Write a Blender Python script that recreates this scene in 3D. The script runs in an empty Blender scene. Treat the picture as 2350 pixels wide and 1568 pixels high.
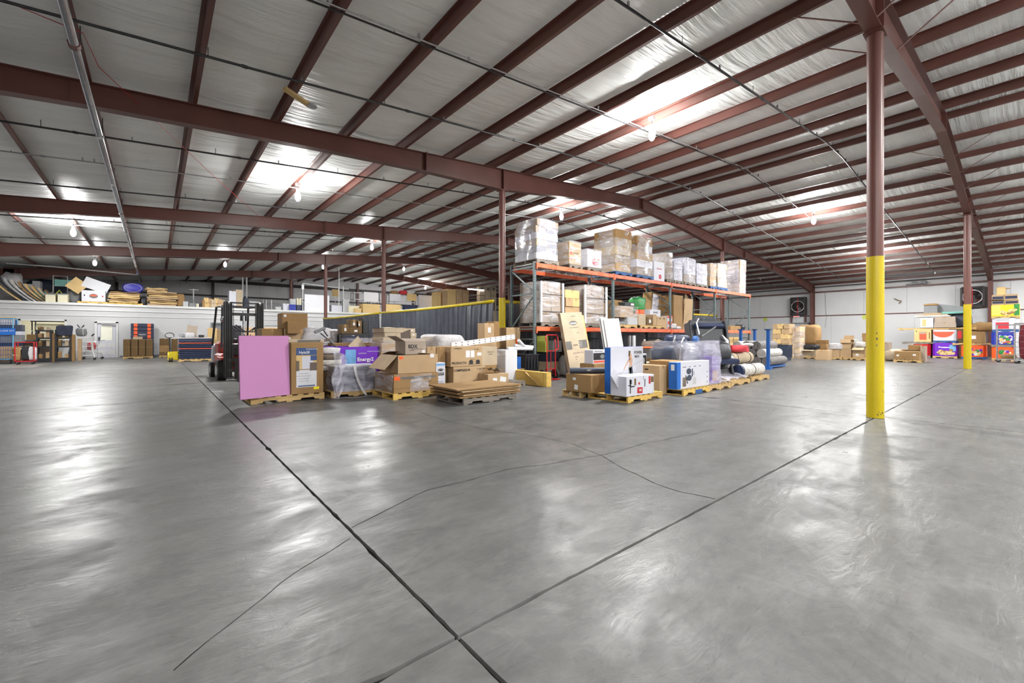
import bpy, math, random
from math import sin, cos, pi, radians as R
from mathutils import Vector, Matrix
from mathutils import noise as MN
random.seed(7)
C = bpy.context.scene.collection
SC = bpy.context.scene
# ---------------------------------------------------------------- camera
# building axes: X runs across the hall (along the rafters), Y along the ridge, camera over the origin
F, HZ, CX, H, YAW = 985.74, 771.95, 1175.0, 1.236, 0.8779
SY, CY = sin(YAW), cos(YAW)
cam = bpy.data.cameras.new('camera'); co = bpy.data.objects.new('camera', cam); C.objects.link(co)
co.location = (0, 0, H); co.rotation_euler = (pi/2, 0, YAW - pi/2)
cam.sensor_width = 36; cam.lens = F*36/2350; cam.shift_y = -12.05/2350; cam.clip_end = 300; cam.clip_start = .05
SC.camera = co
SC.cycles.max_bounces = 6; SC.cycles.glossy_bounces = 3; SC.cycles.transmission_bounces = 2
# ---------------------------------------------------------------- daylight outside, exposure
w = bpy.data.worlds.new('sky'); SC.world = w; w.use_nodes = True
bg = w.node_tree.nodes['Background']; bg.inputs[0].default_value = (.75, .85, 1, 1); bg.inputs[1].default_value = 1.0
sl = bpy.data.lights.new('sun', 'SUN'); sl.energy = 30; sl.angle = .01; sl.color = (1, .95, .85)
so = bpy.data.objects.new('sun', sl); C.objects.link(so); so.location = (-20, 27, 6); so.rotation_euler = (0, R(-83), R(2))
SC.view_settings.view_transform = 'Standard'; SC.view_settings.look = 'None'; SC.view_settings.gamma = 1
SC.view_settings.use_curve_mapping = False; SC.view_settings.exposure = 0.42
LAMP_W = 900
# ---------------------------------------------------------------- placing
def G(px, py, z=0.0):
    Y = (H - z)*F/(py - HZ); X = (px - CX)/F*Y
    return X*SY + Y*CY, -X*CY + Y*SY
def U(px, v):
    t = (px - CX)/F; return v*(CY + SY*t)/(SY - CY*t)
def V(px, u):
    t = (px - CX)/F; return u*(SY - CY*t)/(CY + SY*t)
def Z(py, u, v): return H - (py - HZ)*(u*CY + v*SY)/F
# ---------------------------------------------------------------- materials
MATS = {}
def mat(name, col, rough=.6, metal=0, var=.08, scale=4, bump=0, bscale=40, emit=0, spec=.5, stretch=None, alpha=1, col2=None):
    if name in MATS: return MATS[name]
    m = bpy.data.materials.new(name); MATS[name] = m; m.use_nodes = True
    nt = m.node_tree; n = nt.nodes; L = nt.links; b = n['Principled BSDF']
    b.inputs['Roughness'].default_value = rough; b.inputs['Metallic'].default_value = metal
    b.inputs['Specular IOR Level'].default_value = spec
    tc = n.new('ShaderNodeTexCoord'); mp = n.new('ShaderNodeMapping'); L.new(tc.outputs['Object'], mp.inputs[0])
    oi = n.new('ShaderNodeObjectInfo'); ad = n.new('ShaderNodeVectorMath'); ad.operation = 'ADD'
    cb = n.new('ShaderNodeCombineXYZ'); mu = n.new('ShaderNodeMath'); mu.operation = 'MULTIPLY'; mu.inputs[1].default_value = 37
    L.new(oi.outputs['Random'], mu.inputs[0]); L.new(mu.outputs[0], cb.inputs[0]); L.new(mu.outputs[0], cb.inputs[1])
    L.new(mp.outputs[0], ad.inputs[0]); L.new(cb.outputs[0], ad.inputs[1])
    if stretch: mp.inputs['Scale'].default_value = stretch
    nz = n.new('ShaderNodeTexNoise'); nz.inputs['Scale'].default_value = scale; nz.inputs['Detail'].default_value = 4
    L.new(ad.outputs[0], nz.inputs['Vector'])
    rp = n.new('ShaderNodeValToRGB'); c = Vector(col[:3]); c2 = Vector(col2[:3]) if col2 else None
    lo = c*(1 - var*1.6); hi = c2 if c2 else c*(1 + var)
    rp.color_ramp.elements[0].position = .3; rp.color_ramp.elements[1].position = .7
    rp.color_ramp.elements[0].color = (*lo, 1); rp.color_ramp.elements[1].color = (*hi, 1)
    L.new(nz.outputs['Fac'], rp.inputs[0]); L.new(rp.outputs[0], b.inputs['Base Color'])
    if bump:
        n2 = n.new('ShaderNodeTexNoise'); n2.inputs['Scale'].default_value = bscale; n2.inputs['Detail'].default_value = 3
        L.new(ad.outputs[0], n2.inputs['Vector'])
        bp = n.new('ShaderNodeBump'); bp.inputs['Strength'].default_value = bump; bp.inputs['Distance'].default_value = .02
        L.new(n2.outputs['Fac'], bp.inputs['Height']); L.new(bp.outputs[0], b.inputs['Normal'])
    if emit:
        b.inputs['Emission Color'].default_value = (*col[:3], 1); b.inputs['Emission Strength'].default_value = emit
    if alpha < 1: b.inputs['Alpha'].default_value = alpha
    return m
def s2l(r, g, b): return tuple(((x/255+.055)/1.055)**2.4 if x > 10 else x/255/12.92 for x in (r, g, b))
def film(name, a0, a1, col=(.75, .75, .8)):
    m = bpy.data.materials.new(name); MATS[name] = m; m.use_nodes = True
    nt = m.node_tree; n = nt.nodes; L = nt.links; b = n['Principled BSDF']
    b.inputs['Base Color'].default_value = (*col, 1); b.inputs['Roughness'].default_value = .16; b.inputs['Specular IOR Level'].default_value = .9
    tc = n.new('ShaderNodeTexCoord'); mp = n.new('ShaderNodeMapping'); mp.inputs['Scale'].default_value = (1.2, 1.2, 4.5)
    mp.inputs['Rotation'].default_value = (.2, .15, 0)
    nz = n.new('ShaderNodeTexNoise'); nz.inputs['Scale'].default_value = 2.0; nz.inputs['Detail'].default_value = 3; nz.inputs['Distortion'].default_value = .8
    L.new(tc.outputs['Object'], mp.inputs[0]); L.new(mp.outputs[0], nz.inputs['Vector'])
    mr = n.new('ShaderNodeMapRange'); mr.inputs[1].default_value = .35; mr.inputs[2].default_value = .75
    mr.inputs[3].default_value = a0; mr.inputs[4].default_value = a1
    L.new(nz.outputs['Fac'], mr.inputs[0]); L.new(mr.outputs[0], b.inputs['Alpha'])
    bp = n.new('ShaderNodeBump'); bp.inputs['Strength'].default_value = .5; bp.inputs['Distance'].default_value = .03
    L.new(nz.outputs['Fac'], bp.inputs['Height']); L.new(bp.outputs[0], b.inputs['Normal'])
    return m
M = dict(
 card=mat('cardboard', s2l(176, 148, 112), .8, var=.06, scale=3, bump=.08, bscale=60),
 card2=mat('cardboard_brown', s2l(146, 114, 72), .8, var=.08, scale=3, bump=.08, bscale=60),
 card3=mat('cardboard_pale', s2l(180, 163, 138), .8, var=.05, scale=3, bump=.08, bscale=60),
 card4=mat('cardboard_grey', s2l(160, 145, 130), .8, var=.05, scale=3, bump=.08, bscale=60),
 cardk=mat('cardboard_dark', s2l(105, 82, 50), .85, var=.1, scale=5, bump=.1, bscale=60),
 cardy=mat('cardboard_yellow', s2l(205, 175, 120), .8, var=.05, scale=3, bump=.05),
 inside=mat('cardboard_inside', s2l(120, 95, 65), .9, var=.08),
 tape=mat('packing_tape', s2l(165, 130, 85), .25, var=.04),
 white=mat('white_print', s2l(206, 206, 210), .45, var=.02),
 wcard=mat('white_carton', s2l(198, 198, 207), .5, var=.03, scale=2),
 paper=mat('white_paper', s2l(218, 218, 218), .6, var=.02),
 ink=mat('black_ink', (.02, .018, .016), .6, var=.1),
 inkg=mat('grey_ink', (.13, .12, .11), .6, var=.1),
 wood=mat('pallet_wood', s2l(190, 158, 105), .75, var=.16, scale=3, stretch=(1, 8, 8), bump=.2, bscale=12),
 woody=mat('pallet_wood_yellow', s2l(206, 170, 88), .7, var=.12, scale=3, stretch=(1, 8, 8), bump=.2, bscale=12),
 woodg=mat('pallet_wood_grey', s2l(130, 122, 112), .85, var=.2, scale=3, stretch=(1, 8, 8), bump=.3, bscale=12),
 bluep=mat('blue_paint_wood', s2l(38, 84, 140), .6, var=.15, scale=5),
 iron=mat('red_iron', (.125, .045, .034), .42, var=.12, scale=1.2, bump=.03, bscale=6),
 irond=mat('dark_iron', (.03, .022, .022), .5, var=.15, scale=2),
 yel=mat('yellow_paint', s2l(188, 166, 6), .38, var=.04, scale=2, bump=.03),
 galv=mat('galvanised', (.42, .42, .43), .35, .85, var=.15, scale=6),
 pipe=mat('black_pipe', (.05, .05, .052), .35, .5, var=.2, scale=8),
 steel=mat('bright_steel', (.55, .56, .58), .25, .95, var=.1, scale=8),
 rackg=mat('rack_green', s2l(98, 112, 114), .45, .2, var=.15, scale=14),
 racko=mat('rack_orange', s2l(222, 92, 48), .45, var=.12, scale=4, col2=s2l(232, 122, 84)),
 blk=mat('black_plastic', (.018, .019, .024), .35, var=.15),
 blkm=mat('black_metal', (.03, .031, .035), .4, .3, var=.2, scale=6),
 rub=mat('rubber', (.022, .022, .022), .8, var=.2, scale=10),
 navy=mat('navy_plastic', s2l(28, 38, 66), .45, var=.12, scale=5),
 slate=mat('slate_plastic', s2l(52, 60, 78), .5, var=.08),
 grey=mat('grey_plastic', s2l(120, 122, 124), .5, var=.06),
 lgrey=mat('light_grey', s2l(176, 178, 180), .5, var=.05),
 foam=mat('foam_wrap', s2l(190, 188, 190), .55, var=.1, scale=9, bump=.5, bscale=14),
 pink=mat('pink_board', s2l(190, 130, 178), .7, var=.03, scale=90),
 purple=mat('purple_print', s2l(104, 28, 178), .5, var=.06),
 blue=mat('blue_print', s2l(16, 98, 186), .45, var=.05),
 blued=mat('blue_dark', s2l(34, 50, 150), .45, var=.08),
 sky=mat('sky_print', s2l(110, 165, 215), .5, var=.15, scale=8),
 nprint=mat('navy_print', s2l(44, 72, 122), .5, var=.04),
 red=mat('red_print', s2l(178, 26, 30), .45, var=.08),
 redm=mat('red_metal', s2l(176, 30, 40), .35, .2, var=.1),
 fork=mat('forklift_red', s2l(168, 54, 40), .35, var=.1),
 orange=mat('orange_print', s2l(232, 90, 30), .5, var=.05),
 green=mat('green_print', s2l(40, 130, 60), .5, var=.2, scale=12),
 pot=mat('potato_tan', s2l(205, 180, 120), .6, var=.2, scale=10),
 teal=mat('teal', s2l(120, 180, 170), .5, var=.08),
 yell=mat('yellow_print', s2l(245, 225, 20), .5, var=.04),
 lime=mat('lime_print', s2l(196, 206, 92), .5, var=.05),
 melon=mat('melon_red', s2l(210, 84, 56), .5, var=.05),
 lblue=mat('light_blue_metal', s2l(112, 176, 214), .4, .2, var=.08),
 bmetal=mat('blue_metal', s2l(34, 92, 168), .4, .2, var=.1),
 vblue=mat('violet_blue', s2l(70, 66, 200), .35, var=.1, scale=9),
 carpet=mat('carpet_grey', s2l(128, 124, 122), .9, var=.3, scale=16, bump=.4),
 carpetw=mat('carpet_white', s2l(200, 196, 190), .7, var=.2, scale=10, bump=.4),
 cloth=mat('dark_cloth', s2l(46, 50, 66), .9, var=.2, scale=5, bump=.3, bscale=20),
 clothb=mat('taupe_cloth', s2l(110, 98, 88), .9, var=.15, scale=5, bump=.3, bscale=20),
 redc=mat('red_cloth', s2l(196, 48, 58), .8, var=.15, scale=5, bump=.3, bscale=20),
 wall=mat('white_wall', s2l(208, 208, 209), .55, var=.03, scale=.8, bump=.02, bscale=8),
 clothr=mat('maroon_cloth', s2l(96, 22, 30), .9, var=.15), wallb=mat('office_wall', s2l(190, 190, 191), .6, var=.03, scale=.8, bump=.02, bscale=8), wallg=mat('grey_wall', s2l(206, 206, 208), .6, var=.08, scale=.7, bump=.15, bscale=3),
 trim=mat('white_trim', s2l(208, 208, 206), .5, var=.03),
 cream=mat('cream_wall', s2l(214, 208, 180), .7, var=.03, emit=0),
 glass=mat('frosted_pane', s2l(232, 232, 214), .35, var=.02),
 crack=mat('joint_dark', s2l(40, 38, 35), .95, var=.35, scale=9, spec=.05),
 curtain=mat('black_curtain', s2l(58, 62, 74), .32, var=.25, scale=3, spec=.8, bump=.25, bscale=9),
 bulb=mat('lamp_glow', (1, .98, .95), .5, var=0, emit=45),
 exitm=mat('exit_glow', (1, .25, .2), .5, var=0, emit=1.2),
 tube=mat('tube_glow', (1, .95, 1), .5, var=0, emit=8),
 skin=mat('photo_tan', s2l(190, 150, 125), .5, var=.1, scale=12),
 film=film('stretch_film', .06, .62), filmh=film('stretch_film_heavy', .28, .7, (.66, .65, .75)), filmp=film('violet_film', .45, .85, (.52, .47, .72)),
)
# ---------------------------------------------------------------- mesh building
CH_F = None
class MB:
    def __init__(s): s.v = []; s.f = []
    def add(s, vs, fs, T=None):
        o = len(s.v)
        s.v += [tuple(T @ Vector(p)) for p in vs] if T else [tuple(p) for p in vs]
        s.f += [tuple(i+o for i in f) for f in fs]; return s
    def box(s, c, d, rot=None, ch=0, taper=None):
        hx, hy, hz = d[0]/2, d[1]/2, d[2]/2
        T = Matrix.Translation(c)
        if rot:
            T = T @ (Matrix.Rotation(rot[2], 4, 'Z') @ Matrix.Rotation(rot[1], 4, 'Y') @ Matrix.Rotation(rot[0], 4, 'X'))
        ch = min(ch, hx*.45, hy*.45, hz*.45)
        if ch <= 0:
            k = taper or 1
            vs = [(x*hx*(k if z < 0 else 1), y*hy*(k if z < 0 else 1), z*hz) for z in (-1, 1) for y in (-1, 1) for x in (-1, 1)]
            return s.add(vs, [(0, 2, 3, 1), (4, 5, 7, 6), (0, 1, 5, 4), (2, 6, 7, 3), (0, 4, 6, 2), (1, 3, 7, 5)], T)
        vs = []; ix = {}
        for x in (-1, 1):
            for y in (-1, 1):
                for z in (-1, 1):
                    for a in range(3):
                        p = [x*(hx-ch), y*(hy-ch), z*(hz-ch)]; p[a] = (x*hx, y*hy, z*hz)[a]
                        ix[(x, y, z, a)] = len(vs); vs.append(p)
        fs = []
        def q(l): 
            c0 = sum((Vector(vs[i]) for i in l), Vector())/len(l)
            nn = (Vector(vs[l[1]])-Vector(vs[l[0]])).cross(Vector(vs[l[2]])-Vector(vs[l[1]]))
            fs.append(tuple(l) if nn.dot(c0) > 0 else tuple(reversed(l)))
        for a in range(3):
            b, c2 = [i for i in range(3) if i != a]
            for sg in (-1, 1):
                l = []
                for (p, r) in ((-1, -1), (1, -1), (1, 1), (-1, 1)):
                    k = [0, 0, 0]; k[a] = sg; k[b] = p; k[c2] = r; l.append(ix[(*k, a)])
                q(l)
            for p in (-1, 1):
                for r in (-1, 1):
                    l = []
                    for sg, fa in ((-1, b), (1, b), (1, c2), (-1, c2)):
                        k = [0, 0, 0]; k[a] = sg; k[b] = p; k[c2] = r; l.append(ix[(*k, fa)])
                    q(l)
        for x in (-1, 1):
            for y in (-1, 1):
                for z in (-1, 1): q([ix[(x, y, z, a)] for a in range(3)])
        return s.add(vs, fs, T)
    def bar(s, p, q, wd, ht, up=(0, 0, 1)):
        p, q = Vector(p), Vector(q); d = q-p; L = d.length; d.normalize(); up = Vector(up)
        if abs(d.dot(up)) > .98: up = Vector((1, 0, 0))
        sd = d.cross(up).normalized(); uu = sd.cross(d)
        T = Matrix(((d.x, sd.x, uu.x, 0), (d.y, sd.y, uu.y, 0), (d.z, sd.z, uu.z, 0), (0, 0, 0, 1)))
        T = Matrix.Translation((p+q)/2) @ T
        hx, hy, hz = L/2, wd/2, ht/2
        vs = [(x*hx, y*hy, z*hz) for z in (-1, 1) for y in (-1, 1) for x in (-1, 1)]
        return s.add(vs, [(0, 2, 3, 1), (4, 5, 7, 6), (0, 1, 5, 4), (2, 6, 7, 3), (0, 4, 6, 2), (1, 3, 7, 5)], T)
    def tube(s, pts, r, n=8, closed=False, caps=True):
        pts = [Vector(p) for p in pts]; N = len(pts); o = len(s.v); prev = None
        for i, p in enumerate(pts):
            a = pts[(i-1) % N] if (i or closed) else p; b = pts[(i+1) % N] if (i < N-1 or closed) else p
            d = (b-a).normalized()
            up = prev if prev else (Vector((0, 0, 1)) if abs(d.z) < .9 else Vector((1, 0, 0)))
            sd = d.cross(up).normalized(); uu = sd.cross(d).normalized(); prev = uu
            rr = r[i] if isinstance(r, (list, tuple)) else r
            for k in range(n):
                t = 2*pi*k/n; s.v.append(tuple(p + sd*cos(t)*rr + uu*sin(t)*rr))
        for i in range(N if closed else N-1):
            j = (i+1) % N
            for k in range(n):
                s.f.append((o+i*n+k, o+i*n+(k+1) % n, o+j*n+(k+1) % n, o+j*n+k))
        if caps and not closed:
            s.f.append(tuple(o+k for k in range(n))[::-1]); s.f.append(tuple(o+(N-1)*n+k for k in range(n)))
        return s
    def cyl(s, c, r, h, n=16, axis='Z', r2=None):
        c = Vector(c); d = {'X': Vector((1, 0, 0)), 'Y': Vector((0, 1, 0)), 'Z': Vector((0, 0, 1))}[axis]*h/2
        return s.tube([c-d, c+d], [r, r if r2 is None else r2], n)
    def prism(s, poly, a, b, axis='Y'):
        # poly: 2D list; axis Y: (x,z) extruded in y; Z: (x,y) extruded in z; X: (y,z) extruded in x
        n = len(poly); o = len(s.v)
        for t in (a, b):
            for p in poly:
                s.v.append({'Y': (p[0], t, p[1]), 'Z': (p[0], p[1], t), 'X': (t, p[0], p[1])}[axis])
        s.f.append(tuple(o+i for i in range(n))); s.f.append(tuple(o+n+i for i in range(n))[::-1])
        for i in range(n): s.f.append((o+i, o+n+i, o+n+(i+1) % n, o+(i+1) % n))
        return s
    def grid(s, nu, nv, fn):
        o = len(s.v)
        for j in range(nv+1):
            for i in range(nu+1): s.v.append(tuple(fn(i/nu, j/nv)))
        for j in range(nv):
            for i in range(nu):
                a = o+j*(nu+1)+i; s.f.append((a, a+1, a+nu+2, a+nu+1))
        return s
    def blob(s, c, d, n=10, m=7, sq=.6, seed=0, amp=.06):
        def fn(a, b):
            t, p = 2*pi*a, pi*(b-.5)
            def e(x, k): return math.copysign(abs(x)**k, x)
            P = Vector((e(cos(p), sq)*e(cos(t), sq), e(cos(p), sq)*e(sin(t), sq), e(sin(p), sq)))
            q = 1 + amp*MN.noise(Vector((P.x*2+seed, P.y*2, P.z*2+seed)))*2
            return (c[0]+P.x*d[0]/2*q, c[1]+P.y*d[1]/2*q, c[2]+P.z*d[2]/2*(1 if P.z < 0 else q))
        return s.grid(n, m, fn)
    def mesh(s, name, m, smooth=False):
        me = bpy.data.meshes.new(name); me.from_pydata(s.v, [], s.f); me.materials.append(m)
        if smooth: me.polygons.foreach_set('use_smooth', [True]*len(me.polygons))
        me.update(); return me
    def build(s, name, m, parent=None, loc=None, rz=0, label=None, cat=None, group=None, kind=None, smooth=False):
        import bmesh
        me = s.mesh(name, m, smooth)
        bm = bmesh.new(); bm.from_mesh(me); bmesh.ops.recalc_face_normals(bm, faces=bm.faces); bm.to_mesh(me); bm.free()
        o = bpy.data.objects.new(name, me); C.objects.link(o)
        if parent: o.parent = parent
        if loc: o.location = loc
        if rz: o.rotation_euler = (0, 0, rz)
        tag(o, label, cat, group, kind); return o
def tag(o, label=None, cat=None, group=None, kind=None):
    if label: o['label'] = label
    if cat: o['category'] = cat
    if group: o['group'] = group
    if kind: o['kind'] = kind
def thing(name, label, cat, loc=(0, 0, 0), rz=0, group=None, rot=None):
    o = bpy.data.objects.new(name, None); o.empty_display_size = .1; C.objects.link(o)
    o.location = loc; o.rotation_euler = rot or (0, 0, rz); tag(o, label, cat, group); return o
def struct(name, mb, m, smooth=False, label=None):
    return mb.build(name, m, kind='structure', smooth=smooth, label=label)
def inst(me, name, parent, loc=(0, 0, 0), rot=None, label=None):
    o = bpy.data.objects.new(name, me); C.objects.link(o); o.parent = parent; o.location = loc
    if rot: o.rotation_euler = rot
    if label: o['label'] = label
    return o
TXC = {}
def text(s, size, m, parent, loc, face='f', ext=.001, bold=0):
    k = (s, size, m.name, bold)
    if k not in TXC:
        cu = bpy.data.curves.new('lettering', 'FONT'); cu.body = s; cu.size = size; cu.extrude = ext
        cu.offset = bold; cu.resolution_u = 2; cu.align_x = 'CENTER'; cu.align_y = 'CENTER'
        q = bpy.data.objects.new('lettering', cu); me = bpy.data.meshes.new_from_object(q); bpy.data.objects.remove(q)
        me.materials.clear(); me.materials.append(m); me.name = 'lettering'; TXC[k] = me
    o = bpy.data.objects.new('lettering', TXC[k]); C.objects.link(o); o.parent = parent; o.location = loc
    o.rotation_euler = (pi/2, 0, 0) if face == 'f' else (pi/2, 0, -pi/2)
    return o
# ================================================================ STRUCTURE
UR, V0, BAY, COL, HW, ZR, SL = 16.048, 1.4992, 9.144, 7.62, 23.1, 7.1265, 1/12
ULW, URW = UR-HW, UR+HW
VB, VE = V0-2*BAY, V0+5*BAY
VM, ZM, UM = 34.18, 3.08, 24.0
def zr(u): return ZR - SL*abs(u-UR)
# ---- floor: filler bed below, slabs with ragged joints above
f = MB().box((UR, (VB+VE)/2, -.11), (2*HW+1, VE-VB+1, .18)); floor = struct('floor', f, M['crack'])
def floor_mat():
    m = bpy.data.materials.new('polished_concrete'); m.use_nodes = True; nt = m.node_tree; n = nt.nodes; L = nt.links; b = n['Principled BSDF']
    ge = n.new('ShaderNodeNewGeometry')
    def nz(sc, det, st=(1, 1, 1), dist=0, rotz=0):
        mp = n.new('ShaderNodeMapping'); mp.inputs['Scale'].default_value = st; mp.inputs['Rotation'].default_value = (0, 0, rotz)
        L.new(ge.outputs['Position'], mp.inputs[0])
        t = n.new('ShaderNodeTexNoise'); t.inputs['Scale'].default_value = sc; t.inputs['Detail'].default_value = det; t.inputs['Distortion'].default_value = dist
        t.inputs['Roughness'].default_value = .62
        L.new(mp.outputs[0], t.inputs['Vector']); return t.outputs['Fac']
    def mr(x, a, b_, c, d):
        q = n.new('ShaderNodeMapRange'); q.inputs[1].default_value = a; q.inputs[2].default_value = b_; q.inputs[3].default_value = c; q.inputs[4].default_value = d
        L.new(x, q.inputs[0]); return q.outputs[0]
    def mul(x, y, op='MULTIPLY'):
        q = n.new('ShaderNodeMath'); q.operation = op; L.new(x, q.inputs[0])
        if isinstance(y, (int, float)): q.inputs[1].default_value = y
        else: L.new(y, q.inputs[1])
        return q.outputs[0]
    A = nz(.5, 7, (1, 1, 1), .3); B = nz(1.9, 9, (1, 1.8, 1), .4, .6); D = nz(16, 5); E_ = nz(1.3, 9, (1, 4, 1), .5, -.5)
    v = mul(mr(A, .3, .7, .84, 1.12), mr(B, .3, .72, .74, 1.18)); v = mul(v, mr(D, .3, .7, .92, 1.08)); v = mul(v, mr(E_, .28, .55, .80, 1.02))
    S = nz(3.5, 6, (1, 1, 1), .5); v = mul(v, mr(S, .60, .76, 1, .84))
    P1 = nz(1.1, 10, (1, 1, 1), 1.2); v = mul(v, mr(P1, .46, .50, .90, 1.0)); P2 = nz(.9, 10, (2.5, 1, 1), .8, .9); v = mul(v, mr(P2, .55, .60, 1.0, 1.10))
    K = nz(6, 9, (1, 9, 1), .6, -.9); v = mul(v, mr(K, .60, .72, 1.0, .74)); K2 = nz(5, 8, (1, 12, 1), .3, .5); v = mul(v, mr(K2, .60, .72, 1.0, 1.16))
    hue = n.new('ShaderNodeMixRGB'); hue.inputs[1].default_value = (.142, .141, .138, 1); hue.inputs[2].default_value = (.124, .1215, .1165, 1)
    L.new(mr(A, .4, .6, 0, 1), hue.inputs[0])
    mx = n.new('ShaderNodeMixRGB'); mx.blend_type = 'MULTIPLY'; mx.inputs[0].default_value = 1
    L.new(hue.outputs[0], mx.inputs[1]); L.new(v, mx.inputs[2]); L.new(mx.outputs[0], b.inputs['Base Color'])
    L.new(mul(mr(B, .3, .7, .46, .28), mr(P1, .42, .52, 1.18, .92)), b.inputs['Roughness'])
    b.inputs['Specular IOR Level'].default_value = .17
    bp = n.new('ShaderNodeBump'); bp.inputs['Strength'].default_value = .2; bp.inputs['Distance'].default_value = .02
    L.new(nz(5, 5, (1, 3, 1), 1, .6), bp.inputs['Height']); L.new(bp.outputs[0], b.inputs['Normal'])
    return m
M['floor'] = floor_mat()
UA = .954
us = [ULW-.4] + [UA + 7.62*k for k in range(-1, 6)] + [URW+.4]; us = sorted(set(us)); us = [x for x in us if ULW-.5 < x < URW+.5]
vs_ = [VB-.4] + [V0 + BAY*k for k in range(-1, 6)]; vs_[-1] = VE+.4
for i in range(len(us)-1):
    for j in range(len(vs_)-1):
        a, b, c, d = us[i]+.008, us[i+1]-.008, vs_[j]+.008, vs_[j+1]-.008
        near = (a < 9 and b > -7 and c < 11)
        st = .06 if near else .9
        P = []
        def edge(p, q):
            L = math.dist(p, q); k = max(2, int(L/st))
            for t in range(k):
                x = p[0]+(q[0]-p[0])*t/k; y = p[1]+(q[1]-p[1])*t/k
                o = 0
                if near and t: o = abs(MN.noise(Vector((x*7, y*7, i*3+j))))*.010 + (.012*max(0, MN.noise(Vector((x*3.1, y*3.1, 9)))-.35)*4)
                nx, ny = -(q[1]-p[1])/L, (q[0]-p[0])/L
                P.append((x+nx*o, y+ny*o))
        edge((a, c), (b, c)); edge((b, c), (b, d)); edge((b, d), (a, d)); edge((a, d), (a, c))
        MB().prism(P, -.02, 0, 'Z').build('slab', M['floor'], floor)
def crack(pts, wd=.004, seed=0):
    m = MB(); Q = []
    for k in range(len(pts)-1):
        p, q = Vector(G(*pts[k])), Vector(G(*pts[k+1])); n_ = max(2, int((q-p).length/.08))
        for t in range(n_): Q.append(p.lerp(q, t/n_))
    Q.append(Vector(G(*pts[-1]))); vv = []
    for k, p in enumerate(Q):
        d = (Q[min(k+1, len(Q)-1)]-Q[max(k-1, 0)]).normalized(); nn = Vector((-d.y, d.x))
        o = MN.noise(Vector((p.x*2.2, p.y*2.2, seed)))*.05; ww = wd*(.6+abs(MN.noise(Vector((p.x*9, p.y*9, seed+5)))))
        vv.append((p+nn*(o+ww/2), p+nn*(o-ww/2)))
    for k, (a, b) in enumerate(vv): m.v += [(a.x, a.y, .0009), (b.x, b.y, .0009)]
    for k in range(len(vv)-1): m.f.append((2*k, 2*k+1, 2*k+3, 2*k+2))
    m.build('crack', M['crack'], floor)
crack([(806, 1211), (870, 1182), (985, 1127), (1105, 1093), (1200, 1073), (1378, 1045), (1500, 1014), (1640, 985)], .009, 1)
crack([(930, 935), (1010, 962), (1100, 983), (1240, 1003), (1310, 1018), (1378, 1045), (1440, 1080), (1500, 1107), (1560, 1130), (1640, 1148)], .010, 2)
crack([(806, 1236), (735, 1282), (650, 1340), (560, 1405), (480, 1470), (400, 1540)], .006, 3)
crack([(1930, 953), (1992, 955)], .01, 4); crack([(2024, 955), (2080, 968)], .012, 5)
# ---- roof blanket
def roof_mat():
    m = bpy.data.materials.new('roof_blanket'); m.use_nodes = True; nt = m.node_tree; n = nt.nodes; L = nt.links; b = n['Principled BSDF']
    ge = n.new('ShaderNodeNewGeometry'); mp = n.new('ShaderNodeMapping'); mp.inputs['Scale'].default_value = (.5, 2.2, 1); L.new(ge.outputs['Position'], mp.inputs[0])
    t = n.new('ShaderNodeTexNoise'); t.inputs['Scale'].default_value = 1.1; t.inputs['Detail'].default_value = 6; t.inputs['Distortion'].default_value = .5; L.new(mp.outputs[0], t.inputs['Vector'])
    r = n.new('ShaderNodeValToRGB'); r.color_ramp.elements[0].position = .25; r.color_ramp.elements[1].position = .7
    r.color_ramp.elements[0].color = (.76, .785, .765, 1); r.color_ramp.elements[1].color = (.87, .895, .875, 1)
    L.new(t.outputs['Fac'], r.inputs[0]); L.new(r.outputs[0], b.inputs['Base Color'])
    b.inputs['Roughness'].default_value = .42; b.inputs['Specular IOR Level'].default_value = .5
    bp = n.new('ShaderNodeBump'); bp.inputs['Strength'].default_value = .8; bp.inputs['Distance'].default_value = .06
    m2 = n.new('ShaderNodeMapping'); m2.inputs['Scale'].default_value = (.35, 6, 1); L.new(ge.outputs['Position'], m2.inputs[0])
    t2 = n.new('ShaderNodeTexNoise'); t2.inputs['Scale'].default_value = 1.3; t2.inputs['Detail'].default_value = 5; L.new(m2.outputs[0], t2.inputs['Vector'])
    ad = n.new('ShaderNodeMath'); ad.operation = 'ADD'; L.new(t.outputs['Fac'], ad.inputs[0]); L.new(t2.outputs['Fac'], ad.inputs[1]); L.new(ad.outputs[0], bp.inputs['Height']); L.new(bp.outputs[0], b.inputs['Normal'])
    return m
M['roof'] = roof_mat()
PU = [UR-.42] + [UR-2.03-1.494*k for k in range(14)] + [ULW+.1]
PUR = [2*UR-u for u in PU]
def slope(side):
    ks = sorted(([UR] + PU) if side < 0 else ([UR] + PUR)); ks[0 if side < 0 else -1] = (ULW-.1 if side < 0 else URW+.1)
    cols = []
    for a, b in zip(ks, ks[1:]):
        for t in range(8): cols.append((a+(b-a)*t/8, sin(pi*t/8)*min(1, (b-a)/1.4)))
    cols.append((ks[-1], 0)); nv = 240
    m = MB()
    for j in range(nv+1):
        y = VB-.3+(VE-VB+.6)*j/nv
        for u, s in cols:
            q = ((y+MN.noise(Vector((u*.3, y*.1, 0)))*.35) % 1.52)/1.52
            fold = -.045*math.exp(-((q-.5)/.035)**2)
            m.v.append((u, y, zr(u)+.225-s*(.05+.035*MN.noise(Vector((u*.7, y*.6, 3))))+fold*s+.010*s*MN.noise(Vector((u*2, y*2, 1)))))
    k = len(cols)
    for j in range(nv):
        for i in range(k-1): m.f.append((j*k+i, j*k+i+1, (j+1)*k+i+1, (j+1)*k+i))
    return m
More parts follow.
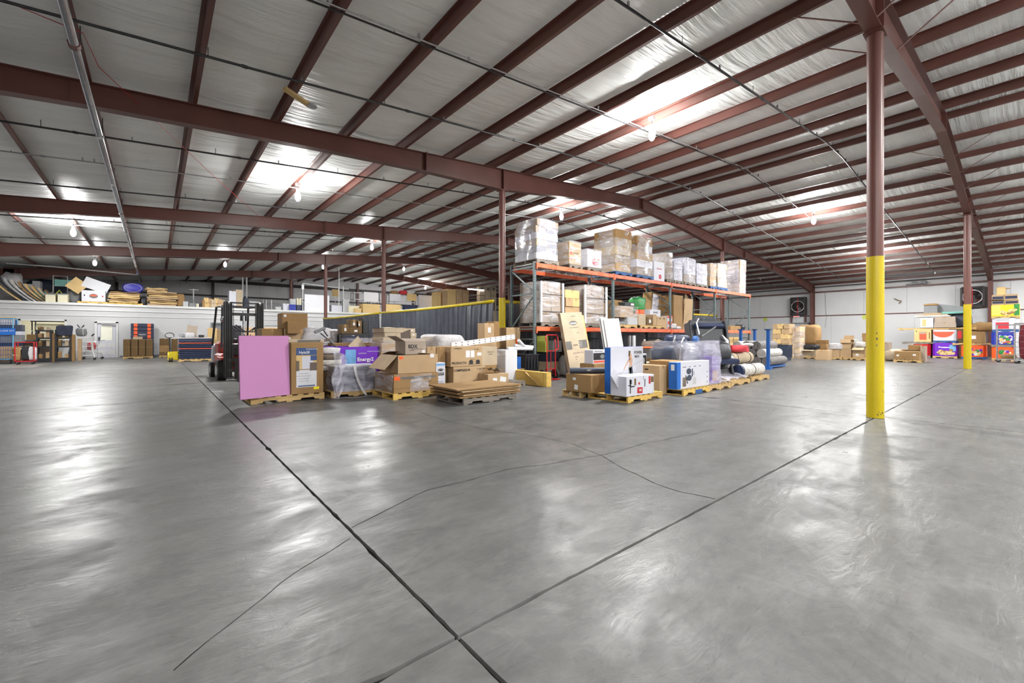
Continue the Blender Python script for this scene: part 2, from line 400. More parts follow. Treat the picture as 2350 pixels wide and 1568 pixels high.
rm = slope(-1); r2_ = slope(1); o_ = len(rm.v); rm.v += r2_.v; rm.f += [tuple(i+o_ for i in q) for q in r2_.f]
# outer skin closes the roof above
for sgn in (-1, 1):
    a, b = (ULW-.3, UR) if sgn < 0 else (UR, URW+.3)
    rm.add([(a, VB-.3, zr(a)+.33), (b, VB-.3, zr(b)+.33), (b, VE+.3, zr(b)+.33), (a, VE+.3, zr(a)+.33)], [(0, 1, 2, 3)])
struct('ceiling', rm, M['roof'], smooth=True)
# ---- purlins (Z sections)
def purlin(u, s):
    m = MB(); z = zr(u)
    m.box((u, (VB+VE)/2, z+.10), (.006, VE-VB, .196))
    m.box((u+s*.032, (VB+VE)/2, z+.003), (.064, VE-VB, .006)); m.box((u-s*.032, (VB+VE)/2, z+.197), (.064, VE-VB, .006))
    m.box((u+s*.061, (VB+VE)/2, z+.013), (.005, VE-VB, .02))
    return m
for u in PU[:-1]: struct('roof_purlin', purlin(u, 1), M['iron'])
for u in PUR[:-1]: struct('roof_purlin', purlin(u, -1), M['iron'])
# ---- rafters
KN = [(0, .46), (3.5, .46), (7.62, .64), (10.3, .5), (13, .42), (17, .41), (20, .5), (22.3, .68), (23.1, .72)]
def dep(u):
    a = abs(u-UR)
    for (p, d), (q, e) in zip(KN, KN[1:]):
        if a <= q: return d+(e-d)*(a-p)/(q-p)
    return .72
def rafter(v):
    m = MB(); xs = sorted([UR-a for a, _ in KN]+[UR+a for a, _ in KN[1:]])
    xs = [min(max(x, ULW+.25), URW-.25) for x in xs]
    top = [(x, zr(x)-.006) for x in xs]; bot = [(x, zr(x)-dep(x)) for x in xs]
    m.prism(top+bot[::-1], v-.005, v+.005, 'Y')
    for L, dz in ((top, 0), (bot, 0)):
        for a, b in zip(L, L[1:]): m.bar((a[0], v, a[1]), (b[0], v, b[1]), .2, .014)
    return m
for k in range(-1, 5):
    v = V0+BAY*k
    r = struct('roof_rafter', rafter(v), M['iron'])
    for u in (UR-COL, UR+COL, UR-10.33, UR+10.33, UR, UR-17.2, UR+14.5, ULW+.9, URW-.9):
        pl = MB().box((u, v, zr(u)-dep(u)/2), (.026, .21 if u != UR-17.2 else .02, dep(u)+(.05 if abs(abs(u-UR)-10.33) < .1 else 0))); pl.build('splice_plate', M['iron'], r)
    brs = [u for u in PUR[1:-2]] + ([u for u in PU[4:7]] if k == 0 else [])
    for u in brs:
        for s in (-1, 1):
            if k == 1 and u < UR: continue
            MB().bar((u, v+s*.09, zr(u)-dep(u)+.03), (u, v+s*(.55+dep(u)*.7), zr(u)+.02), .035, .012).build('brace', M['iron'], r)
# ---- columns
def column(u, v, label, sleeve=0, tv=None):
    zt = zr(u)-dep(u)-.012
    o = thing('steel_column', None, None, (u, v, 0)); o['kind'] = 'structure'; o['label'] = label
    MB().cyl((0, 0, zt/2), .102, zt, 28).build('pipe', M['iron'], o, smooth=False)
    if not sleeve: MB().box((0, 0, .008), (.32, .32, .016)).build('base_plate', M['irond'], o)
    MB().box((0, 0, zt-.012), (.3, .24, .022)).build('cap_plate', M['iron'], o)
    if sleeve:
        MB().cyl((0, 0, sleeve/2+.003), .108, sleeve, 28).build('sleeve', M['yel'], o, label='yellow painted lower part')
    return o
for k in range(-1, 5):
    v = V0+BAY*k
    for u, s in ((UR-COL, 'near'), (UR+COL, 'far')):
        nm = {(0, 'near'): 'nearest round column, yellow up to twice head height', (0, 'far'): 'second yellow-based column, toward the fruit bins',
              (1, 'near'): 'red pipe column standing at the left end of the pallet rack', (1, 'far'): 'red pipe column behind the right part of the rack',
              (2, 'near'): 'red pipe column in the middle of the long black curtain', (3, 'near'): 'red pipe column at the far end of the black curtain',
              (4, 'near'): 'red pipe column rising at the white upper deck edge'}.get((k, s), 'red pipe column deeper in the hall')
        column(u, v, nm, 2.44 if k == 0 or (k == 1 and s == 'near') else 0)
# scuffs on the nearest sleeve
cn = bpy.data.objects['steel_column.002'] if 'steel_column.002' in bpy.data.objects else None
for i, (a, z, q) in enumerate([(3.6, .06, .02), (3.75, .1, .014), (4.0, .07, .018), (4.2, .09, .022), (4.5, .05, .014), (3.5, 1.28, .02), (3.52, 1.2, .026), (3.5, 1.1, .02), (4.05, .55, .01), (4.2, .42, .012), (4.4, .4, .012), (4.3, 1.9, .008)]):
    m = MB(); x, y = UR-COL+.1085*cos(a+.0), V0+.1085*sin(a+.0)
    m.tube([(x, y, z-q/2), (x+.001*cos(a), y+.001*sin(a), z+q/2)], q*.4, 5).build('scuff', M['inkg'], cn).location = (-(UR-COL), -V0, 0) if cn else (0, 0, 0)
# ---- outer walls
wr = MB(); wr.box((URW+.12, (VB+VE)/2, 2.72), (.04, VE-VB+.5, 5.44)); struct('wall_right', wr, M['wall'])
struct('wall_right_liner', MB().box((URW-.06, (VB+VE)/2, 1.39), (.03, VE-VB, 2.78)), M['wall'])
for z, h_, nm in ((2.80, .07, 1), (4.61, .09, 1), (5.22, .16, 2)):
    struct('wall_girt', MB().box((URW-.05+.03*(nm == 2), (VB+VE)/2, z), (.14, VE-VB, h_)), M['iron'])
for k in range(-1, 6):
    v = V0+BAY*k
    for u, s in ((URW-.28, 1), (ULW+.28, -1)):
        m = MB(); t0, t1 = .26, .62; z1 = zr(u)-.05
        m.prism([(u+s*.2, 0), (u+s*.2, z1), (u+s*.2-s*t1, z1), (u+s*.2-s*t0, 0)], v-.005, v+.005)
        m.box((u+s*.2, v, z1/2), (.014, .2, z1)); m.bar((u+s*.2-s*t0, v, 0), (u+s*.2-s*t1, v, z1), .014, .2, (0, 1, 0))
        m.v and None
        struct('wall_column', m, M['iron'])
for i, vv in enumerate([x*2.3+VB+1 for x in range(27)]):   # panel seams on the right wall
    struct('trim_1' if i == 0 else 'trim_1.%03d' % i, MB().box((URW-.078, vv, 1.39), (.008, .02, 2.76)), M['lgrey'])
    struct('trim_2' if i == 0 else 'trim_2.%03d' % i, MB().box((URW+.098, vv+.4, 3.7), (.008, .03, 1.7)), M['lgrey'])
# left wall with the dock opening low in it
wl = MB(); dv0, dv1, dz = 25.2, 28.6, .42
for a, b, c, d in ((VB-.2, dv0, 0, 5.6), (dv1, VE+.2, 0, 5.6), (dv0, dv1, 3.4, 5.6)): wl.box((ULW-.1, (a+b)/2, (c+d)/2), (.06, b-a, d-c))
struct('wall_left', wl, M['wallg'])
dr = thing('door_1', None, None, (ULW-.1, (dv0+dv1)/2, 0)); dr['kind'] = 'structure'; dr['label'] = 'grey roll-up dock door raised a hand above the floor'
for k in range(10): MB().box((0, 0, dz+.15+.3*k), (.04, dv1-dv0, .285)).build('door_panel', M['grey'], dr)
# end wall, seen above the deck, and the wall behind the camera
ew = MB().box((UR, VE+.08, 3.9), (2*HW+.4, .1, 7.8)); struct('wall_far', ew, M['wallg'])
struct('wall_near', MB().box((UR, VB-.08, 3.9), (2*HW+.4, .1, 7.8)), M['wall'])
for i, u in enumerate([-5.6, -2.4, 4.0, 10.5, 17.1, 23.7, 30.4]):
    struct('wall_post', MB().box((u, VE-.12, (zr(u))/2), (.2, .16, zr(u))), M['irond'] if u < 5 else M['iron'])
for z, h_ in ((4.9, .16), (6.25, .3)):
    struct('wall_girt', MB().box((UR, VE-.0, z), (2*HW, .1, h_)), M['irond'])
for i in range(30): struct('trim_3' if i == 0 else 'trim_3.%03d' % i, MB().box((ULW+1.1+i*1.52, VE+.024, 4.6), (.025, .012, 3.2)), M['lgrey'])
# ---- office block with storage deck on top
wm = MB()
wx0, wx1, wz0, wz1 = U(47, VM), U(149, VM), 1.0, Z(736, U(100, VM), VM)
dx0, dx1, dz1 = U(222, VM), U(267, VM), Z(741, U(245, VM), VM)
e0, e1 = U(486, VM), U(520, VM); ez1 = Z(743, U(500, VM), VM)
def wallseg(a, b, c, d): wm.box(((a+b)/2, VM+.08, (c+d)/2), (b-a, .16, d-c))
TZ = ZM-.02
for a, b, c, d in ((ULW, wx0, 0, TZ), (wx0, wx1, 0, wz0), (wx0, wx1, wz1, TZ), (wx1, dx0, 0, TZ), (dx0, dx1, dz1, TZ), (dx1, e0, 0, TZ), (e0, e1, ez1, TZ), (e1, UM, 0, TZ)): wallseg(a, b, c, d)
struct('wall_back', wm, M['wallb'])
struct('wall_back_side', MB().box((UM-.08, (VM+VE)/2+.1, TZ/2), (.16, VE-VM-.2, TZ)), M['wall'])
struct('floor_upper', MB().box(((ULW+UM)/2, (VM+VE)/2, ZM+.01), (UM-ULW, VE-VM, .06)), M['trim'])
ul = UM-ULW; uc = (UM+ULW)/2
struct('trim_4', MB().box((uc, VM-.03, ZM-.03), (ul, .06, .12)), M['trim'])
struct('trim_5', MB().box((uc, VM-.018, 2.72), (ul, .03, .05)), M['trim'])
struct('trim_6', MB().box((uc, VM-.012, 2.40), (ul, .024, .035)), M['trim'])
for i in range(9): struct('trim_7' if i == 0 else 'trim_7.%03d' % i, MB().box((ULW+1.4+i*2.44, VM-.004, 1.2), (.012, .008, 2.36)), M['lgrey'])
struct('baseboard_back', MB().box(((dx1+e0)/2+.05, VM-.01, .05), (e0-dx1-.2, .02, .1)), M['grey'])
# room seen through the pass window
rb = MB(); rb.box(((wx0+wx1)/2, VM+3.4, 1.5), (6, .06, 3)); rb.box((wx0-1.0, VM+1.8, 1.5), (.06, 3.4, 3)); rb.box((wx1+1.2, VM+1.8, 1.5), (.06, 3.4, 3)); struct('wall_inner', rb, M['cream'])
wo = thing('window_1', None, None, ((wx0+wx1)/2, VM, 0)); wo['kind'] = 'structure'
hw_ = (wx1-wx0)/2
m = MB(); m.box((-hw_-.03, -.02, (wz0+wz1)/2), (.08, .06, wz1-wz0+.16)).box((hw_+.03, -.02, (wz0+wz1)/2), (.08, .06, wz1-wz0+.16)).box((0, -.02, wz1+.03), (2*hw_+.14, .06, .08)); m.build('window_frame', M['trim'], wo)
MB().box((0, -.12, wz0), (2*hw_+.2, .5, .05)).build('window_sill', M['lgrey'], wo)
il = bpy.data.lights.new('room_lamp', 'AREA'); il.energy = 60; il.size = 1.2; ilo = bpy.data.objects.new('room_lamp', il); C.objects.link(ilo); ilo.location = ((wx0+wx1)/2, VM+1.7, 2.95)
# white door with frosted pane
do = thing('door_2', None, None, ((dx0+dx1)/2, VM, 0)); do['kind'] = 'structure'; do['label'] = 'white half glazed door between the ladder trolley and the bundled cartons'
dw = (dx1-dx0)/2; m = MB()
m.box((-dw-.03, -.03, dz1/2+.03), (.1, .08, dz1+.06)).box((dw+.03, -.03, dz1/2+.03), (.1, .08, dz1+.06)).box((0, -.03, dz1+.03), (2*dw+.16, .08, .1)); m.build('door_frame', M['trim'], do)
m = MB(); pz0, pz1, pw = 1.0, dz1-.16, dw*.6
m.box((0, .02, pz0/2), (2*dw-.06, .05, pz0)).box((0, .02, (pz1+dz1)/2), (2*dw-.06, .05, dz1-pz1)).box((-(dw+pw)/2+.01, .02, (pz0+pz1)/2), (dw-pw-.04, .05, pz1-pz0)).box(((dw+pw)/2-.01, .02, (pz0+pz1)/2), (dw-pw-.04, .05, pz1-pz0)); m.build('door_leaf', M['wcard'], do)
MB().box((0, .02, (pz0+pz1)/2), (2*pw, .02, pz1-pz0)).build('door_pane', M['glass'], do)
for x in (-.5, .5):
    for z in (.3, .7): MB().box((x*dw, -.008, z), (dw*.7, .01, .26)).build('door_panel', M['trim'], do)
MB().cyl((-dw+.1, -.06, 1.0), .035, .08, 12, 'Y').build('door_handle', M['blk'], do); MB().box((-dw+.1, -.015, 1.1), (.07, .04, .2)).build('lock_plate', M['blkm'], do)
MB().bar((-.2, -.06, dz1-.06), (.45, -.08, dz1-.1), .05, .05).build('door_closer', M['galv'], do)
d3 = thing('door_3', None, None, ((e0+e1)/2, VM+.05, 0)); d3['kind'] = 'structure'; d3['label'] = 'grey door half hidden behind the forklift'
MB().box((0, .05, ez1/2), (e1-e0, .05, ez1)).build('door_leaf', M['grey'], d3)
m = MB(); hw3 = (e1-e0)/2
m.box((-hw3-.02, -.06, ez1/2), (.08, .06, ez1)).box((hw3+.02, -.06, ez1/2), (.08, .06, ez1)).box((0, -.06, ez1+.03), (2*hw3+.1, .06, .08)); m.build('door_frame', M['grey'], d3)
# white framed panel on the block wall and the small wall plate
struct('trim_8', MB().tube([(U(608, VM), VM-.02, 0), (U(608, VM), VM-.02, 2.0), (U(650, VM), VM-.02, 2.0)], .02, 6), M['lgrey'])
# exit sign, small lamps on right wall
# ---- lamps
LIGHTS = []; LDIM = []
def lamp(i, u, v, z, lab):
    t = thing('high_bay_lamp', lab, 'lamp', (u, v, z), group='high bay lamps under the roof')
    top = zr(u)+.01-z
    MB().blob((0, 0, 0), (.17, .17, .3), 10, 8, 1, 0, 0).build('bulb', M['bulb'], t, smooth=True)
    MB().cyl((0, 0, .19), .055, .1, 10).build('socket', M['galv'], t)
    MB().cyl((0, 0, .24+(top-.24)/2), .012, top-.24, 6).build('hanger', M['pipe'], t)
    MB().box((0, 0, top-.04), (.12, .12, .08)).build('junction_box', M['galv'], t)
    if not LIGHTS:
        l = bpy.data.lights.new('bulb_light', 'POINT'); l.energy = LAMP_W*.36; l.shadow_soft_size = .25; LIGHTS.append(l)
        l = bpy.data.lights.new('lens_light', 'AREA'); l.shape = 'DISK'; l.size = .5; l.energy = LAMP_W*.42; LIGHTS.append(l)
        for l in LIGHTS: l.color = (1, 1, .99)
        for l in LIGHTS:
            q = l.copy(); q.energy = l.energy*.27; LDIM.append(q)
    for l, dz in zip(LDIM if 30 < v < 36 or u > 33 and v > 0 else LIGHTS, (0, -.17)):
        lo = bpy.data.objects.new(l.name, l); C.objects.link(lo); lo.parent = t; lo.location = (0, 0, dz)
LP = [(9.3, 5.87, 'nearest lamp, hanging over the open floor before the rack'), (21.9, 5.96, 'lamp hanging right of the rack, left of the near column'),
 (3.47, 14.8, 'lamp hanging above the forklift'), (13.8, 13.2, 'lamp glowing behind the tallest wrapped rack load'), (19.3, 14.6, 'lamp just behind the middle loads on top of the rack'),
 (-2.4, 23.2, 'upper of the two lamps at the left edge'), (9.2, 23.2, 'lamp left of the column in the middle of the curtain'), (-2.5, 32, 'lamp over the white carton with the oval mark'),
 (3.3, 31.6, 'lamp over the two pale cartons behind the forklift mast'), (9.1, 31.8, 'lamp beside the far end column of the black curtain'), (15.4, 32.2, 'lamp in the far bay right of the curtain column'),
 (30.1, 5.35, 'lamp hidden behind the nearest yellow column, nearer of two'), (34.51, 6.1, 'lamp hidden behind the nearest yellow column, farther of two'),
 (21, 39, 'farthest lamp, low over the tall yellow cartons')]
for i, (u, v, lab) in enumerate(LP): lamp(i, u, v, zr(u)-(.42 if v < 35 else .6), lab)
for u, v in ((-3, -3.2), (3.2, -3.2), (9.5, -3.2), (15.6, -3.2), (21.9, -3.2), (28.2, -3.2), (34.4, -3.2), (3, -11), (15, -11), (28, -11)):  # unseen lamps out of frame, added as fill light for the hall
    lamp(0, u, v, zr(u)-.35, 'unseen high bay lamp outside the picture, added for fill light')
tu = thing('strip_light', 'long white strip light over the far stacked cartons', 'lamp', (U(1092, 33), 33, Z(665, U(1092, 33), 33)))
MB().box((0, 0, 0), (1.8, .12, .08)).build('diffuser', M['tube'], tu); MB().box((0, 0, .06), (1.85, .16, .04)).build('housing', M['trim'], tu)
for s in (-.8, .8): MB().cyl((s, 0, .08+(zr(tu.location.x)-tu.location.z-.08)/2), .008, zr(tu.location.x)-tu.location.z-.08, 5).build('hanger', M['pipe'], tu)
# ---- pipes under the roof, following the slope
def roofpipe(v, u0, u1, r, drop, m, name, lab, step=2.9, off=0):
    pts = [(u, v, zr(u)-drop) for u in ([u0] + ([UR-.8, UR+.8] if u0 < UR < u1 else []) + [u1])]
    t = thing(name, lab, 'pipe', (0, 0, 0))
    MB().tube(pts, r, 8).build('run', m, t)
    u = u0+1.1+off
    while u < u1:
        MB().tube([(u, v, zr(u)-drop), (u, v, zr(u)+.02)], .006, 4).build('hanger_rod', M['pipe'], t)
        MB().cyl((u+.5, v, zr(u+.5)-drop), r*1.35, .08, 8, 'X').build('coupling', m, t)
        MB().box((u+1.4, v, zr(u+1.4)-drop+r+.03), (.03, .03, .09)).build('sprinkler_head', M['steel'], t)
        u += step
for v, lab in ((3.8, 'thin sprinkler pipe crossing nearest the camera'), (8.4, 'thin sprinkler pipe just before the first whole rafter'), (12.9, 'thin sprinkler pipe just behind the first whole rafter'), (17.5, 'thin sprinkler pipe just before the second rafter'), (22.1, 'thin sprinkler pipe behind the second rafter'), (26.6, 'thin sprinkler pipe just before the third rafter'), (31.2, 'thin sprinkler pipe behind the third rafter')):
    roofpipe(v, ULW+.3, URW-2.2, .022, .13, M['pipe'], 'sprinkler_pipe', lab, 2.95, v % 1)
for v, lab in ((6.25, 'grey conduit feeding the nearest lamp row'), (15.1, 'grey conduit feeding the lamp row above the forklift'), (23.6, 'grey conduit feeding the lamp row over the middle bay')):
    roofpipe(v, -4, 24, .013, .06, M['galv'], 'conduit', lab, 4.5, v % 1)
    roofpipe(v+.14, -4, 20, .016, .02, M['pipe'], 'conduit', lab+', thicker of the pair', 5.5, .3)
pm = thing('sprinkler_main', 'thick silver sprinkler main running along the left of the roof', 'pipe')
MB().tube([(-.84, VB+1, 5.16), (-.84, 36.6, 5.16), (-.84, 37.6, 4.9), (-.84, 39.2, 4.0)], .052, 12).build('run', M['steel'], pm, smooth=True)
for k in range(12):
    v = -2+k*3.4; MB().cyl((-.84, v, 5.16), .066, .1, 12, 'Y').build('coupling', M['iron'] if k % 3 == 0 else M['galv'], pm)
    MB().tube([(-.84, v+.6, 5.2), (-.84, v+.6, zr(-.84)+.02)], .008, 4).build('hanger_rod', M['pipe'], pm)
wp = MB().tube([(-.9, 36.4, 5.16), (-4.5, 36.4, 5.3), (-6.4, 36.4, 5.3)], .035, 8); wp.build('sprinkler_branch', M['trim'], label='white branch pipe ending at the silver main, far left', cat='pipe')
cb = MB().tube([(-3.2, 8.2, 5.66), (-.8, 8.7, 5.60), (-.7, 9.5, 5.55), (1.2, 14.2, 5.62), (4.5, 22.5, 6.0), (5.5, 25, 6.2)], .006, 5)
cb.build('roof_cable', M['redm'], label='thin red cable sagging diagonally under the left roof', cat='cable')
ib = thing('insulation_scrap', 'torn strip of yellow insulation dangling from a purlin over the forklift', 'insulation', (1.95, 9.0, 5.86))
MB().box((.15, 0, -.02), (.5, .12, .05), (0, .25, .2)).build('batt', M['cardy'], ib); MB().cyl((.42, 0, -.1), .09, .03, 12).build('disc', M['lgrey'], ib)
# ================================================================ BUILDERS
PM = {}
def pallet(label, u, v, z=0, rz=0, L=1.22, W=1.0, m='wood', simple=False, group=None):
    # stringers run along local X (length L), boards across; base centre at (u, v)
    k = (round(L, 2), round(W, 2), m)
    mm = M[m]
    if k not in PM:
        st = MB().prism([(-L/2, .016), (-L/2, .105), (L/2, .105), (L/2, .016), (L*.36, .016), (L*.34, .052), (L*.17, .052), (L*.15, .016), (-L*.15, .016), (-L*.17, .052), (-L*.34, .052), (-L*.36, .016)], -.019, .019).mesh('stringer', mm)
        bd = MB().box((0, 0, 0), (.1, W, .018), ch=.002).mesh('deck_board', mm)
        PM[k] = (st, bd)
    st, bd = PM[k]; t = thing('pallet', label, 'pallet', (u, v, z), rz, group)
    for y in (-W/2+.02, 0, W/2-.02): inst(st, 'stringer', t, (0, y, 0))
    for i in range(7): inst(bd, 'deck_board', t, (-L/2+.05+(L-.1)*i/6, 0, .114))
    for x in (-L/2+.05, 0, L/2-.05): inst(bd, 'bottom_board', t, (x, 0, .008))
    return t
PZ = .124
def dec(t, sx, sy, sz, face, fx, fz, w_, h_, m, name='shipping_label', label=None, lift=.0015, rot=0):
    # flat print on a face: fx, fz centre as fractions of the face (fx from the left as seen), w_, h_ in metres
    z = fz*sz
    if face == 'f': c = ((fx-.5)*sx, -sy/2-lift, z); d = (w_, .002, h_); r = (0, rot, 0)
    elif face == 'l': c = (-sx/2-lift, (.5-fx)*sy, z); d = (.002, w_, h_); r = (rot, 0, 0)
    else: c = ((fx-.5)*sx, (fz-.5)*sy, sz+lift); d = (w_, h_, .002); r = (0, 0, rot)
    return MB().box(c, d, r).build(name, M[m], t, label=label)
def elp(t, c, rx, rz_, m, face='f', name='printed_oval', n=22, th=.002, lean=0):
    P = [(rx*cos(2*pi*k/n), rz_*sin(2*pi*k/n)) for k in range(n)]
    b = MB()
    if face == 'f': b.prism(P, -th/2, th/2, 'Y')
    else: b.prism(P, -th/2, th/2, 'X')
    o = b.build(name, M[m], t); o.location = c; o.rotation_euler = (lean, 0, 0); return o
def carton(label, u, v, z, sx, sy, sz, rz=0, m='card', flaps=None, tape=True, name='cardboard_box', cat='box', group=None, bulge=0, lid=None, ch=.006, tside='f'):
    """box standing with its base centre at (u, v, z)"""
    t = thing(name, label, cat, (u, v, z), rz, group)
    if flaps:
        b = MB(); T = .006
        b.box((0, 0, T/2), (sx, sy, T)); b.box((0, -sy/2+T/2, sz/2), (sx, T, sz)).box((0, sy/2-T/2, sz/2), (sx, T, sz)).box((-sx/2+T/2, 0, sz/2), (T, sy, sz)).box((sx/2-T/2, 0, sz/2), (T, sy, sz))
        b.build('body', M[m], t)
        fl = min(sx, sy)*.48
        for k, a in flaps.items():
            a = R(a)  # 0 = upright, 90 = flat outward, -90 = closed
            if k == 'f': p, q = (0, -sy/2+T/2, sz), (0, -sy/2+T/2-sin(a)*fl, sz+cos(a)*fl); MB().bar(p, q, sx*.98, T).build('flap', M[m], t)
            if k == 'b': p, q = (0, sy/2-T/2, sz), (0, sy/2-T/2+sin(a)*fl, sz+cos(a)*fl); MB().bar(p, q, sx*.98, T).build('flap', M[m], t)
            if k == 'l': p, q = (-sx/2+T/2, 0, sz), (-sx/2+T/2-sin(a)*fl, 0, sz+cos(a)*fl); MB().bar(p, q, sy*.98, T, (0, 1, 0) if abs(a) < .1 else (0, 0, 1)).build('flap', M[m], t)
            if k == 'r': p, q = (sx/2-T/2, 0, sz), (sx/2-T/2+sin(a)*fl, 0, sz+cos(a)*fl); MB().bar(p, q, sy*.98, T, (0, 1, 0) if abs(a) < .1 else (0, 0, 1)).build('flap', M[m], t)
        MB().box((0, 0, sz*.42), (sx-.03, sy-.03, sz*.76)).build('packed_contents', M['inside'], t)
    else:
        MB().box((0, 0, sz/2), (sx, sy, sz), ch=ch).build('body', M[m], t)
        if tape:
            if sx >= sy:
                MB().box((0, 0, sz+.0005), (sx, .05, .002)).build('packing_tape', M['tape'], t)
                if sz > .12: MB().box((-sx/2-.0005, 0, sz-.035), (.002, .05, .07)).build('packing_tape', M['tape'], t)
            else:
                MB().box((0, 0, sz+.0005), (.05, sy, .002)).build('packing_tape', M['tape'], t)
                if sz > .12: MB().box((0, -sy/2-.0005, sz-.035), (.05, .002, .07)).build('packing_tape', M['tape'], t)
    return t
def cf(label, x0, x1, yt, v, z, dep=.5, **k):
    """carton whose front (-Y) face spans pixels x0..x1 on plane v, top at yt"""
    u0, u1 = U(x0, v), U(x1, v); sz = Z(yt, (u0+u1)/2, v)-z
    t = carton(label, (u0+u1)/2, v+dep/2, z, u1-u0, dep, max(.03, sz), **k); t_dim[t.name] = (u1-u0, dep, max(.03, sz)); return t
def cl(label, x0, x1, yt, u, z, dep=.5, **k):
    """carton whose left (-X) face spans pixels x0..x1 on plane u"""
    v1, v0 = V(x0, u), V(x1, u); sz = Z(yt, u, (v0+v1)/2)-z
    t = carton(label, u+dep/2, (v0+v1)/2, z, dep, v1-v0, max(.03, sz), **k); t_dim[t.name] = (dep, v1-v0, max(.03, sz)); return t
t_dim = {}
def top(t): return t.location.z + t_dim[t.name][2]
def D(t, face, fx, fz, w_, h_, m, name='shipping_label', **k):
    # w_, h_ as fractions of face
    sx, sy, sz = t_dim[t.name]; W = sx if face in 'ft' else sy; Hh = sz if face in 'fl' else sy
    return dec(t, sx, sy, sz, face, fx, fz, w_*W, h_*Hh, m, name, **k)
def TX(t, s, face, fx, fz, size, m='ink', bold=0):
    sx, sy, sz = t_dim[t.name]
    loc = ((fx-.5)*sx, -sy/2-.002, fz*sz) if face == 'f' else (-sx/2-.002, (.5-fx)*sy, fz*sz)
    return text(s, size, M[m], t, loc, face, bold=bold)
def wrap(label, u, v, z, sx, sy, sz, rz=0, m='film', amp=.03, seed=0, name='stretch_wrap', cat='plastic film', taper=0, topd=0, group=None):
    """rumpled film skin round a load (four sides and the top)"""
    o = MB(); per = [(-1, -1), (1, -1), (1, 1), (-1, 1)]; nu, nv = 28, max(4, int(sz/.09))
    def side(a, b):
        k = a*4; i = int(k) % 4; f_ = k-int(k) if a < 1 else 0
        p, q = per[i], per[(i+1) % 4]; x = p[0]+(q[0]-p[0])*f_; y = p[1]+(q[1]-p[1])*f_
        n1 = MN.noise(Vector((x*1.6+seed, y*1.6, b*sz*3)))+.45*MN.noise(Vector((x*.8+seed, y*.8, b*sz*12)))
        g = 1-taper*b
        r = 1/max(1, (abs(x)**6+abs(y)**6)**(1/6))
        return (x*r*sx/2*g*1.0+x*(.012+amp*n1), y*r*sy/2*g+y*(.012+amp*n1), .0+b*sz)
    o.grid(nu, nv, side)
    def tp(a, b):
        x, y = 2*a-1, 2*b-1; g = 1-taper
        n1 = MN.noise(Vector((x*3+seed, y*3, 4)))
        return (x*sx/2*g, y*sy/2*g, sz+.006+amp*.4*abs(n1)-topd*(x*x+y*y)/2)
    o.grid(8, 8, tp)
    return o.build(name, M[m], loc=(u, v, z), rz=rz, label=label, cat=cat, smooth=True, group=group)
def bag(label, name, cat, u, v, z, sx, sy, sz, m, rz=0, sq=.55, amp=.12, seed=0, n=18, k=10, group=None):
    return MB().blob((0, 0, sz/2), (sx, sy, sz), n, k, sq, seed, amp).build(name, M[m], loc=(u, v, z), rz=rz, label=label, cat=cat, smooth=True, group=group)
ORD = ['first', 'second', 'third', 'fourth', 'fifth', 'sixth', 'seventh', 'eighth', 'ninth', 'tenth']
def layers(n):
    if n == 1: return ['only']
    if n == 2: return ['lower', 'upper']
    if n == 3: return ['bottom', 'middle', 'top']
    return ['bottom'] + [ORD[i] for i in range(1, n-1)] + ['top']
def colname(n): return [''] if n == 1 else (['left ', 'right '] if n == 2 else ['left ', 'middle ', 'right '] if n == 3 else ['%s-from-left ' % ORD[i] for i in range(n)])
def stack(desc, u0, u1, v0, v1, z, hs, cols=1, m=('card',), jit=.012, rnd=0, lab=True, seed=0, face='f', kind='carton', rows=1, group=None, tapes=True):
    """hs: layer heights; cols per layer along the visible face; every carton its own thing. desc says which stack"""
    rg = random.Random(seed); L = layers(len(hs)); out = []
    for i, h in enumerate(hs):
        nc = cols[i] if isinstance(cols, (list, tuple)) else cols; cn = colname(nc)
        for c in range(nc):
            jx, jy = rg.uniform(-jit, jit), rg.uniform(-jit, jit); mm = m[(i+c) % len(m)] if not rnd else rg.choice(m)
            if face == 'f':
                w_ = (u1-u0)/nc; uu, vv, sx, sy = u0+w_*(c+.5), (v0+v1)/2, w_-.008, v1-v0
            else:
                w_ = (v1-v0)/nc; uu, vv, sx, sy = (u0+u1)/2, v1-w_*(c+.5), u1-u0, w_-.008
            la = f'{cn[c]}{kind} in the {L[i]} layer of {desc}' if len(hs) > 1 else f'{cn[c]}{kind} of {desc}'
            t = carton(la, uu+jx, vv+jy, z, sx-abs(jx), sy-abs(jy), h-.003, m=mm, group=group or desc, tape=tapes)
            t_dim[t.name] = (sx, sy, h); out.append(t)
        z += h
    return out
def heap(desc, x, m, n, u0, u1, v0, v1, z, h, seed=0):
    """loose sheets stacked flat, slightly askew"""
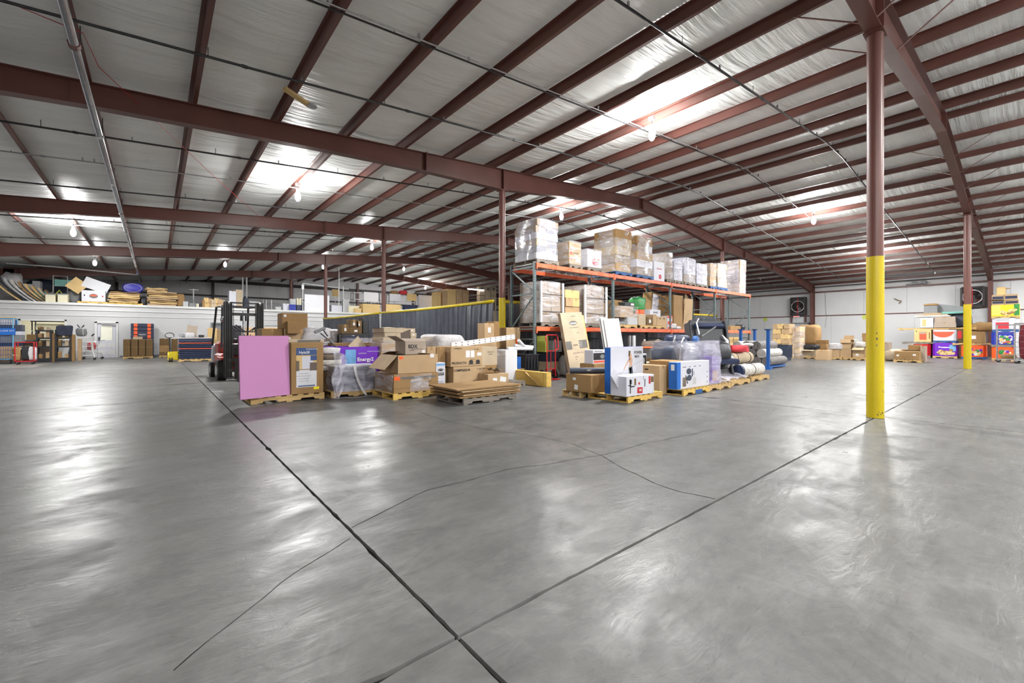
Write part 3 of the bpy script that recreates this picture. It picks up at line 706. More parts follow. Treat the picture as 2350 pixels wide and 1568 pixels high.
# ================================================================ FRONT LEFT CLUSTER
pallet('yellowish pallet carrying the pink board and the tall carton', 1.95, 9.45, 0, 0, 1.26, 1.04, 'wood')
PB = thing('foam_board', 'large pink rectangular foam board stood on edge', 'board', (1.55, 8.88, .125), rot=(R(-3), 0, R(14)))
MB().box((0, 0, .56), (.86, .03, 1.12), ch=.003).build('pink_face', M['pink'], PB)
MB().box((.01, .024, .56), (.87, .016, 1.13)).build('cardboard_backing', M['cardk'], PB)
t = cf('tall kraft carton with navy and white printed panel beside the pink board', 668, 742, 787, 8.95, PZ, .62, m='card2', tape=False)
sx, sy, sz = t_dim[t.name]
D(t, 'f', .47, .83, .63, .14, 'nprint', 'print_panel', label='navy header print')
D(t, 'f', .47, .62, .63, .27, 'cardy', 'print_panel', label='pale photo print'); D(t, 'f', .5, .61, .34, .25, 'wcard', 'printed_cabinet', lift=.003); D(t, 'f', .68, .53, .22, .16, 'clothb', 'printed_basket', lift=.004); D(t, 'f', .69, .70, .2, .1, 'nprint', 'printed_drum', lift=.004); D(t, 'f', .2, .55, .09, .2, 'clothb', 'printed_block', lift=.004)
D(t, 'f', .47, .3, .63, .34, 'white', 'print_panel', label='white text panel'); D(t, 'f', .47, .155, .52, .022, 'nprint', 'printed_bar', lift=.003)
TX(t, 'NylaSE', 'f', .40, .81, .07, 'paper', .001); TX(t, 'WAREHOUSE', 'f', .63, .875, .035, 'paper')
for i, s in enumerate(['Storage cabinet', 'white wood and rattan', 'easy to assemble', '2 doors  1 shelf']): TX(t, s, 'f', .38, .40-.05*i, .028, 'inkg')
D(t, 'f', .78, .10, .17, .05, 'yell', 'price_tag', label='yellow sticker')
tk = t
# flat sheets and parcel on top of it
t = MB().box((0, 0, .03), (.66, .5, .06), ch=.01).build('foam_sheet_stack', M['card3'], loc=(t.location.x+.02, 9.35, top(tk)), label='stack of pale flat sheets lying on the tall printed carton', cat='sheets')
MB().box((.05, -.252, .035), (.42, .004, .04)).build('printed_strip', M['inkg'], t)
MB().box((-.3, -.1, .085), (.07, .12, .05), ch=.01).build('foam_corner', M['foam'], t)
# rug bundle behind / right of the carton
for i, (mm, w_, lab) in enumerate((('foam', .52, 'lowest grey quilt roll in the folded pile right of the tall carton'), ('carpetw', .5, 'white folded quilt in the pile right of the tall carton'), ('clothb', .47, 'taupe folded quilt in the pile right of the tall carton'), ('foam', .44, 'topmost pale folded quilt in the pile right of the tall carton'))):
    bag(lab, 'folded_quilt', 'quilt', 2.84, 9.75, .5+i*.12, w_, .8, .13, mm, seed=i, sq=.35, amp=.05)
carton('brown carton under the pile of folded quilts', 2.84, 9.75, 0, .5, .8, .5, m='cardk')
pallet('pallet under the grey film-wrapped drum furniture', 3.2, 9.4, 0, 0, 1.0, 1.0, 'wood')
# dark furniture wrapped in film
t = thing('dark_cabinet', 'low dark grey storage unit on the second front pallet, film draped over it', 'cabinet', (3.22, 9.18, PZ))
MB().box((0, 0, .24), (.86, .52, .48), ch=.02).build('body', M['slate'], t); MB().box((0, 0, .495), (.9, .56, .03), ch=.01).build('table_top', M['lgrey'], t)
for s in (-.22, .22): MB().box((s, -.264, .24), (.4, .01, .4), ch=.004).build('drawer_front', M['cloth'], t)
wrap('loose clear film draped round the low dark storage unit', 3.2, 9.18, PZ-.02, .92, .6, .52, m='filmh', amp=.05, seed=3, taper=.05)
m_ = MB(); m_.grid(10, 22, lambda a, b: (2.62+.22*a+.10*b+.03*sin(b*11+a*5), 8.72-.16*(1-b)**2*(1-a)+.06*sin(a*9), .02+.92*b*(1-.1*a)))
m_.build('film_sheet', M['filmh'], label='crumpled clear film hanging to the floor right of the tall carton', cat='plastic film', smooth=True)
m_ = MB(); m_.grid(30, 4, lambda a, b: (2.7+1.15*a, 8.55+.07*sin(a*14)+.07*b, .012+.014*abs(sin(a*25+b*3))))
m_.build('film_sheet', M['filmh'], label='twisted strip of clear film lying on the floor before the second pallet', cat='plastic film', smooth=True)
m_ = MB(); m_.grid(3, 16, lambda a, b: (3.12+.05*a+.2*(1-b)**2, 8.84-.1*(1-b), .03+.62*b))
m_.build('film_strap', M['foam'], label='twisted white film band hanging down the dark storage unit', cat='plastic film', smooth=True)
t = cf('small orange and white printed carton on the dark storage unit', 826, 861, 839, 9.0, .64-.15, .3, m='wcard', tape=False)
D(t, 'f', .5, .66, .96, .6, 'orange', 'print_panel'); TX(t, 'FRESH', 'f', .66, .35, .05, 'orange')
# potato bin
def bin_(label, u, v, z, sx, sy, sz, main, face='f', kind='potato', m2='wcard', word='', wsz=.11, wx=0):
    t = thing('produce_bin', label, 'bin', (u, v, z)); t_dim[t.name] = (sx, sy, sz); c = .1; T = .012
    P = [(-sx/2+c, -sy/2), (sx/2-c, -sy/2), (sx/2, -sy/2+c), (sx/2, sy/2-c), (sx/2-c, sy/2), (-sx/2+c, sy/2), (-sx/2, sy/2-c), (-sx/2, -sy/2+c)]
    b = MB()
    for p, q in zip(P, P[1:]+P[:1]): b.bar((*p, sz/2), (*q, sz/2), T, sz)
    b.build('wall_sheet', M[main], t)
    MB().prism(P, 0, .012, 'Z').build('bottom', M['cardk'], t); MB().prism([(x*.97, y*.97) for x, y in P], .02, sz*.7, 'Z').build('packed_contents', M['inside'], t)
    W = (sx if face == 'f' else sy)-2*c
    if kind == 'potato':
        for i in range(16):
            fx = .2+.048*i; b = MB()
            o = elp(t, (0, 0, 0), .09, .065, ('pot', 'cardy', 'card2')[i*2 % 3], face, 'printed_potato', 12)
            zz = sz*(.13+.4*random.random()) if face == 'l' else .12*sz+(i % 3)*.06; xx = (fx-.5)*W*1.0
            o.location = (xx, -sy/2-T/2-.002-.0006*i, zz) if face == 'f' else (-sx/2-T/2-.002-.0006*i, -xx, zz)
    if kind == 'fruit':
        for i in range(26):
            q = .05+.012*(i % 4)
            o = elp(t, (0, 0, 0), q, q, ('pot', 'wcard', 'cardy', 'green', 'lime', 'purple', 'melon', 'paper')[i*5 % 8], face, 'printed_fruit', 12)
            zz = sz*(.16+.5*random.random()); xx = (-.14+.55*random.random())*W
            o.location = (xx, -sy/2-T/2-.002-.0006*i, zz) if face == 'f' else (-sx/2-T/2-.002-.0006*i, -xx, zz)
    if word:
        o = text(word, wsz, M['paper'], t, (wx, -sy/2-T/2-.006, sz*.66) if face == 'f' else (-sx/2-T/2-.004, 0, sz*.66), face, bold=.003)
    return t
pallet('pallet under the purple potato bin', 3.6, 10.4, 0, 0, 1.1, 1.0, 'woodg')
t = bin_('purple octagonal potato bin with a sky blue panel, behind the dark unit', 3.58, 10.35, PZ, 1.12, 1.0, .87, 'purple', 'f', 'potato', word='Energy2', wsz=.12, wx=.17)
for a, b_, mm, nm in ((-.2, .1, 'sky', 'printed_sky'), (-.2, .36-.1, 'green', 'printed_leaves')):
    MB().box((-.17, -.512, .87*(.72 if mm == 'sky' else .36)), (.24, .004, .36 if mm == 'sky' else .16)).build(nm, M[mm], t)
text('premium', .05, M['paper'], t, (.1, -.512, .72), 'f'); text('Fresh from the farm', .035, M['paper'], t, (.36, -.512, .76), 'f')
MB().bar((-.05, -.3, .75), (.25, -.1, .98), .35, .006, (0, 1, 0)).build('flap', M['card3'], t)
# pallet with the opened cartons
pallet('yellow pallet under the film-wrapped carton with a black stripe', 4.1, 8.33, 0, 0, 1.16, 1.04, 'woody')
t = carton('wide kraft carton with black stripe and orange mark, bottom of the opened stack', 4.03, 8.3, PZ, .98, .92, .37, m='card2', tape=False); t_dim[t.name] = (.98, .92, .37)
D(t, 'f', .55, .78, .78, .12, 'inkg', 'printed_stripe'); D(t, 'f', .07, .78, .12, .2, 'orange', 'printed_mark'); TX(t, 'HEAVY DUTY GARAGE SHELF', 'f', .6, .52, .035, 'inkg')
D(t, 'f', .5, .25, .96, .012, 'cardk', 'scored_line')
wrap('torn clear film round the bottom carton with the black stripe', 4.0, 8.34, PZ+.01, 1.0, .98, .35, amp=.03, seed=8)
t = carton('kraft carton with orange sticker, middle of the opened stack', 4.08, 8.26, PZ+.37, .9, .8, .37, m='card', flaps={'l': 135, 'b': -80, 'r': -85}); t_dim[t.name] = (.9, .8, .37)
D(t, 'f', .08, .86, .09, .15, 'orange', 'sticker'); D(t, 'f', .84, .93, .1, .2, 'paper')
t = carton('smaller open carton with bent flaps on top of the opened stack', 4.08, 8.2, PZ+.74, .48, .44, .27, m='card4', flaps={'b': 10, 'l': 60, 'f': -75, 'r': 65}); t_dim[t.name] = (.48, .44, .27)
TX(t, 'BDX', 'f', .36, .6, .1, 'ink', .003); TX(t, 'Heavy duty housewares', 'f', .55, .42, .028, 'inkg'); TX(t, 'Assembled', 'f', .32, .33, .025, 'inkg'); D(t, 'f', .86, .22, .14, .2, 'paper', 'sticker')
t = carton('narrow white carton with a pump picture, right of the black-striped carton', 4.65, 8.1, PZ, .22, .5, .56, m='wcard', tape=False); t_dim[t.name] = (.22, .5, .56)
t.location.x = (U(993, 7.85)+U(1029, 7.85))/2; 
D(t, 'f', .5, .93, .9, .08, 'sky', 'print_panel'); elp(t, (0, -.252, .41), .07, .03, 'inkg'); elp(t, (0, -.2535, .40), .025, .016, 'ink'); D(t, 'f', .5, .58, .7, .1, 'ink', 'print_panel', lift=.003); TX(t, 'PRESTO', 'f', .5, .58, .038, 'paper').location.y -= .003
for i in range(3): D(t, 'f', .5, .3-.06*i, .6, .015, 'inkg', 'printed_line')
t = carton('small white carton with black drop symbols behind the opened stack', U(973, 9.2), 9.4, .73, .24, .3, .26, m='wcard', tape=False); t_dim[t.name] = (.24, .3, .26)
for a, b_ in ((.35, .3), (.6, .3), (.5, .62)): D(t, 'f', a, b_, .13, .18, 'ink', 'printed_drop')
carton('plain carton under the white carton with drop symbols', U(973, 9.2), 9.45, 0, .4, .4, .73, m='card')
# trays stacked behind
pallet('pallet under the stack of long kraft trays near the curtain', 4.6, 10.2, 0, 0, 1.1, 1.0, 'wood')
z = PZ
for i, (h, w_, lab) in enumerate(((.26, 1.0, 'bottom'), (.26, 1.0, 'second'), (.24, .98, 'third'), (.2, .98, 'fourth'), (.13, .86, 'fifth'), (.11, .84, 'sixth'), (.11, .82, 'topmost'))):
    t = carton(lab+' long kraft tray of the stack under the curtain', 4.6+.02*sin(i*3), 10.15, z, w_, .7, h-.004, m='card3' if i > 3 else 'card', tape=i < 4); t_dim[t.name] = (w_, .7, h)
    if i > 2:
        for fx in (.35, .62): D(t, 'f', fx, .5, .02, .14, 'inkg', 'hand_hole')
        D(t, 'f', .9, .55, .06, .3, 'paper')
    z += h
MB().grid(10, 10, lambda a, b: (4.15+.95*a, 9.85+.6*b, z+.004+.02*sin(a*6)*sin(b*5))).build('cardboard_sheet', M['card3'], label='bent cardboard sheet lying on the long kraft trays', cat='sheet', smooth=True)
wrap('loose clear film round the upper long kraft trays', 4.6, 10.15, PZ+.52, 1.04, .74, .5, amp=.02, seed=22)
# tool cartons
t1 = carton('kraft carton printed with machine drawings, lower of the two by the flat stack', 5.82, 9.0, 0, .92, .8, .52, m='card', tape=True); t_dim[t1.name] = (.92, .8, .52)
t2 = carton('kraft carton with two white documents, upper of the two by the flat stack', 5.73, 8.98, .52, .9, .78, .47, m='card', tape=True); t_dim[t2.name] = (.9, .78, .47)
for t, a, s1, s2 in ((t1, .0, 'COMPRESSOR', 'COMPRESA'), (t2, 0, 'PRODUCTO', 'COMERCIAL')):
    TX(t, s1, 'f', .26, .82 if t is t1 else .17, .075, 'ink', .002)
    if t is t1: TX(t, s2, 'f', .26, .12, .075, 'ink', .002)
    else: TX(t, s2, 'f', .22, .9, .04, 'ink')
    TX(t, 'K 160 L', 'f', .82, .85, .05, 'ink')
    sx, sy, sz = t_dim[t.name]
    for k in range(2): elp(t, (.12+.2*k, -sy/2-.002, sz*.2), .06, .055, 'ink', name='printed_engine'); MB().box((.12+.2*k, -sy/2-.002, sz*.1), (.16, .002, .014)).build('printed_base', M['ink'], t)
    MB().tube([(.06, -sy/2-.002, sz*.24), (.14, -sy/2-.002, sz*.36), (.26, -sy/2-.002, sz*.3)], .003, 4).build('printed_handle', M['ink'], t)
D(t2, 'f', .53, .62, .13, .35, 'paper', 'document'); D(t2, 'f', .68, .62, .12, .35, 'paper', 'document'); D(t2, 'f', .9, .6, .14, .16, 'paper'); D(t1, 'f', .93, .55, .14, .16, 'paper')
stack('pair of tall kraft cartons left of the documents carton', 4.74, 5.24, 8.75, 9.25, .5, [.49], 2, ('card', 'card2'), face='f')
stack('plain cartons under the tall kraft pair', 4.74, 5.26, 8.75, 9.25, 0, [.5], 1, ('card2',))
t = cf('pale kraft carton right of the documents carton, upper', 1102, 1141, 796, 8.75, .5, .5, m='card3'); TX(t, 'kitchen sink', 'f', .6, .72, .04, 'inkg'); TX(t, 'stainless', 'f', .6, .6, .04, 'inkg')
carton('kraft carton under the pale carton, behind the small labelled one', t.location.x, 9.0, 0, .5, .5, .5, m='card2')
t = cf('small kraft carton with two white labels before the white cabinet', 1120, 1167, 858, 8.2, 0, .4, m='card'); D(t, 'f', .33, .45, .2, .5, 'paper'); D(t, 'f', .72, .5, .3, .5, 'paper', rot=.2)
b = MB().grid(12, 8, lambda a, b: (U(1112, 8.45)+.46*a, 8.25+.3*b, .42+.03*sin(a*17)*cos(b*9)+.05*(1-a)-.08*b*a)); b.build('foil_sheet', M['steel'], label='crumpled silver foil sheet hanging between the carton and white cabinet', cat='foil', smooth=False)
t = carton('upright white cabinet with grey vents at the right of the tool cartons', 7.14, 8.9, 0, .4, .55, .88, m='white', name='white_cabinet', cat='cabinet', tape=False); t_dim[t.name] = (.4, .55, .88)
D(t, 'l', .5, .82, .86, .006, 'lgrey', 'groove'); D(t, 'l', .5, .7, .86, .006, 'lgrey', 'groove'); D(t, 'l', .5, .93, .86, .006, 'lgrey', 'groove'); D(t, 'l', .22, .4, .3, .4, 'lgrey', 'vent_panel')
for i in range(6): D(t, 'l', .12+.04*i, .4, .012, .38, 'grey', 'vent_slot', lift=.003)
# flat cardboard on grey pallet
pallet('weathered grey pallet nearest the middle, under the flat cardboard', 4.86, 6.95, 0, 0, 1.24, .98, 'woodg')
for i, (dx, dy, r_, w_, l_) in enumerate(((.0, .02, .0, 1.42, 1.06), (.03, 0, .02, 1.36, 1.0), (-.02, .03, -.02, 1.40, 1.02), (.02, -.01, .03, 1.42, 1.0), (-.04, 0, -.01, 1.46, 1.04))):
    b = MB(); b.grid(6, 5, lambda a, c: ((a-.5)*w_, (c-.5)*l_, .028+.006*sin(a*5+i)*sin(c*4))); b.grid(6, 5, lambda a, c: ((a-.5)*w_, (c-.5)*l_, .004+.004*sin(a*5+i)*sin(c*4)))
    for q in ((-.5, 1), (.5, 1)): b.box((q[0]*w_*.998, 0, .016), (.006, l_, .024)); b.box((0, q[0]*l_*.998, .016), (w_, .006, .024))
    b.build('folded_carton', M['card' if i % 2 else 'card2'], loc=(4.86+dx, 6.95+dy, PZ+i*.035), rz=r_, label=layers(5)[i]+' flattened carton of the pile on the grey pallet', cat='cardboard', group='flattened cartons on the grey pallet')
# lumber crate and broken pallet behind
t = thing('lumber_bundle', 'long pale plywood crate lying right of the white cabinet', 'crate', (7.37, 8.2, 0)); MB().box((0, 0, .175), (.17, 1.46, .35), ch=.006).build('body', M['woody'], t)
MB().box((-.088, -.55, .175), (.012, .12, .34)).build('batten', M['woody'], t); MB().box((-.088, .3, .175), (.012, .12, .34)).build('batten', M['woody'], t); MB().bar((-.089, -.5, .03), (-.089, 0, .32), .012, .1, (1, 0, 0)).build('brace', M['wood'], t)
pallet('broken grey pallet lying before the plywood crate', 6.85, 8.28, 0, .15, .5, .5, 'woodg')
# totes
def tote(label, u, v, z, sx, sy, sz, m, rz=0, lid=True):
    t = thing('storage_tote', label, 'tote', (u, v, z), rz); MB().box((0, 0, sz/2), (sx, sy, sz), taper=.82).build('body', M[m], t)
    MB().box((0, 0, sz+.012), (sx+.04, sy+.04, .03), ch=.008).build('rim', M[m], t)
    for i in range(4): MB().box(((i-1.5)*sx*.22, -sy/2-.0, sz*.55), (.02, .03, sz*.7)).build('rib', M[m], t)
    return t
tote('black storage tote behind the plywood crate', U(1219, 9.0), 9.2, .2, .52, .5, .5, 'blk')
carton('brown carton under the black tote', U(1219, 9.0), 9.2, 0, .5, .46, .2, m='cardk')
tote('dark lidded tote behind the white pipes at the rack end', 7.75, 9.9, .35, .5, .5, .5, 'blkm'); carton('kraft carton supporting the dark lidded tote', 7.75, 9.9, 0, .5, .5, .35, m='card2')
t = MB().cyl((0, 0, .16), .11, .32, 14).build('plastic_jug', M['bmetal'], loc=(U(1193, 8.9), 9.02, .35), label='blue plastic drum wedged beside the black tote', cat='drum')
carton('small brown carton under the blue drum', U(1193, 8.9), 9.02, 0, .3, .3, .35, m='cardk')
# pvc pieces and the white perforated beam
for i, (x0, y0, x1, y1, v_, lab) in enumerate(((1165, 800, 1226, 801, 8.8, 'lowest white plastic pipe on the totes'), (1180, 793, 1228, 797, 8.95, 'middle white plastic pipe on the totes'), (1190, 781, 1210, 797, 8.9, 'short slanting white plastic pipe on the totes'))):
    MB().tube([(U(x0, v_), v_, Z(y0, U(x0, v_), v_)), (U(x1, v_), v_+.1, Z(y1, U(x1, v_), v_))], .045, 10).build('plastic_pipe', M['white'], label=lab, cat='pipe')
bm_ = thing('perforated_beam', 'long white perforated metal beam laid across the cartons', 'beam')
p, q = Vector((U(1035, 9.1), 9.1, Z(793, U(1035, 9.1), 9.1))), Vector((U(1180, 9.3), 9.3, Z(773, U(1180, 9.3), 9.3)))
MB().bar(p, q, .05, .13).build('channel', M['white'], bm_); dd = (q-p)
for i in range(11):
    for s in (-.03, .035):
        c = p+dd*((i+.7)/11.5)+Vector((0, -.027, s)); MB().box(c, (.03, .004, .022)).build('slot', M['ink'], bm_)
# grey bag bundle, cartons by the column
bag('large grey film-wrapped cushion bundle before the black curtain', 'wrapped_bundle', 'bundle', U(1030, 9.9), 10.2, .92, 1.0, .9, .36, 'foam', seed=4, sq=.4, amp=.1)
stack('plain cartons under the grey cushion bundle', U(990, 9.9), U(1070, 9.9), 9.9, 10.5, 0, [.46, .46], 2, ('card2', 'card'))
stack('cartons heaped by the yellow corner post', U(1092, 10.0), U(1140, 10.0), 10.0, 10.45, 0, [.4, .4, .32], 1, ('card', 'card2'))
t = cf('kraft carton with white note left of the yellow corner post, upper', 1112, 1134, 742, 10.0, 1.12, .35, m='card'); D(t, 'f', .5, .6, .3, .3, 'paper')
t = cf('tall brown carton beside the yellow corner post', 1134, 1146, 738, 10.1, .8, .4, m='card2'); carton('carton base below the tall brown carton', t.location.x, 10.3, 0, .3, .4, .8, m='card')
t = cf('kraft carton with an orange flame mark between curtain post and rack', 1162, 1194, 752, 10.0, .8, .35, m='card'); D(t, 'f', .72, .35, .12, .3, 'orange', 'printed_mark'); carton('carton under the flame marked one', t.location.x, 10.2, 0, .4, .36, .8, m='cardk')
# items behind the pink board
zb = 1.05
t = cf('kraft carton with white sticker, highest behind the pink board', 647, 706, 719, 11.4, 1.42, .5, m='card2'); D(t, 'f', .12, .82, .1, .16, 'paper', 'sticker'); D(t, 'f', .35, .16, .34, .07, 'cardk', 'hand_hole')
t = cf('smaller kraft carton with a slot, lying below the highest one', 660, 690, 738, 11.2, 1.3, .2, m='card2')
stack('plain wide cartons behind the pink board', U(600, 11.4), U(696, 11.4), 11.4, 12.0, 0, [.48, .47, .47], 2, ('card2', 'card'))
t = cf('wide plain kraft carton seen above the pink board', 560, 640, 752, 17.2, .7, .5, m='card', tape=False); stack('cartons carrying the wide plain kraft carton', t.location.x-.6, t.location.x+.6, 17.2, 17.7, 0, [.35, .35], 1, ('card2',))
pallet('flat pallet on the cartons behind the tall printed carton', U(690, 11), 11.3, 1.0-.02, 0, 1.1, .7, 'woodg') if 0 else None
for i, (x, y0, sx_, h_, lab) in enumerate(((722, 770, 1.0, .42, 'crumpled film-wrapped chair back left of the curtain, nearer'), (775, 758, .95, .4, 'crumpled film-wrapped chair back touching the curtain'))):
    v_ = 11.6+i*.5; u_ = U(x, v_); bag(lab, 'wrapped_chair', 'wrapped chair', u_, v_, 1.02, .72, .6, h_, 'foam', seed=11+i, sq=.5, amp=.2); wrap('clear film over the '+lab[8:40].strip(), u_, v_, 1.0, .78, .66, h_, amp=.05, seed=30+i, taper=.25)
    stack('plain cartons under wrapped chair back %s' % ('one' if i == 0 else 'two, by the curtain'), u_-.34, u_+.34, v_-.35, v_+.35, 0, [.5, .5], 1, ('card', 'card2'))
# exercise handle
t = thing('exercise_frame', 'black folded scooter frame with foam grips poking up behind the purple bin', 'frame')
v_ = 9.9
P3 = lambda x, y, v: (U(x, v), v, Z(y, U(x, v), v))
MB().tube([P3(736, 765, v_), P3(757, 783, v_), P3(775, 800, v_), P3(790, 812, v_)], .016, 8).build('bar', M['blkm'], t)
MB().tube([P3(752, 772, v_), P3(742, 757, v_)], .016, 8).build('bar', M['blkm'], t)
MB().tube([P3(722, 763, v_), P3(746, 753, v_)], .035, 10).build('grip', M['grey'], t); MB().tube([P3(733, 785, v_), P3(757, 779, v_)], .03, 10).build('grip', M['clothb'], t)
# black shelf with small cartons before the curtain
t = thing('black_shelf', 'black metal shelf standing before the curtain left of the trays', 'shelf', (U(818, 11.2), 11.4, 0))
sw = U(850, 11.2)-U(786, 11.2); zz = Z(766, t.location.x, 11.2)
MB().box((0, 0, zz-.02), (sw, .45, .04)).build('shelf_board', M['blkm'], t); MB().box((0, 0, .5), (sw, .45, .04)).build('shelf_board', M['blkm'], t)
for x in (-1, 1):
    for y in (-1, 1): MB().box((x*(sw/2-.02), y*.2, (zz-.04)/2), (.04, .04, zz-.04)).build('leg', M['blkm'], t)
MB().box((-sw/2+.25, -.1, .52+(zz-.56)/2+.1), (.45, .2, zz-.8)).build('drawer_block', M['navy'], t)
x4 = [(783, 802, 745, 0), (802, 831, 752, 0), (803, 822, 734, 1), (818, 831, 737, 1)]
for i, (a, b_, y, k) in enumerate(x4):
    z0 = zz if not k else Z(752, U(815, 11.2), 11.2); t = cf(['left small brown carton', 'wide small brown carton', 'tilted small brown carton on top', 'right small brown carton on top'][i]+' on the black shelf', a, b_, y, 11.22, z0, .28, m='cardk'); D(t, 'f', .5, .45, .25, .35, 'paper', 'round_sticker')
t = cf('open black crate at the end of the black shelf', 833, 846, 736, 11.22, zz, .3, m='blk', tape=False, flaps={'l': 10})
t = cf('long kraft carton with draped bubble wrap below the shelf', 762, 872, 787, 10.95, .5, .35, m='card2', tape=False); wrap('bubble wrap bulging on the long kraft carton', t.location.x+.1, 11.1, top(t), .8, .35, .12, m='filmh', amp=.05, seed=5)
stack('cartons under the long kraft carton by the shelf', t.location.x-.55, t.location.x+.55, 10.95, 11.3, 0, [.5], 2, ('card',))
# ================================================================ FORKLIFT
fk = thing('forklift', 'red and black forklift parked with its mast toward the open floor', 'forklift', (1.95, 14.3, 0), R(4))
hx = .40
for s, nm in ((-1, 'l'), (1, 'r')):
    m = MB()
    for k, (dx, w_) in enumerate(((0, .035), (.05, .03), (.10, .035), (.15, .02))): m.box((s*(hx+.06-dx*1.0), -.02+k*.012, 1.14), (w_, .1, 2.12))
    m.box((s*hx-.0, .04, 1.14), (.19, .03, 2.12)); m.build('mast_channel', M['blkm'], fk)
    MB().cyl((s*(hx-.02), -.03, 2.16), .05, .05, 10, 'X').build('chain_pulley', M['galv'], fk)
    for k in range(2): MB().tube([(s*(hx-.1-.03*k), -.04, .5), (s*(hx-.1-.03*k), -.04, 2.14)], .008, 5).build('lift_chain', M['pipe'], fk)
    # front wheel
    m = MB().cyl((s*.5, .35, .28), .28, .22, 26, 'X'); m.build('tyre', M['rub'], fk)
    MB().cyl((s*.5+s*.112, .35, .28), .15, .012, 18, 'X').build('wheel_rim', M['galv'], fk)
    MB().cyl((s*.46, 1.75, .22), .22, .18, 22, 'X').build('tyre', M['rub'], fk); MB().cyl((s*.46+s*.092, 1.75, .22), .11, .012, 14, 'X').build('wheel_rim', M['galv'], fk)
    MB().bar((s*.2, -.06, .06), (s*.2, -1.05, .045), .1, .04).build('fork', M['blkm'], fk); MB().box((s*.2, -.05, .3), (.1, .04, .52)).build('fork_shank', M['blkm'], fk)
    MB().tube([(s*.47, .42, .9), (s*.44, .5, 2.06), (s*.42, .75, 2.12), (s*.42, 1.5, 2.12), (s*.47, 1.85, .95)], .03, 8).build('guard_post', M['blkm'], fk)
    MB().tube([(s*.38, .1, 1.98), (s*.42, .12, 1.85), (s*.36, .1, 1.7), (s*.44, .14, 1.5), (s*.34, .1, 1.3)], .014, 6).build('hydraulic_hose', M['blk'], fk)
    MB().box((s*.43, .35, .62), (.24, .56, .07), ch=.02).build('fender', M['fork'], fk)
for z, h_ in ((2.18, .04), (1.86, .08), (.95, .07), (.42, .07)): MB().box((0, .03, z), (.86, .05, h_)).build('mast_crossbar', M['blkm'], fk)
MB().cyl((0, .05, 1.2), .035, 1.5, 12).build('lift_cylinder', M['steel'], fk)
for z in (.28, .58): MB().box((0, -.02, z), (.86, .04, .09)).build('carriage_bar', M['blkm'], fk)
for i in range(5): MB().box((-.3+.15*i, -.02, .95), (.02, .03, .68)).build('load_guard_bar', M['blkm'], fk)
for i in range(6): MB().bar((-.4, .75+.15*i, 2.13), (.4, .75+.15*i, 2.13), .02, .03).build('roof_bar', M['blkm'], fk)
MB().box((0, 1.15, .48), (.9, 1.1, .5), ch=.06).build('chassis', M['fork'], fk); MB().box((0, 1.55, .88), (.82, .62, .4), ch=.08).build('hood', M['fork'], fk)
MB().blob((0, 1.98, .62), (.96, .42, .85), 14, 8, .4, 0, .0).build('counterweight', M['wcard'], fk, smooth=True)
MB().box((0, 1.2, 1.12), (.46, .44, .1), ch=.04).build('seat', M['blk'], fk); MB().box((0, 1.44, 1.36), (.44, .1, .42), (R(-8), 0, 0), ch=.04).build('seat_back', M['blk'], fk)
MB().tube([(.19*cos(a)-.02, .72+.08*sin(a)*1.0, 1.28+.16*sin(a)) for a in [2*pi*k/20 for k in range(20)]], .014, 6, closed=True).build('steering_wheel', M['blk'], fk)
MB().bar((-.02, .6, .9), (-.02, .72, 1.28), .05, .05).build('steering_column', M['blkm'], fk); MB().box((0, .5, .85), (.8, .14, .36), ch=.03).build('dashboard', M['blkm'], fk)
MB().box((-.38, .45, 1.42), (.05, .04, .06)).build('work_lamp', M['orange'], fk); MB().box((.1, .6, 1.78), (.16, .06, .18)).build('mirror_box', M['blk'], fk)
MB().blob((-.45, .42, 1.72), (.12, .1, .16), 8, 6, .8).build('headlamp', M['steel'], fk, smooth=True)
for i in range(3): MB().tube([(-.3+.05*i, .06, 1.5+.03*i), (-.2+.1*i, -.0, 1.38), (.1+.08*i, .0, 1.36), (.3, .06, 1.5)], .016, 6).build('hydraulic_hose', M['blk'], fk)
# ================================================================ LEFT WALL FRONT ITEMS
# navy crate stack, pallet jack
v_ = 26.2; u0, u1 = U(410, v_), U(489, v_); zt = Z(777, u0, v_)
pallet('pallet under the navy crate stack', (u0+u1)/2, v_+.5, 0, 0, u1-u0, 1.0, 'wood')
hh = (zt-PZ)/11; z = PZ
for i in range(11):
    t = thing('navy_crate', ['bottom', 'second', 'third', 'fourth', 'fifth', 'sixth', 'seventh', 'eighth', 'ninth', 'tenth', 'topmost'][i]+' folded navy plastic crate of the stack by the pallet jack', 'crate', ((u0+u1)/2, v_+.5, z), group='navy crates stacked by the pallet jack')
    MB().box((0, 0, hh/2-.004), (u1-u0-.01*(i % 2), 1.0, hh-.012), ch=.015).build('body', M['navy'], t)
    if i in (5, 8): MB().box((0, -.505, hh/2), (u1-u0, .01, .03)).build('strap', M['orange'], t)
    z += hh
MB().box((0, 0, .02), (u1-u0, 1.02, .035), ch=.01).build('plastic_cover', M['trim'], loc=((u0+u1)/2, v_+.5, z), label='white plastic lid on the navy crate stack', cat='lid')
zl = z+.04
m = MB().box((0, 0, .3), (.42, .04, .6), (R(-12), R(8), 0)); m.build('cardboard_sheet', M['card4'], loc=(U(442, v_), v_+.6, zl), label='crooked grey-brown cardboard sheet standing on the navy crates', cat='cardboard')
for i, (x, mm, lab, s) in enumerate(((420, 'grey', 'small grey bundle on the left of the navy crates', .25), (436, 'foam', 'white crumpled bag on the navy crates', .35), (463, 'blk', 'small black bundle on the navy crates', .2))): bag(lab, 'bag', 'bag', U(x, v_), v_+.3, zl, s*1.2, s, s*.7, mm, seed=i)
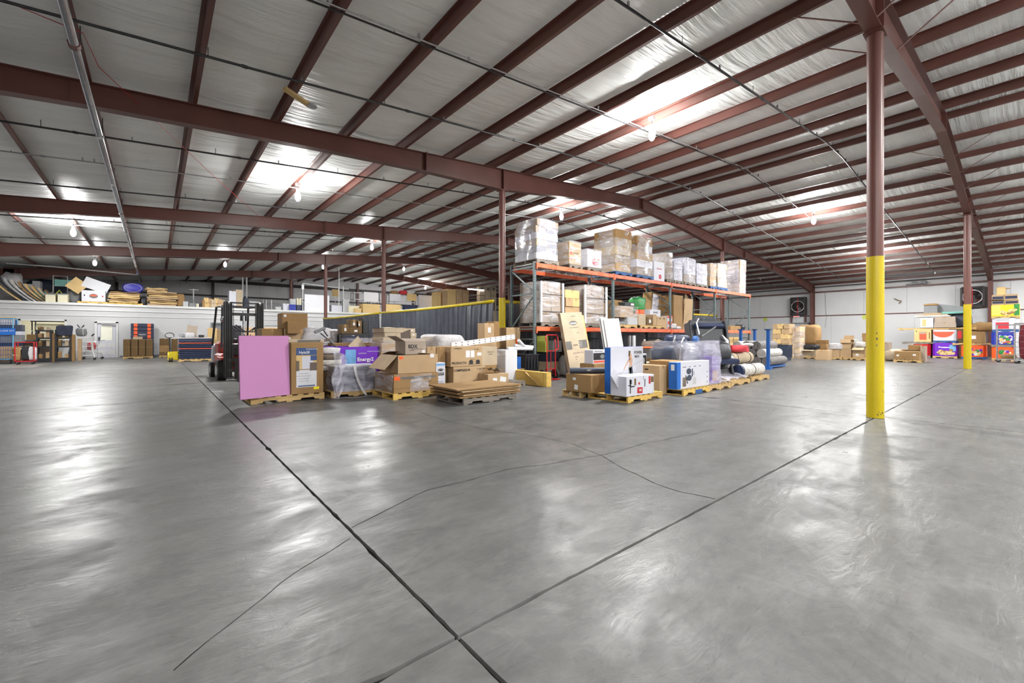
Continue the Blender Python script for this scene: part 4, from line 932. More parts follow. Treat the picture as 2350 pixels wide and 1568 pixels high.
m = MB().box((0, 0, .02), (1.1, .7, .03)); m.build('cardboard_sheet', M['card3'], loc=(U(465, v_), v_+.65, zl), label='tan sheet lying flat on the navy crates', cat='cardboard')
t = cf('upright tan board bundle behind the navy crates', 477, 498, 753, 27.6, 0, .2, m='cardy', tape=False)
t = cf('second tan carton leaning by the grey door', 488, 506, 756, 27.9, 0, .3, m='card', tape=False)
pj = thing('pallet_jack', 'yellow hand pallet jack with black handle left of the navy crates', 'pallet jack', (U(398, v_), v_+.35, 0))
MB().box((0, 0, .28), (.42, .22, .42), ch=.03).build('pump_body', M['yel'], pj); MB().tube([(-.12, -.05, .45), (-.14, -.12, 1.18)], .03, 8).build('handle_shaft', M['blkm'], pj)
MB().tube([(-.14+.17*cos(a), -.12, 1.28+.12*sin(a)) for a in [2*pi*k/14 for k in range(14)]], .02, 6, closed=True).build('handle_loop', M['blk'], pj)
for s in (-.1, .1): MB().cyl((-.1+s*.5, -.12, .1), .1, .05, 14, 'X').build('steer_wheel', M['rub'], pj)
for s in (-.2, .2): MB().bar((s+.1, .1, .08), (s+.1, 1.2, .08), .15, .05).build('fork', M['yel'], pj)
# bundled flat cartons with corner post
v_ = 31.5; u0, u1 = U(282, v_), U(351, v_); pallet('pallet under the four tall bundles of dark brown flat cartons', (u0+u1)/2, v_+.55, 0, 0, u1-u0, 1.1, 'wood')
w_ = (u1-u0)/4
for i in range(4):
    t = thing('carton_bundle', ORD[i]+' tall dark brown bundle from the left on its pallet', 'bundle', (u0+w_*(i+.5), v_+.55, PZ), group='tall bundles of brown flat cartons')
    hz_ = Z(779, u0, v_)-PZ; MB().box((0, 0, hz_/2), (w_-.02, 1.1, hz_), ch=.02).build('body', M['cardk'], t)
    MB().box((0, -.56, hz_*.55), (w_-.03, .01, .02)).build('strap', M['card2'], t)
    for k in range(3): MB().box((-w_/2+w_*(k+1)/4, -.553, hz_/2), (.012, .006, hz_*.95)).build('sheet_edge', M['card2'], t)
t = cf('small pale carton on the brown bundles', 305, 327, 773, v_+.05, Z(779, u0, v_), .4, m='card3')
v2 = 33.2; u0, u1 = U(300, v2), U(353, v2); z0 = 0; zt = Z(742, u0, v2); hh = zt/9
for i in range(9):
    t = thing('dark_crate', ['bottom', 'second', 'third', 'fourth', 'fifth', 'sixth', 'seventh', 'eighth', 'topmost'][i]+' black crate of the orange-taped stack behind the brown bundles', 'crate', ((u0+u1)/2, v2+.4, i*hh), group='black crates with orange tape')
    MB().box((0, 0, hh/2-.003), (u1-u0, .8, hh-.012), ch=.015).build('body', M['navy'], t)
    if i > 3:
        for x in (-.3, .3): MB().box((x, -.403, hh/2), (.16, .008, hh*.8), ch=.003).build('tape_patch', M['orange'], t)
text('FRESH', .12, M['paper'], t, (.0, -.41, -hh*2), 'f')
v_ = 32; u0, u1 = U(365, v_), U(391, v_)
t = cf('brown flat carton pile right of the black crates, lower', 366, 392, 808, v_, PZ, .8, m='cardk'); z = top(t)
t = cf('mid brown carton pile right of the black crates', 366, 392, 793, v_, z, .8, m='card2'); z2 = top(t); cf('dark carton pile right of the black crates, top', 366, 392, 777, v_, z2, .8, m='cardk')
pallet('pallet under the dark brown piles left of the pallet jack', (u0+u1)/2, v_+.4, 0, 0, u1-u0, .8, 'wood')
pallet('pallet under the rightmost dark pile behind the pallet jack', U(402, v_+.1), v_+.5, 0, 0, .5, .8, 'wood')
t = cf('brown pile directly behind the pallet jack handle', 394, 408, 778, v_+.05, PZ, .8, m='cardk')
# ladder trolley
v_ = 31.2; lt = thing('ladder_trolley', 'white A-shaped ladder trolley carrying a grey backpack', 'trolley', (U(187, v_), v_, 0))
zt = Z(772, lt.location.x, v_)
for s in (-1, 1):
    MB().tube([(s*.5, -.2, .12), (s*.4, -.1, zt*.5), (s*.37, 0, zt)], .028, 8).build('rail', M['trim'], lt); MB().tube([(s*.45, .5, .12), (s*.37, .1, zt)], .022, 8).build('rear_leg', M['trim'], lt)
    for y in (-.2, .5): MB().cyl((s*.48, y, .07), .07, .04, 12, 'X').build('castor', M['rub'], lt)
    MB().tube([(s*.37, 0, zt), (s*.47, -.05, zt+.12)], .03, 6).build('grip', M['blk'], lt)
for k in range(5):
    z = .25+k*(zt-.3)/4; MB().box((0, -.18+.04*k, z), (.94-.05*k, .16, .03)).build('rung', M['trim'], lt)
bp = thing('backpack', 'grey and white backpack sitting on top of the ladder trolley', 'backpack', (U(187, v_), v_+.02, zt+.02)); MB().blob((0, 0, .2), (.42, .3, .46), 12, 9, .6, 2, .1).build('body', M['grey'], bp, smooth=True)
MB().bar((.08, -.16, .03), (.05, -.12, .4), .06, .02).build('strap', M['white'], bp); MB().bar((-.05, 0, .4), (-.16, 0, .58), .04, .04).build('handle', M['blk'], bp); MB().bar((.0, 0, .4), (.1, 0, .56), .06, .05).build('top_flap', M['blk'], bp)
# shopping cart
sc = thing('shopping_cart', 'chrome shopping cart nested beside the ladder trolley', 'cart', (U(210, 32.3), 32.3, 0))
m = MB()
for k in range(9): m.tube([(-.3+.5*k/8, -.2, .95-.0), (-.18+.4*k/8, -.16, .42)], .006, 4)
for z in (.95, .78, .6, .42): m.tube([(-.32+.12*(.95-z), -.2, z), (.24-.05*(.95-z), -.2, z), (.24-.05*(.95-z), .2, z), (-.32+.12*(.95-z), .2, z)], .007, 4, closed=True)
m.build('basket', M['galv'], sc); MB().tube([(.2, -.22, .98), (.5, -.22, 1.02), (.5, .22, 1.02), (.2, .22, .98)], .014, 6).build('handle', M['grey'], sc)
for s in (-.2, .2): MB().tube([(-.25, s, .4), (.38, s, .3), (.42, s, .12)], .012, 6).build('frame', M['galv'], sc); MB().cyl((.42, s, .06), .06, .03, 10, 'Y').build('castor', M['rub'], sc); MB().cyl((-.3, s, .06), .06, .03, 10, 'Y').build('castor', M['rub'], sc); MB().tube([(-.25, s, .4), (-.3, s, .12)], .012, 6).build('frame', M['galv'], sc)
MB().blob((0, 0, .75), (.4, .3, .3), 8, 6, .8, 3, .2).build('red_bag', M['red'], sc, label='red bag in the basket') if 0 else bag('red and white bag lying in the shopping cart', 'bag', 'bag', U(210, 32.3)-.0, 32.3, .5, .36, .28, .38, 'redc', seed=9)
# black shelving units with goods
def shelfunit(x0, x1, yt, v, lab, gl, seed):
    u0, u1 = U(x0, v), U(x1, v); zt = Z(yt, u0, v); uc = (u0+u1)/2; w_ = u1-u0
    t = thing('shelving_unit', lab, 'shelf', (uc, v+.25, 0)); zs = [.14, .72, 1.14, 1.5]
    for x in (-1, 1):
        for y in (-1, 1): MB().box((x*(w_/2-.03), y*.22, zt/2), (.06, .05, zt)).build('post', M['blkm'], t)
    for z in zs: MB().box((0, 0, z), (w_, .5, .07)).build('shelf_board', M['blkm'], t)
    MB().box((0, -.25, .07), (w_-.1, .02, .1)).build('kick_plate', M['blk'], t)
    rg = random.Random(seed)
    for k, z in enumerate(zs):
        zz = z+.036; n_ = 2
        for c in range(n_):
            hgt = rg.uniform(.18, .32); ww = w_/n_-.14
            carton(['lower left', 'lower right', 'second shelf left', 'second shelf right', 'third shelf left', 'third shelf right', 'top shelf left', 'top shelf right'][k*2+c]+' '+gl[(k*2+c) % len(gl)][0]+' in the '+lab.split(' shelving')[0]+' shelving', uc-w_/4+.0+c*w_/2*.96-.0, v+.25, zz, ww, .36, hgt if k < 3 else hgt*.55, m=gl[(k*2+c) % len(gl)][1], rz=rg.uniform(-.1, .1))
gl = (('brown carton', 'card2'), ('tan carton', 'card'), ('dark carton', 'cardk'), ('pale carton', 'card3'))
shelfunit(82, 119, 757, 30.2, 'left black shelving unit between red cart and wall window', gl, 1)
shelfunit(126, 163, 757, 30.2, 'right black shelving unit beside the ladder trolley', gl, 2)
t = cf('bundle of tall pale cardboard tubes between the black shelving units', 119.5, 125.5, 765, 30.3, 0, .2, m='card2', tape=False)
t = cf('tall brown carton between shelving and ladder trolley', 164, 171, 768, 30.3, 0, .4, m='card2', tape=False); cf('brown carton column behind the ladder trolley', 178, 186, 778, 30.6, 0, .4, m='card')
bag('dark blue cloth hanging over the right black shelving unit', 'cloth', 'cloth', U(148, 30.1), 30.12, 1.26, .55, .14, .5, 'cloth', seed=3, sq=.4)
# desk and shelf seen through the window, wall clutter left of shelving
t = thing('work_counter', 'grey counter below the pass window with boxes under it', 'counter', (U(62, 32), 32.2, 0)); MB().box((0, 0, 1.02), (2.2, .7, .06)).build('top', M['grey'], t); MB().box((0, .2, .5), (2.1, .1, 1.0)).build('panel', M['card4'], t)
for s in (-1, 1): MB().box((s*1.0, -.2, .5), (.06, .06, 1.0)).build('leg', M['grey'], t)
carton('brown carton on the counter below the window', U(72, 32), 32.1, 1.05, .3, .3, .28, m='card2')
m_ = MB()
for k in range(5): m_.tube([(k*.08-.16, 0, 0), (k*.12-.24, 0, .25), (k*.16-.3, .05, .5)], .008, 5)
m_.build('dried_branches', M['trim'], loc=(U(60, 32), 32.1, 1.05), label='sprig of pale dried branches on the counter below the window', cat='branches')
ir = thing('inner_rack', 'dark metal rack standing in the room behind the pass window', 'rack', (U(118, 36), 36, 0))
for x in (-.75, -.62, .75): MB().box((x, 0, 1.05), (.05, .05, 2.1)).build('post', M['blkm'], ir)
MB().box((0, 0, 2.08), (1.6, .3, .06)).build('top_rail', M['blkm'], ir); MB().box((.1, .05, 1.1), (1.4, .2, 1.7)).build('stored_boards', M['cream'], ir)
# red wheeled basket cart, blue roll cage
def cage(name, lab, cat, u, v, w_, d, h_, m, wheels=.1, mesh=0, m2=None):
    t = thing(name, lab, cat, (u, v, 0)); z0 = wheels*2
    for x in (-1, 1):
        for y in (-1, 1):
            MB().tube([(x*w_/2, y*d/2, z0), (x*w_/2, y*d/2, h_)], .022, 8).build('post', M[m if x > 0 or not m2 else m2], t)
            MB().cyl((x*(w_/2-.06), y*(d/2-.05), wheels), wheels, .045, 12, 'X').build('castor', M['rub'], t); MB().box((x*(w_/2-.06), y*(d/2-.05), wheels*1.6), (.06, .08, wheels*.8)).build('castor_fork', M['galv'], t)
    for y in (-1, 1): MB().tube([(-w_/2, y*d/2, h_), (w_/2, y*d/2, h_)], .02, 6).build('top_rail', M[m], t)
    for x in (-1, 1): MB().tube([(x*w_/2, -d/2, h_), (x*w_/2, d/2, h_)], .02, 6).build('side_rail', M[m], t)
    MB().box((0, 0, z0), (w_, d, .04)).build('deck', M[m], t)
    b = MB()
    if mesh:
        for k in range(1, mesh):
            z = z0+(h_-z0)*k/mesh
            for y in (-1, 1): b.tube([(-w_/2, y*d/2, z), (w_/2, y*d/2, z)], .005, 4)
            for x in (-1, 1): b.tube([(x*w_/2, -d/2, z), (x*w_/2, d/2, z)], .005, 4)
        for k in range(1, mesh):
            x = -w_/2+w_*k/mesh
            for y in (-1, 1): b.tube([(x, y*d/2, z0), (x, y*d/2, h_)], .005, 4)
        b.build('wire_mesh', M[m2 or 'galv'], t)
    return t
rc = cage('red_cart', 'red tube basket cart on castors beside the blue roll cage', 'cart', U(57, 28), 28.2, U(78, 28)-U(34, 28), .5, Z(786, U(57, 28), 28), 'redm', .07)
for i, x in enumerate((-.25, 0, .2)): bag(['brown', 'black', 'pale'][i]+' bundle standing in the red basket cart', 'bundle', 'bundle', U(57, 28)+x, 28.2, .17, .26, .3, .6, ['card2', 'blk', 'foam'][i], seed=i, sq=.4)
bc = cage('blue_roll_cage', 'tall light blue roll cage filled with cartons at the left edge', 'roll cage', U(5, 29.5), 29.9, U(30, 29.5)-U(-20, 29.5), .8, Z(731, U(28, 29.5), 29.5), 'lblue', .1, 9, 'bmetal')
bx_ = U(5, 29.5)
MB().box((.15, -.42, 1.45), (.5, .02, .3)).build('sign_plate', M['blue'], bc); text('CARE KIT', .1, M['paper'], bc, (.15, -.435, 1.48), 'f')
z = .23
for i, (h_, mm, lab) in enumerate(((.55, 'card', 'bottom kraft carton in the light blue roll cage'), (.16, 'navy', 'navy tray above the kraft carton in the roll cage'), (.36, 'grey', 'grey carton in the middle of the roll cage'), (.16, 'wcard', 'white carton in the upper half of the roll cage'), (.3, 'slate', 'dark topmost carton in the roll cage'))):
    carton(lab, bx_, 29.9, z, 1.15, .66, h_, m=mm); z += h_
b = MB().bar((-.5, 0, 0), (.35, 0, .0), .3, .04); b.build('yellow_board', M['cardy'], loc=(bx_, 29.9, Z(731, U(28, 29.5), 29.5)+.045), label='pale yellow board lying on the roof of the blue roll cage', cat='board')
t = MB().tube([(U(38, 30.6), 30.6, 0), (U(38, 30.6), 30.6, 2.0)], .04, 8); t.build('blue_post', M['bmetal'], label='dark blue tall post beside the blue roll cage', cat='post')
# ================================================================ UPPER DECK GOODS
ZD = ZM+.042
def deck(lab, x0, x1, yt, v, mm='card', dep=.8, z=ZD, **k): return cf(lab, x0, x1, yt, v, z, dep, m=mm, **k)
# leaning sheets at the far left
cols_ = ['cardy', 'blk', 'lgrey', 'carpetw', 'card2', 'cardy', 'wood', 'card3', 'cardk', 'clothb', 'wood', 'card3']
for i in range(12):
    xb = 6+i*7.8; v_ = 34.7+.08*i; ub = max(U(xb+14, v_), ULW+1.45+.17*i); zt = Z(632+4.4*i, ub, v_)-ZD; zt = max(.35, zt)
    b = MB(); b.grid(2, 10, lambda a, c: (ub-(1-(1-c)**1.6)*zt*.8*1.0+.03*sin(c*3), v_+a*.5, ZD+.01+zt*c)); b.grid(2, 10, lambda a, c: (ub+.09-(1-(1-c)**1.6)*zt*.8+.03*sin(c*3), v_+a*.5, ZD+.01+zt*c))
    k_ = len(b.v)//2; n3 = 3
    for c in range(10):
        for e in (0, 2): b.f.append((c*n3+e, c*n3+e+n3, k_+c*n3+e+n3, k_+c*n3+e))
    b.f.append((10*n3, 10*n3+2, k_+10*n3+2, k_+10*n3))
    b.build('leaning_sheet', M[cols_[i]], label='%s curved sheet from the left edge leaning on the upper deck' % (ORD[i] if i < 10 else ['eleventh', 'twelfth'][i-10]), cat='sheet', group='sheets leaning at the left end of the deck', smooth=False)
bag('large grey plastic sack at the top left corner of the deck', 'sack', 'sack', ULW+.75, 36.9, ZD, .9, 1.0, 1.7, 'foam', seed=5)
for i, (a, b_, y, mm, lab, v_) in enumerate(((50, 74, 652, 'lgrey', 'pale grey appliance carton behind the leaning sheets', 36.5), (74, 92, 645, 'wallg', 'tall grey cabinet behind the leaning sheets', 38), (104, 127, 674, 'cream', 'cream bin with grey rim, left of the pair', 34.7), (132, 155, 674, 'cream', 'cream bin with grey rim, right of the pair', 34.7))):
    t = deck(lab, a, b_, y, v_, mm, .7, tape=False)
    if mm == 'cream': D(t, 'f', .5, .93, 1.04, .14, 'grey', 'rim')
MB().box((0, 0, .3), (.9, .5, .6), ch=.1).build('blue_tarp_block', M['slate'], loc=(U(128, 37.7), 37.8, ZD), label='dark blue covered block behind the cream bins', cat='block')
MB().tube([(-.45, 0, 0), (0, .05, .75), (.42, 0, 0)], .05, 6).build('yellow_brace', M['lime'], loc=(U(135, 35.6), 35.75, ZD+.02), label='lime yellow V-shaped bracket behind the cream bins', cat='bracket')
fr = thing('display_stand', 'white metal frame holding a teal board on the deck', 'frame', (U(139, 37), 37, 0)); f0, f1 = U(122, 37)-U(139, 37), U(155, 37)-U(139, 37); zz0, zz1 = Z(657, U(139, 37), 37), Z(634, U(139, 37), 37)
MB().tube([(f0, 0, zz0), (f1, 0, zz0), (f1, 0, zz1), (f0, 0, zz1)], .03, 6, closed=True).build('rail', M['trim'], fr); MB().tube([(f1, 0, ZD), (f1, 0, zz0)], .03, 6).build('post', M['trim'], fr); MB().tube([(f0, 0, ZD), (f0, 0, zz0)], .03, 6).build('post', M['trim'], fr)
MB().box(((f0+f1)/2+.15, .05, (zz0+zz1)/2-.1), (.8, .03, .4)).build('teal_board', M['teal'], fr)
bag('teal plastic bundle between the appliance carton and the cream bins', 'bundle', 'bundle', U(90, 37.2), 37.2, ZD, 1.0, .5, .75, 'teal', seed=8); bag('grey rumpled cover right of the cream bins', 'cover', 'cover', U(172, 35.6), 35.7, ZD, .55, .7, .8, 'grey', seed=12); bag('dark tarp heap behind the white frame', 'tarp', 'tarp', U(118, 40.6), 40.6, ZD, 2.4, 1.2, 1.7, 'slate', seed=15, amp=.2)
pallet('pallet under the white carton with the oval mark', U(214, 34.9), 35.0, ZD, 0, 1.25, .8, 'woody')
t = deck('white carton with red and grey oval mark on the deck', 187, 242, 667, 34.7, 'wcard', .8, ZD+PZ, tape=False); sx, sy, sz = t_dim[t.name]
elp(t, (0, -sy/2-.002, sz*.5), sx*.18, sz*.2, 'inkg'); elp(t, (0, -sy/2-.003, sz*.55), sx*.15, sz*.08, 'melon'); elp(t, (-.38*sx, -sy/2-.002, sz*.55), .03, .05, 'ink'); elp(t, (.38*sx, -sy/2-.002, sz*.5), .03, .05, 'red'); zt = top(t)
MB().bar((-.9, 0, 0), (-.45, 0, .55), .7, .02, (0, 1, 0)).build('cardboard_sheet', M['cardy'], loc=(U(214, 35), 35.05, zt), label='tan sheet folded over the white oval-marked carton', cat='cardboard'); MB().bar((-.4, 0, .55), (.65, 0, .12), .6, .03, (0, 1, 0)).build('white_sheet', M['white'], loc=(U(214, 35), 35.05, zt), label='white sheet sloping over the white oval-marked carton', cat='sheet')
# flattened carton heaps
def flats(desc, x0, x1, v, y_list, z0, mats, seed, dep=.9):
    rg = random.Random(seed); u0, u1 = U(x0, v), U(x1, v); n_ = len(y_list); z = z0
    for i, yt in enumerate(y_list):
        ze = Z(yt, (u0+u1)/2, v); h_ = (ze-z)
        L = (u1-u0)*rg.uniform(.88, 1.04)
        b = MB(); e_ = rg.uniform(-.02, .02)
        b.grid(8, 2, lambda a, c: ((a-.5)*L, (c-.5)*dep, h_*.9+.02*sin(a*9+i)+e_*a)); b.grid(8, 2, lambda a, c: ((a-.5)*L, (c-.5)*dep, .012+.012*sin(a*9+i)))
        k_ = len(b.v)//2
        for a in range(8): b.f.append((a, a+1, k_+a+1, k_+a))
        for r_ in range(2): b.f.append((r_*9, r_*9+9, k_+r_*9+9, k_+r_*9)); b.f.append((r_*9+8, r_*9+17, k_+r_*9+17, k_+r_*9+8))
        b.build('folded_carton', M[mats[i % len(mats)]], loc=((u0+u1)/2+rg.uniform(-.06, .06), v+dep/2, z), rz=rg.uniform(-.04, .04), label=(layers(n_)[i]+' flattened carton bundle of '+desc), cat='cardboard', group=desc); z = ze
pallet('pallet under the left flattened carton heap on the deck', U(285, 34.7), 35.2, ZD, 0, 1.7, .9, 'woody')
flats('the left heap on the deck', 248, 320, 34.7, [692, 689, 685, 681, 677, 673, 670], ZD+PZ, ('cardy', 'card', 'card2', 'cardy'), 3)
flats('the right heap on the deck', 337, 408, 34.8, [698, 694, 690, 686, 682, 678, 674, 670], ZD, ('card', 'cardy', 'card2', 'card'), 4)
flats('the small pile topping the right heap', 335, 382, 35.0, [667, 664, 661], Z(670, U(360, 34.8), 34.8), ('cardy', 'card'), 5, .7)
bag('brown folded paper sacks at the end of the right heap', 'paper_sacks', 'sacks', U(415, 35), 35.2, ZD, .42, .7, .85, 'card2', seed=4, sq=.4)
bag('black sack between the two flattened carton heaps', 'sack', 'sack', U(329, 34.9), 35.2, ZD, .32, .8, .6, 'blk', seed=6)
bl = thing('blue_drum_lid', 'bright violet blue round tub standing behind the left heap', 'tub', (U(305, 36.3), 36.3, ZD)); zz = Z(671, U(305, 36.3), 36.3)-ZD
MB().blob((0, 0, zz+.5*.5+.02), (1.0, .16, .62), 18, 8, .7).build('tub', M['vblue'], bl, smooth=True); MB().box((0, .1, zz/2), (.7, .2, zz)).build('stand', M['cardk'], bl)
MB().tube([(.42*cos(a), -.09, zz+.27+.25*sin(a)) for a in [2*pi*k/16 for k in range(16)]], .02, 5, closed=True).build('rim', M['wcard'], bl)
for i, (a, b_, y, mm, lab, v_) in enumerate(((420, 432, 692, 'lgrey', 'small white bundle right of the right heap', 34.8), (434, 449, 696, 'grey', 'low grey case on the deck', 34.8), (450, 457, 697, 'cream', 'small pale case on the deck', 34.9), (458, 465, 696, 'blkm', 'small dark case on the deck', 34.8), (464, 470, 689, 'card2', 'brown open carton left of the crumpled cartons', 34.7))): deck(lab, a, b_, y, v_, mm, .5, tape=False)
m = MB().tube([(0, 0, 0), (0, 0, 1.3)], .04, 6); m.tube([(-.2, 0, 1.25), (.25, 0, 1.25)], .03, 6); m.box((0, 0, .1), (.3, .2, .2)); m.build('metal_stand', M['lgrey'], loc=(U(444, 36), 36, ZD), label='pale metal stand post behind the low grey case', cat='stand')
# crumpled cartons heap beside forklift mast
rg = random.Random(5)
for i in range(12):
    s = .5; x = 474+(i % 6)*7.5; k = i//6; u_ = U(x, 34.9); t = carton(['%s crumpled tan carton of the heap beside the mast' % (['lower ', 'upper '][k]+ORD[i % 6])][0], u_, 35.1+.05*(i % 2), ZD+k*.34, .25, .5, .33-.05*(i % 3)*k, rz=rg.uniform(-.12, .12), m=('cardy', 'card', 'card3')[i % 3], group='crumpled cartons left of the forklift mast')
t = deck('wrapped white and grey parcel stack behind the forklift mast, left', 526, 542, 668, 35, 'wcard', .8); t = deck('pale tan carton stack behind the forklift mast, right', 541, 556, 665, 35.1, 'card3', .8)
t = deck('dark bin standing right of the parcel stacks', 560, 571, 684, 36, 'slate', .5, tape=False)
for i, x in enumerate((557, 566)): MB().tube([(U(x, 38), 38, ZD), (U(x, 38), 38, Z(637, U(x, 38), 38))], .05, 8).build('standpipe', M['trim'], label=['left', 'right'][i]+' of two white upright pipes on the deck behind the parcel stacks', cat='pipe')
deck('long pale low carton right of the dark bin', 572, 596, 692, 36, 'lgrey', .5)
# metal frames
b = MB()
for x in (604, 611, 623): b.tube([(U(x, 35.6), 35.6, ZD), (U(x, 35.6), 35.6, Z(688, U(x, 35.6), 35.6))], .02, 5)
for y in (697, 703, 709): b.tube([(U(602, 35.6), 35.6, Z(y, U(602, 35.6), 35.6)), (U(640, 35.6), 35.6, Z(y, U(640, 35.6), 35.6))], .02, 5)
b.build('tube_rack', M['galv'], label='loose metal rack frame lying on the deck left of the bin shelves', cat='frame')
# bins and white shelving
for i, (a, b_, y, mm, lab, v_) in enumerate(((633, 645, 704, 'lgrey', 'white low drawer box on the deck', 34.9), (650, 664, 697, 'wcard', 'white carton at the left of the bin shelves', 34.8), (666, 679, 686, 'lgrey', 'upper grey archive box on the bin shelf', 34.9), (681, 692, 685, 'cream', 'cream archive box on the bin shelf', 34.9), (693, 697, 694, 'navy', 'narrow dark binder box on the shelf', 34.9), (665, 679, 699, 'blued', 'low blue archive box before the grey one', 34.6), (681, 692, 700, 'navy', 'low navy box before the cream one', 34.6))): deck(lab, a, b_, y, v_, mm, .5 if v_ > 34.7 else .22)
wb = thing('whiteboard', 'large white board leaning on the deck left of the end column', 'whiteboard', (U(728, 34.6), 34.65, ZD+.01)); bw = U(758, 34.6)-U(701, 34.6); bh = Z(675, U(701, 34.6), 34.6)-ZD-.02
MB().box((0, 0, bh/2), (bw, .03, bh)).build('board', M['white'], wb); MB().tube([(-bw/2, -.02, 0), (bw/2, -.02, 0), (bw/2, -.02, bh), (-bw/2, -.02, bh)], .016, 5, closed=True).build('frame', M['lgrey'], wb)
st_ = thing('swing_lamp_post', 'white pole with a hanging white canister, left of the whiteboard', 'pole', (U(694, 34.5), 34.4, ZD)); zz = Z(650, U(694, 34.4), 34.4)-ZD
MB().tube([(0, 0, 0), (0, 0, zz)], .03, 6).build('pole', M['trim'], st_); MB().cyl((0, 0, zz-.3), .09, .34, 10).build('canister', M['white'], st_)
MB().tube([(U(696, 35), 35, Z(651, U(696, 35), 35)), (U(800, 35), 35, Z(664, U(800, 35), 35))], .05, 8).build('roof_duct', M['lgrey'], label='long pale horizontal pipe above the whiteboard', cat='pipe')
for i, (x, y0) in enumerate(((778, 614), (788, 657))): MB().tube([(U(x, 34.5), 34.5, ZD), (U(x, 34.5), 34.5, Z(y0, U(x, 34.5), 34.5))], .028, 6).build('standpipe', M['trim'], label=['tall', 'shorter'][i]+' white upright pipe right of the whiteboard', cat='pipe')
for i, (a, b_, y, mm, lab, v_) in enumerate(((761, 785, 701, 'wcard', 'white carton right of the end column', 34.8), (789, 801, 687, 'lgrey', 'grey stack of archive boxes by the white pipe', 35), (801, 825, 702, 'cream', 'cream carton low on the deck right of the pipes', 34.8))): deck(lab, a, b_, y, v_, mm, .6)
t = deck('small tan carton left of the big yellow-tan carton', 815, 830, 708, 34.5, 'cardy', .4)
def rackframe(lab, x0, x1, yt, v):
    u0, u1 = U(x0, v), U(x1, v); zt = Z(yt, u0, v)-ZD; t = thing('wire_rack', lab, 'rack', ((u0+u1)/2, v, ZD)); w_ = u1-u0
    for x in (-1, 1):
        for y in (-1, 1): MB().box((x*w_/2, y*.25, zt/2), (.04, .04, zt)).build('post', M['blkm'], t)
    for k in range(4): MB().box((0, 0, .08+zt*k/3.2), (w_, .54, .04)).build('shelf_board', M['galv'], t)
    return t
rackframe('dark wire rack behind the left hanging white panel', 808, 846, 671, 36); rackframe('dark wire rack right of the left hanging white panel', 868, 882, 672, 36.4); rackframe('dark wire rack right of the black curtain column', 890, 950, 676, 36.8)
for i, (a, b_, y0, y1, mm, lab, v_) in enumerate(((835, 868, 670, 692, 'white', 'left white panel fixed on the wire rack', 35.6), (894, 919, 674, 690, 'white', 'right white panel fixed on the wire rack', 36.2), (934, 956, 674, 690, 'cardy', 'yellowish sheet fixed beside the right white panel', 36.2), (762, 778, 664, 680, 'cardy', 'yellow notice sheet behind the upright pipes', 40))):
    u0, u1 = U(a, v_), U(b_, v_); z0, z1 = Z(y1, u0, v_), Z(y0, u0, v_); t = thing('notice_panel', lab, 'panel', ((u0+u1)/2, v_, ZD)); MB().box((0, 0, (z0+z1)/2-ZD), (u1-u0, .03, z1-z0)).build('sheet', M[mm], t); MB().box((0, .03, (z0+z1)/4-ZD/2), (.04, .03, (z0+z1)/2-ZD)).build('post', M['galv'], t)
deck('big plain yellow-tan carton on the deck edge', 833, 872, 698, 34.4, 'cardy', .9, tape=False); deck('second plain yellow-tan carton right of the column', 886, 920, 699, 34.45, 'cardy', .9, tape=False)
for i, x in enumerate((905, 925, 940)): bag(['brown', 'pink', 'pale'][i]+' bundle on top of the wire rack by the far lamp', 'bundle', 'bundle', U(x, 37), 37, Z(676, U(x, 37), 37), .7, .5, .35, ['card2', 'redc', 'foam'][i], seed=i)
deck('dark blue case right of the second yellow-tan carton', 929, 958, 701, 35, 'navy', .5, tape=False)
t = deck('pale striped sheet wall section on the deck', 961, 1003, 678, 37.5, 'wcard', .1, tape=False)
# tall yellow cartons
for i, (a, b_, y, v_) in enumerate(((1003, 1012, 670, 35.3), (1016, 1026.5, 667, 35.3), (1027, 1046, 664, 35.3), (1047, 1061, 664, 35.3), (1062, 1076, 666, 35.3))): deck(ORD[i]+' tall yellow-tan carton from the left by the strip light', a, b_, y, v_, ('cardy', 'card', 'cardy', 'card', 'card')[i], 1.0, group='tall yellow-tan cartons at the far right of the deck')
for j in range(2):
    for i in range(3): 
        t = cf(['lower', 'upper'][j]+' '+['left', 'middle', 'right'][i]+' archive carton of the six under the strip light', 1101+i*13, 1113+i*13, 679-j*22, 33.0, [1.9, Z(679, U(1120, 33), 33)][j], .5, m='card3'); D(t, 'f', .5, .7, .5, .3, 'inkg', 'printed_mark')
rk = thing('storage_shelf', 'shelf carrying the six archive cartons under the strip light', 'shelf', (U(1120, 33), 33.3, 0)); MB().box((0, 0, 1.87), (2.0, .8, .06)).build('shelf_board', M['galv'], rk)
for x in (-.95, .95):
    for y in (-.35, .35): MB().box((x, y, .92), (.06, .06, 1.84)).build('post', M['blkm'], rk)
# ================================================================ CURTAINS
def curt(lab, p, q, zt, seed, pad=True):
    p, q = Vector(p), Vector(q); L = (q-p).length; d = (q-p).normalized(); nn = Vector((-d.y, d.x)); n_ = int(L/.035)
    t = thing('curtain', lab, 'curtain')
    def fn(a, b):
        s = a*L; w_ = .035*sin(s*2*pi/.30+1.7*MN.noise(Vector((s*.8, b*1.0, seed))))*(.7+.5*MN.noise(Vector((s*.6, seed, b))))+.012*sin(s*2*pi/.11+b)+.06*MN.noise(Vector((s*.5, b*1.6, seed+3)))
        c = p+d*s+nn*w_; return (c.x, c.y, .02+(zt-.05)*b)
    MB().grid(n_, 10, fn).build('pleated_sheet', M['curtain'], t, smooth=True)
    if pad:
        MB().tube([(*(p+d*L*k/10), zt-.03-.03*sin(pi*k/10)) for k in range(11)], .055, 10).build('yellow_pad', M['yel'], t, smooth=True)
    return t
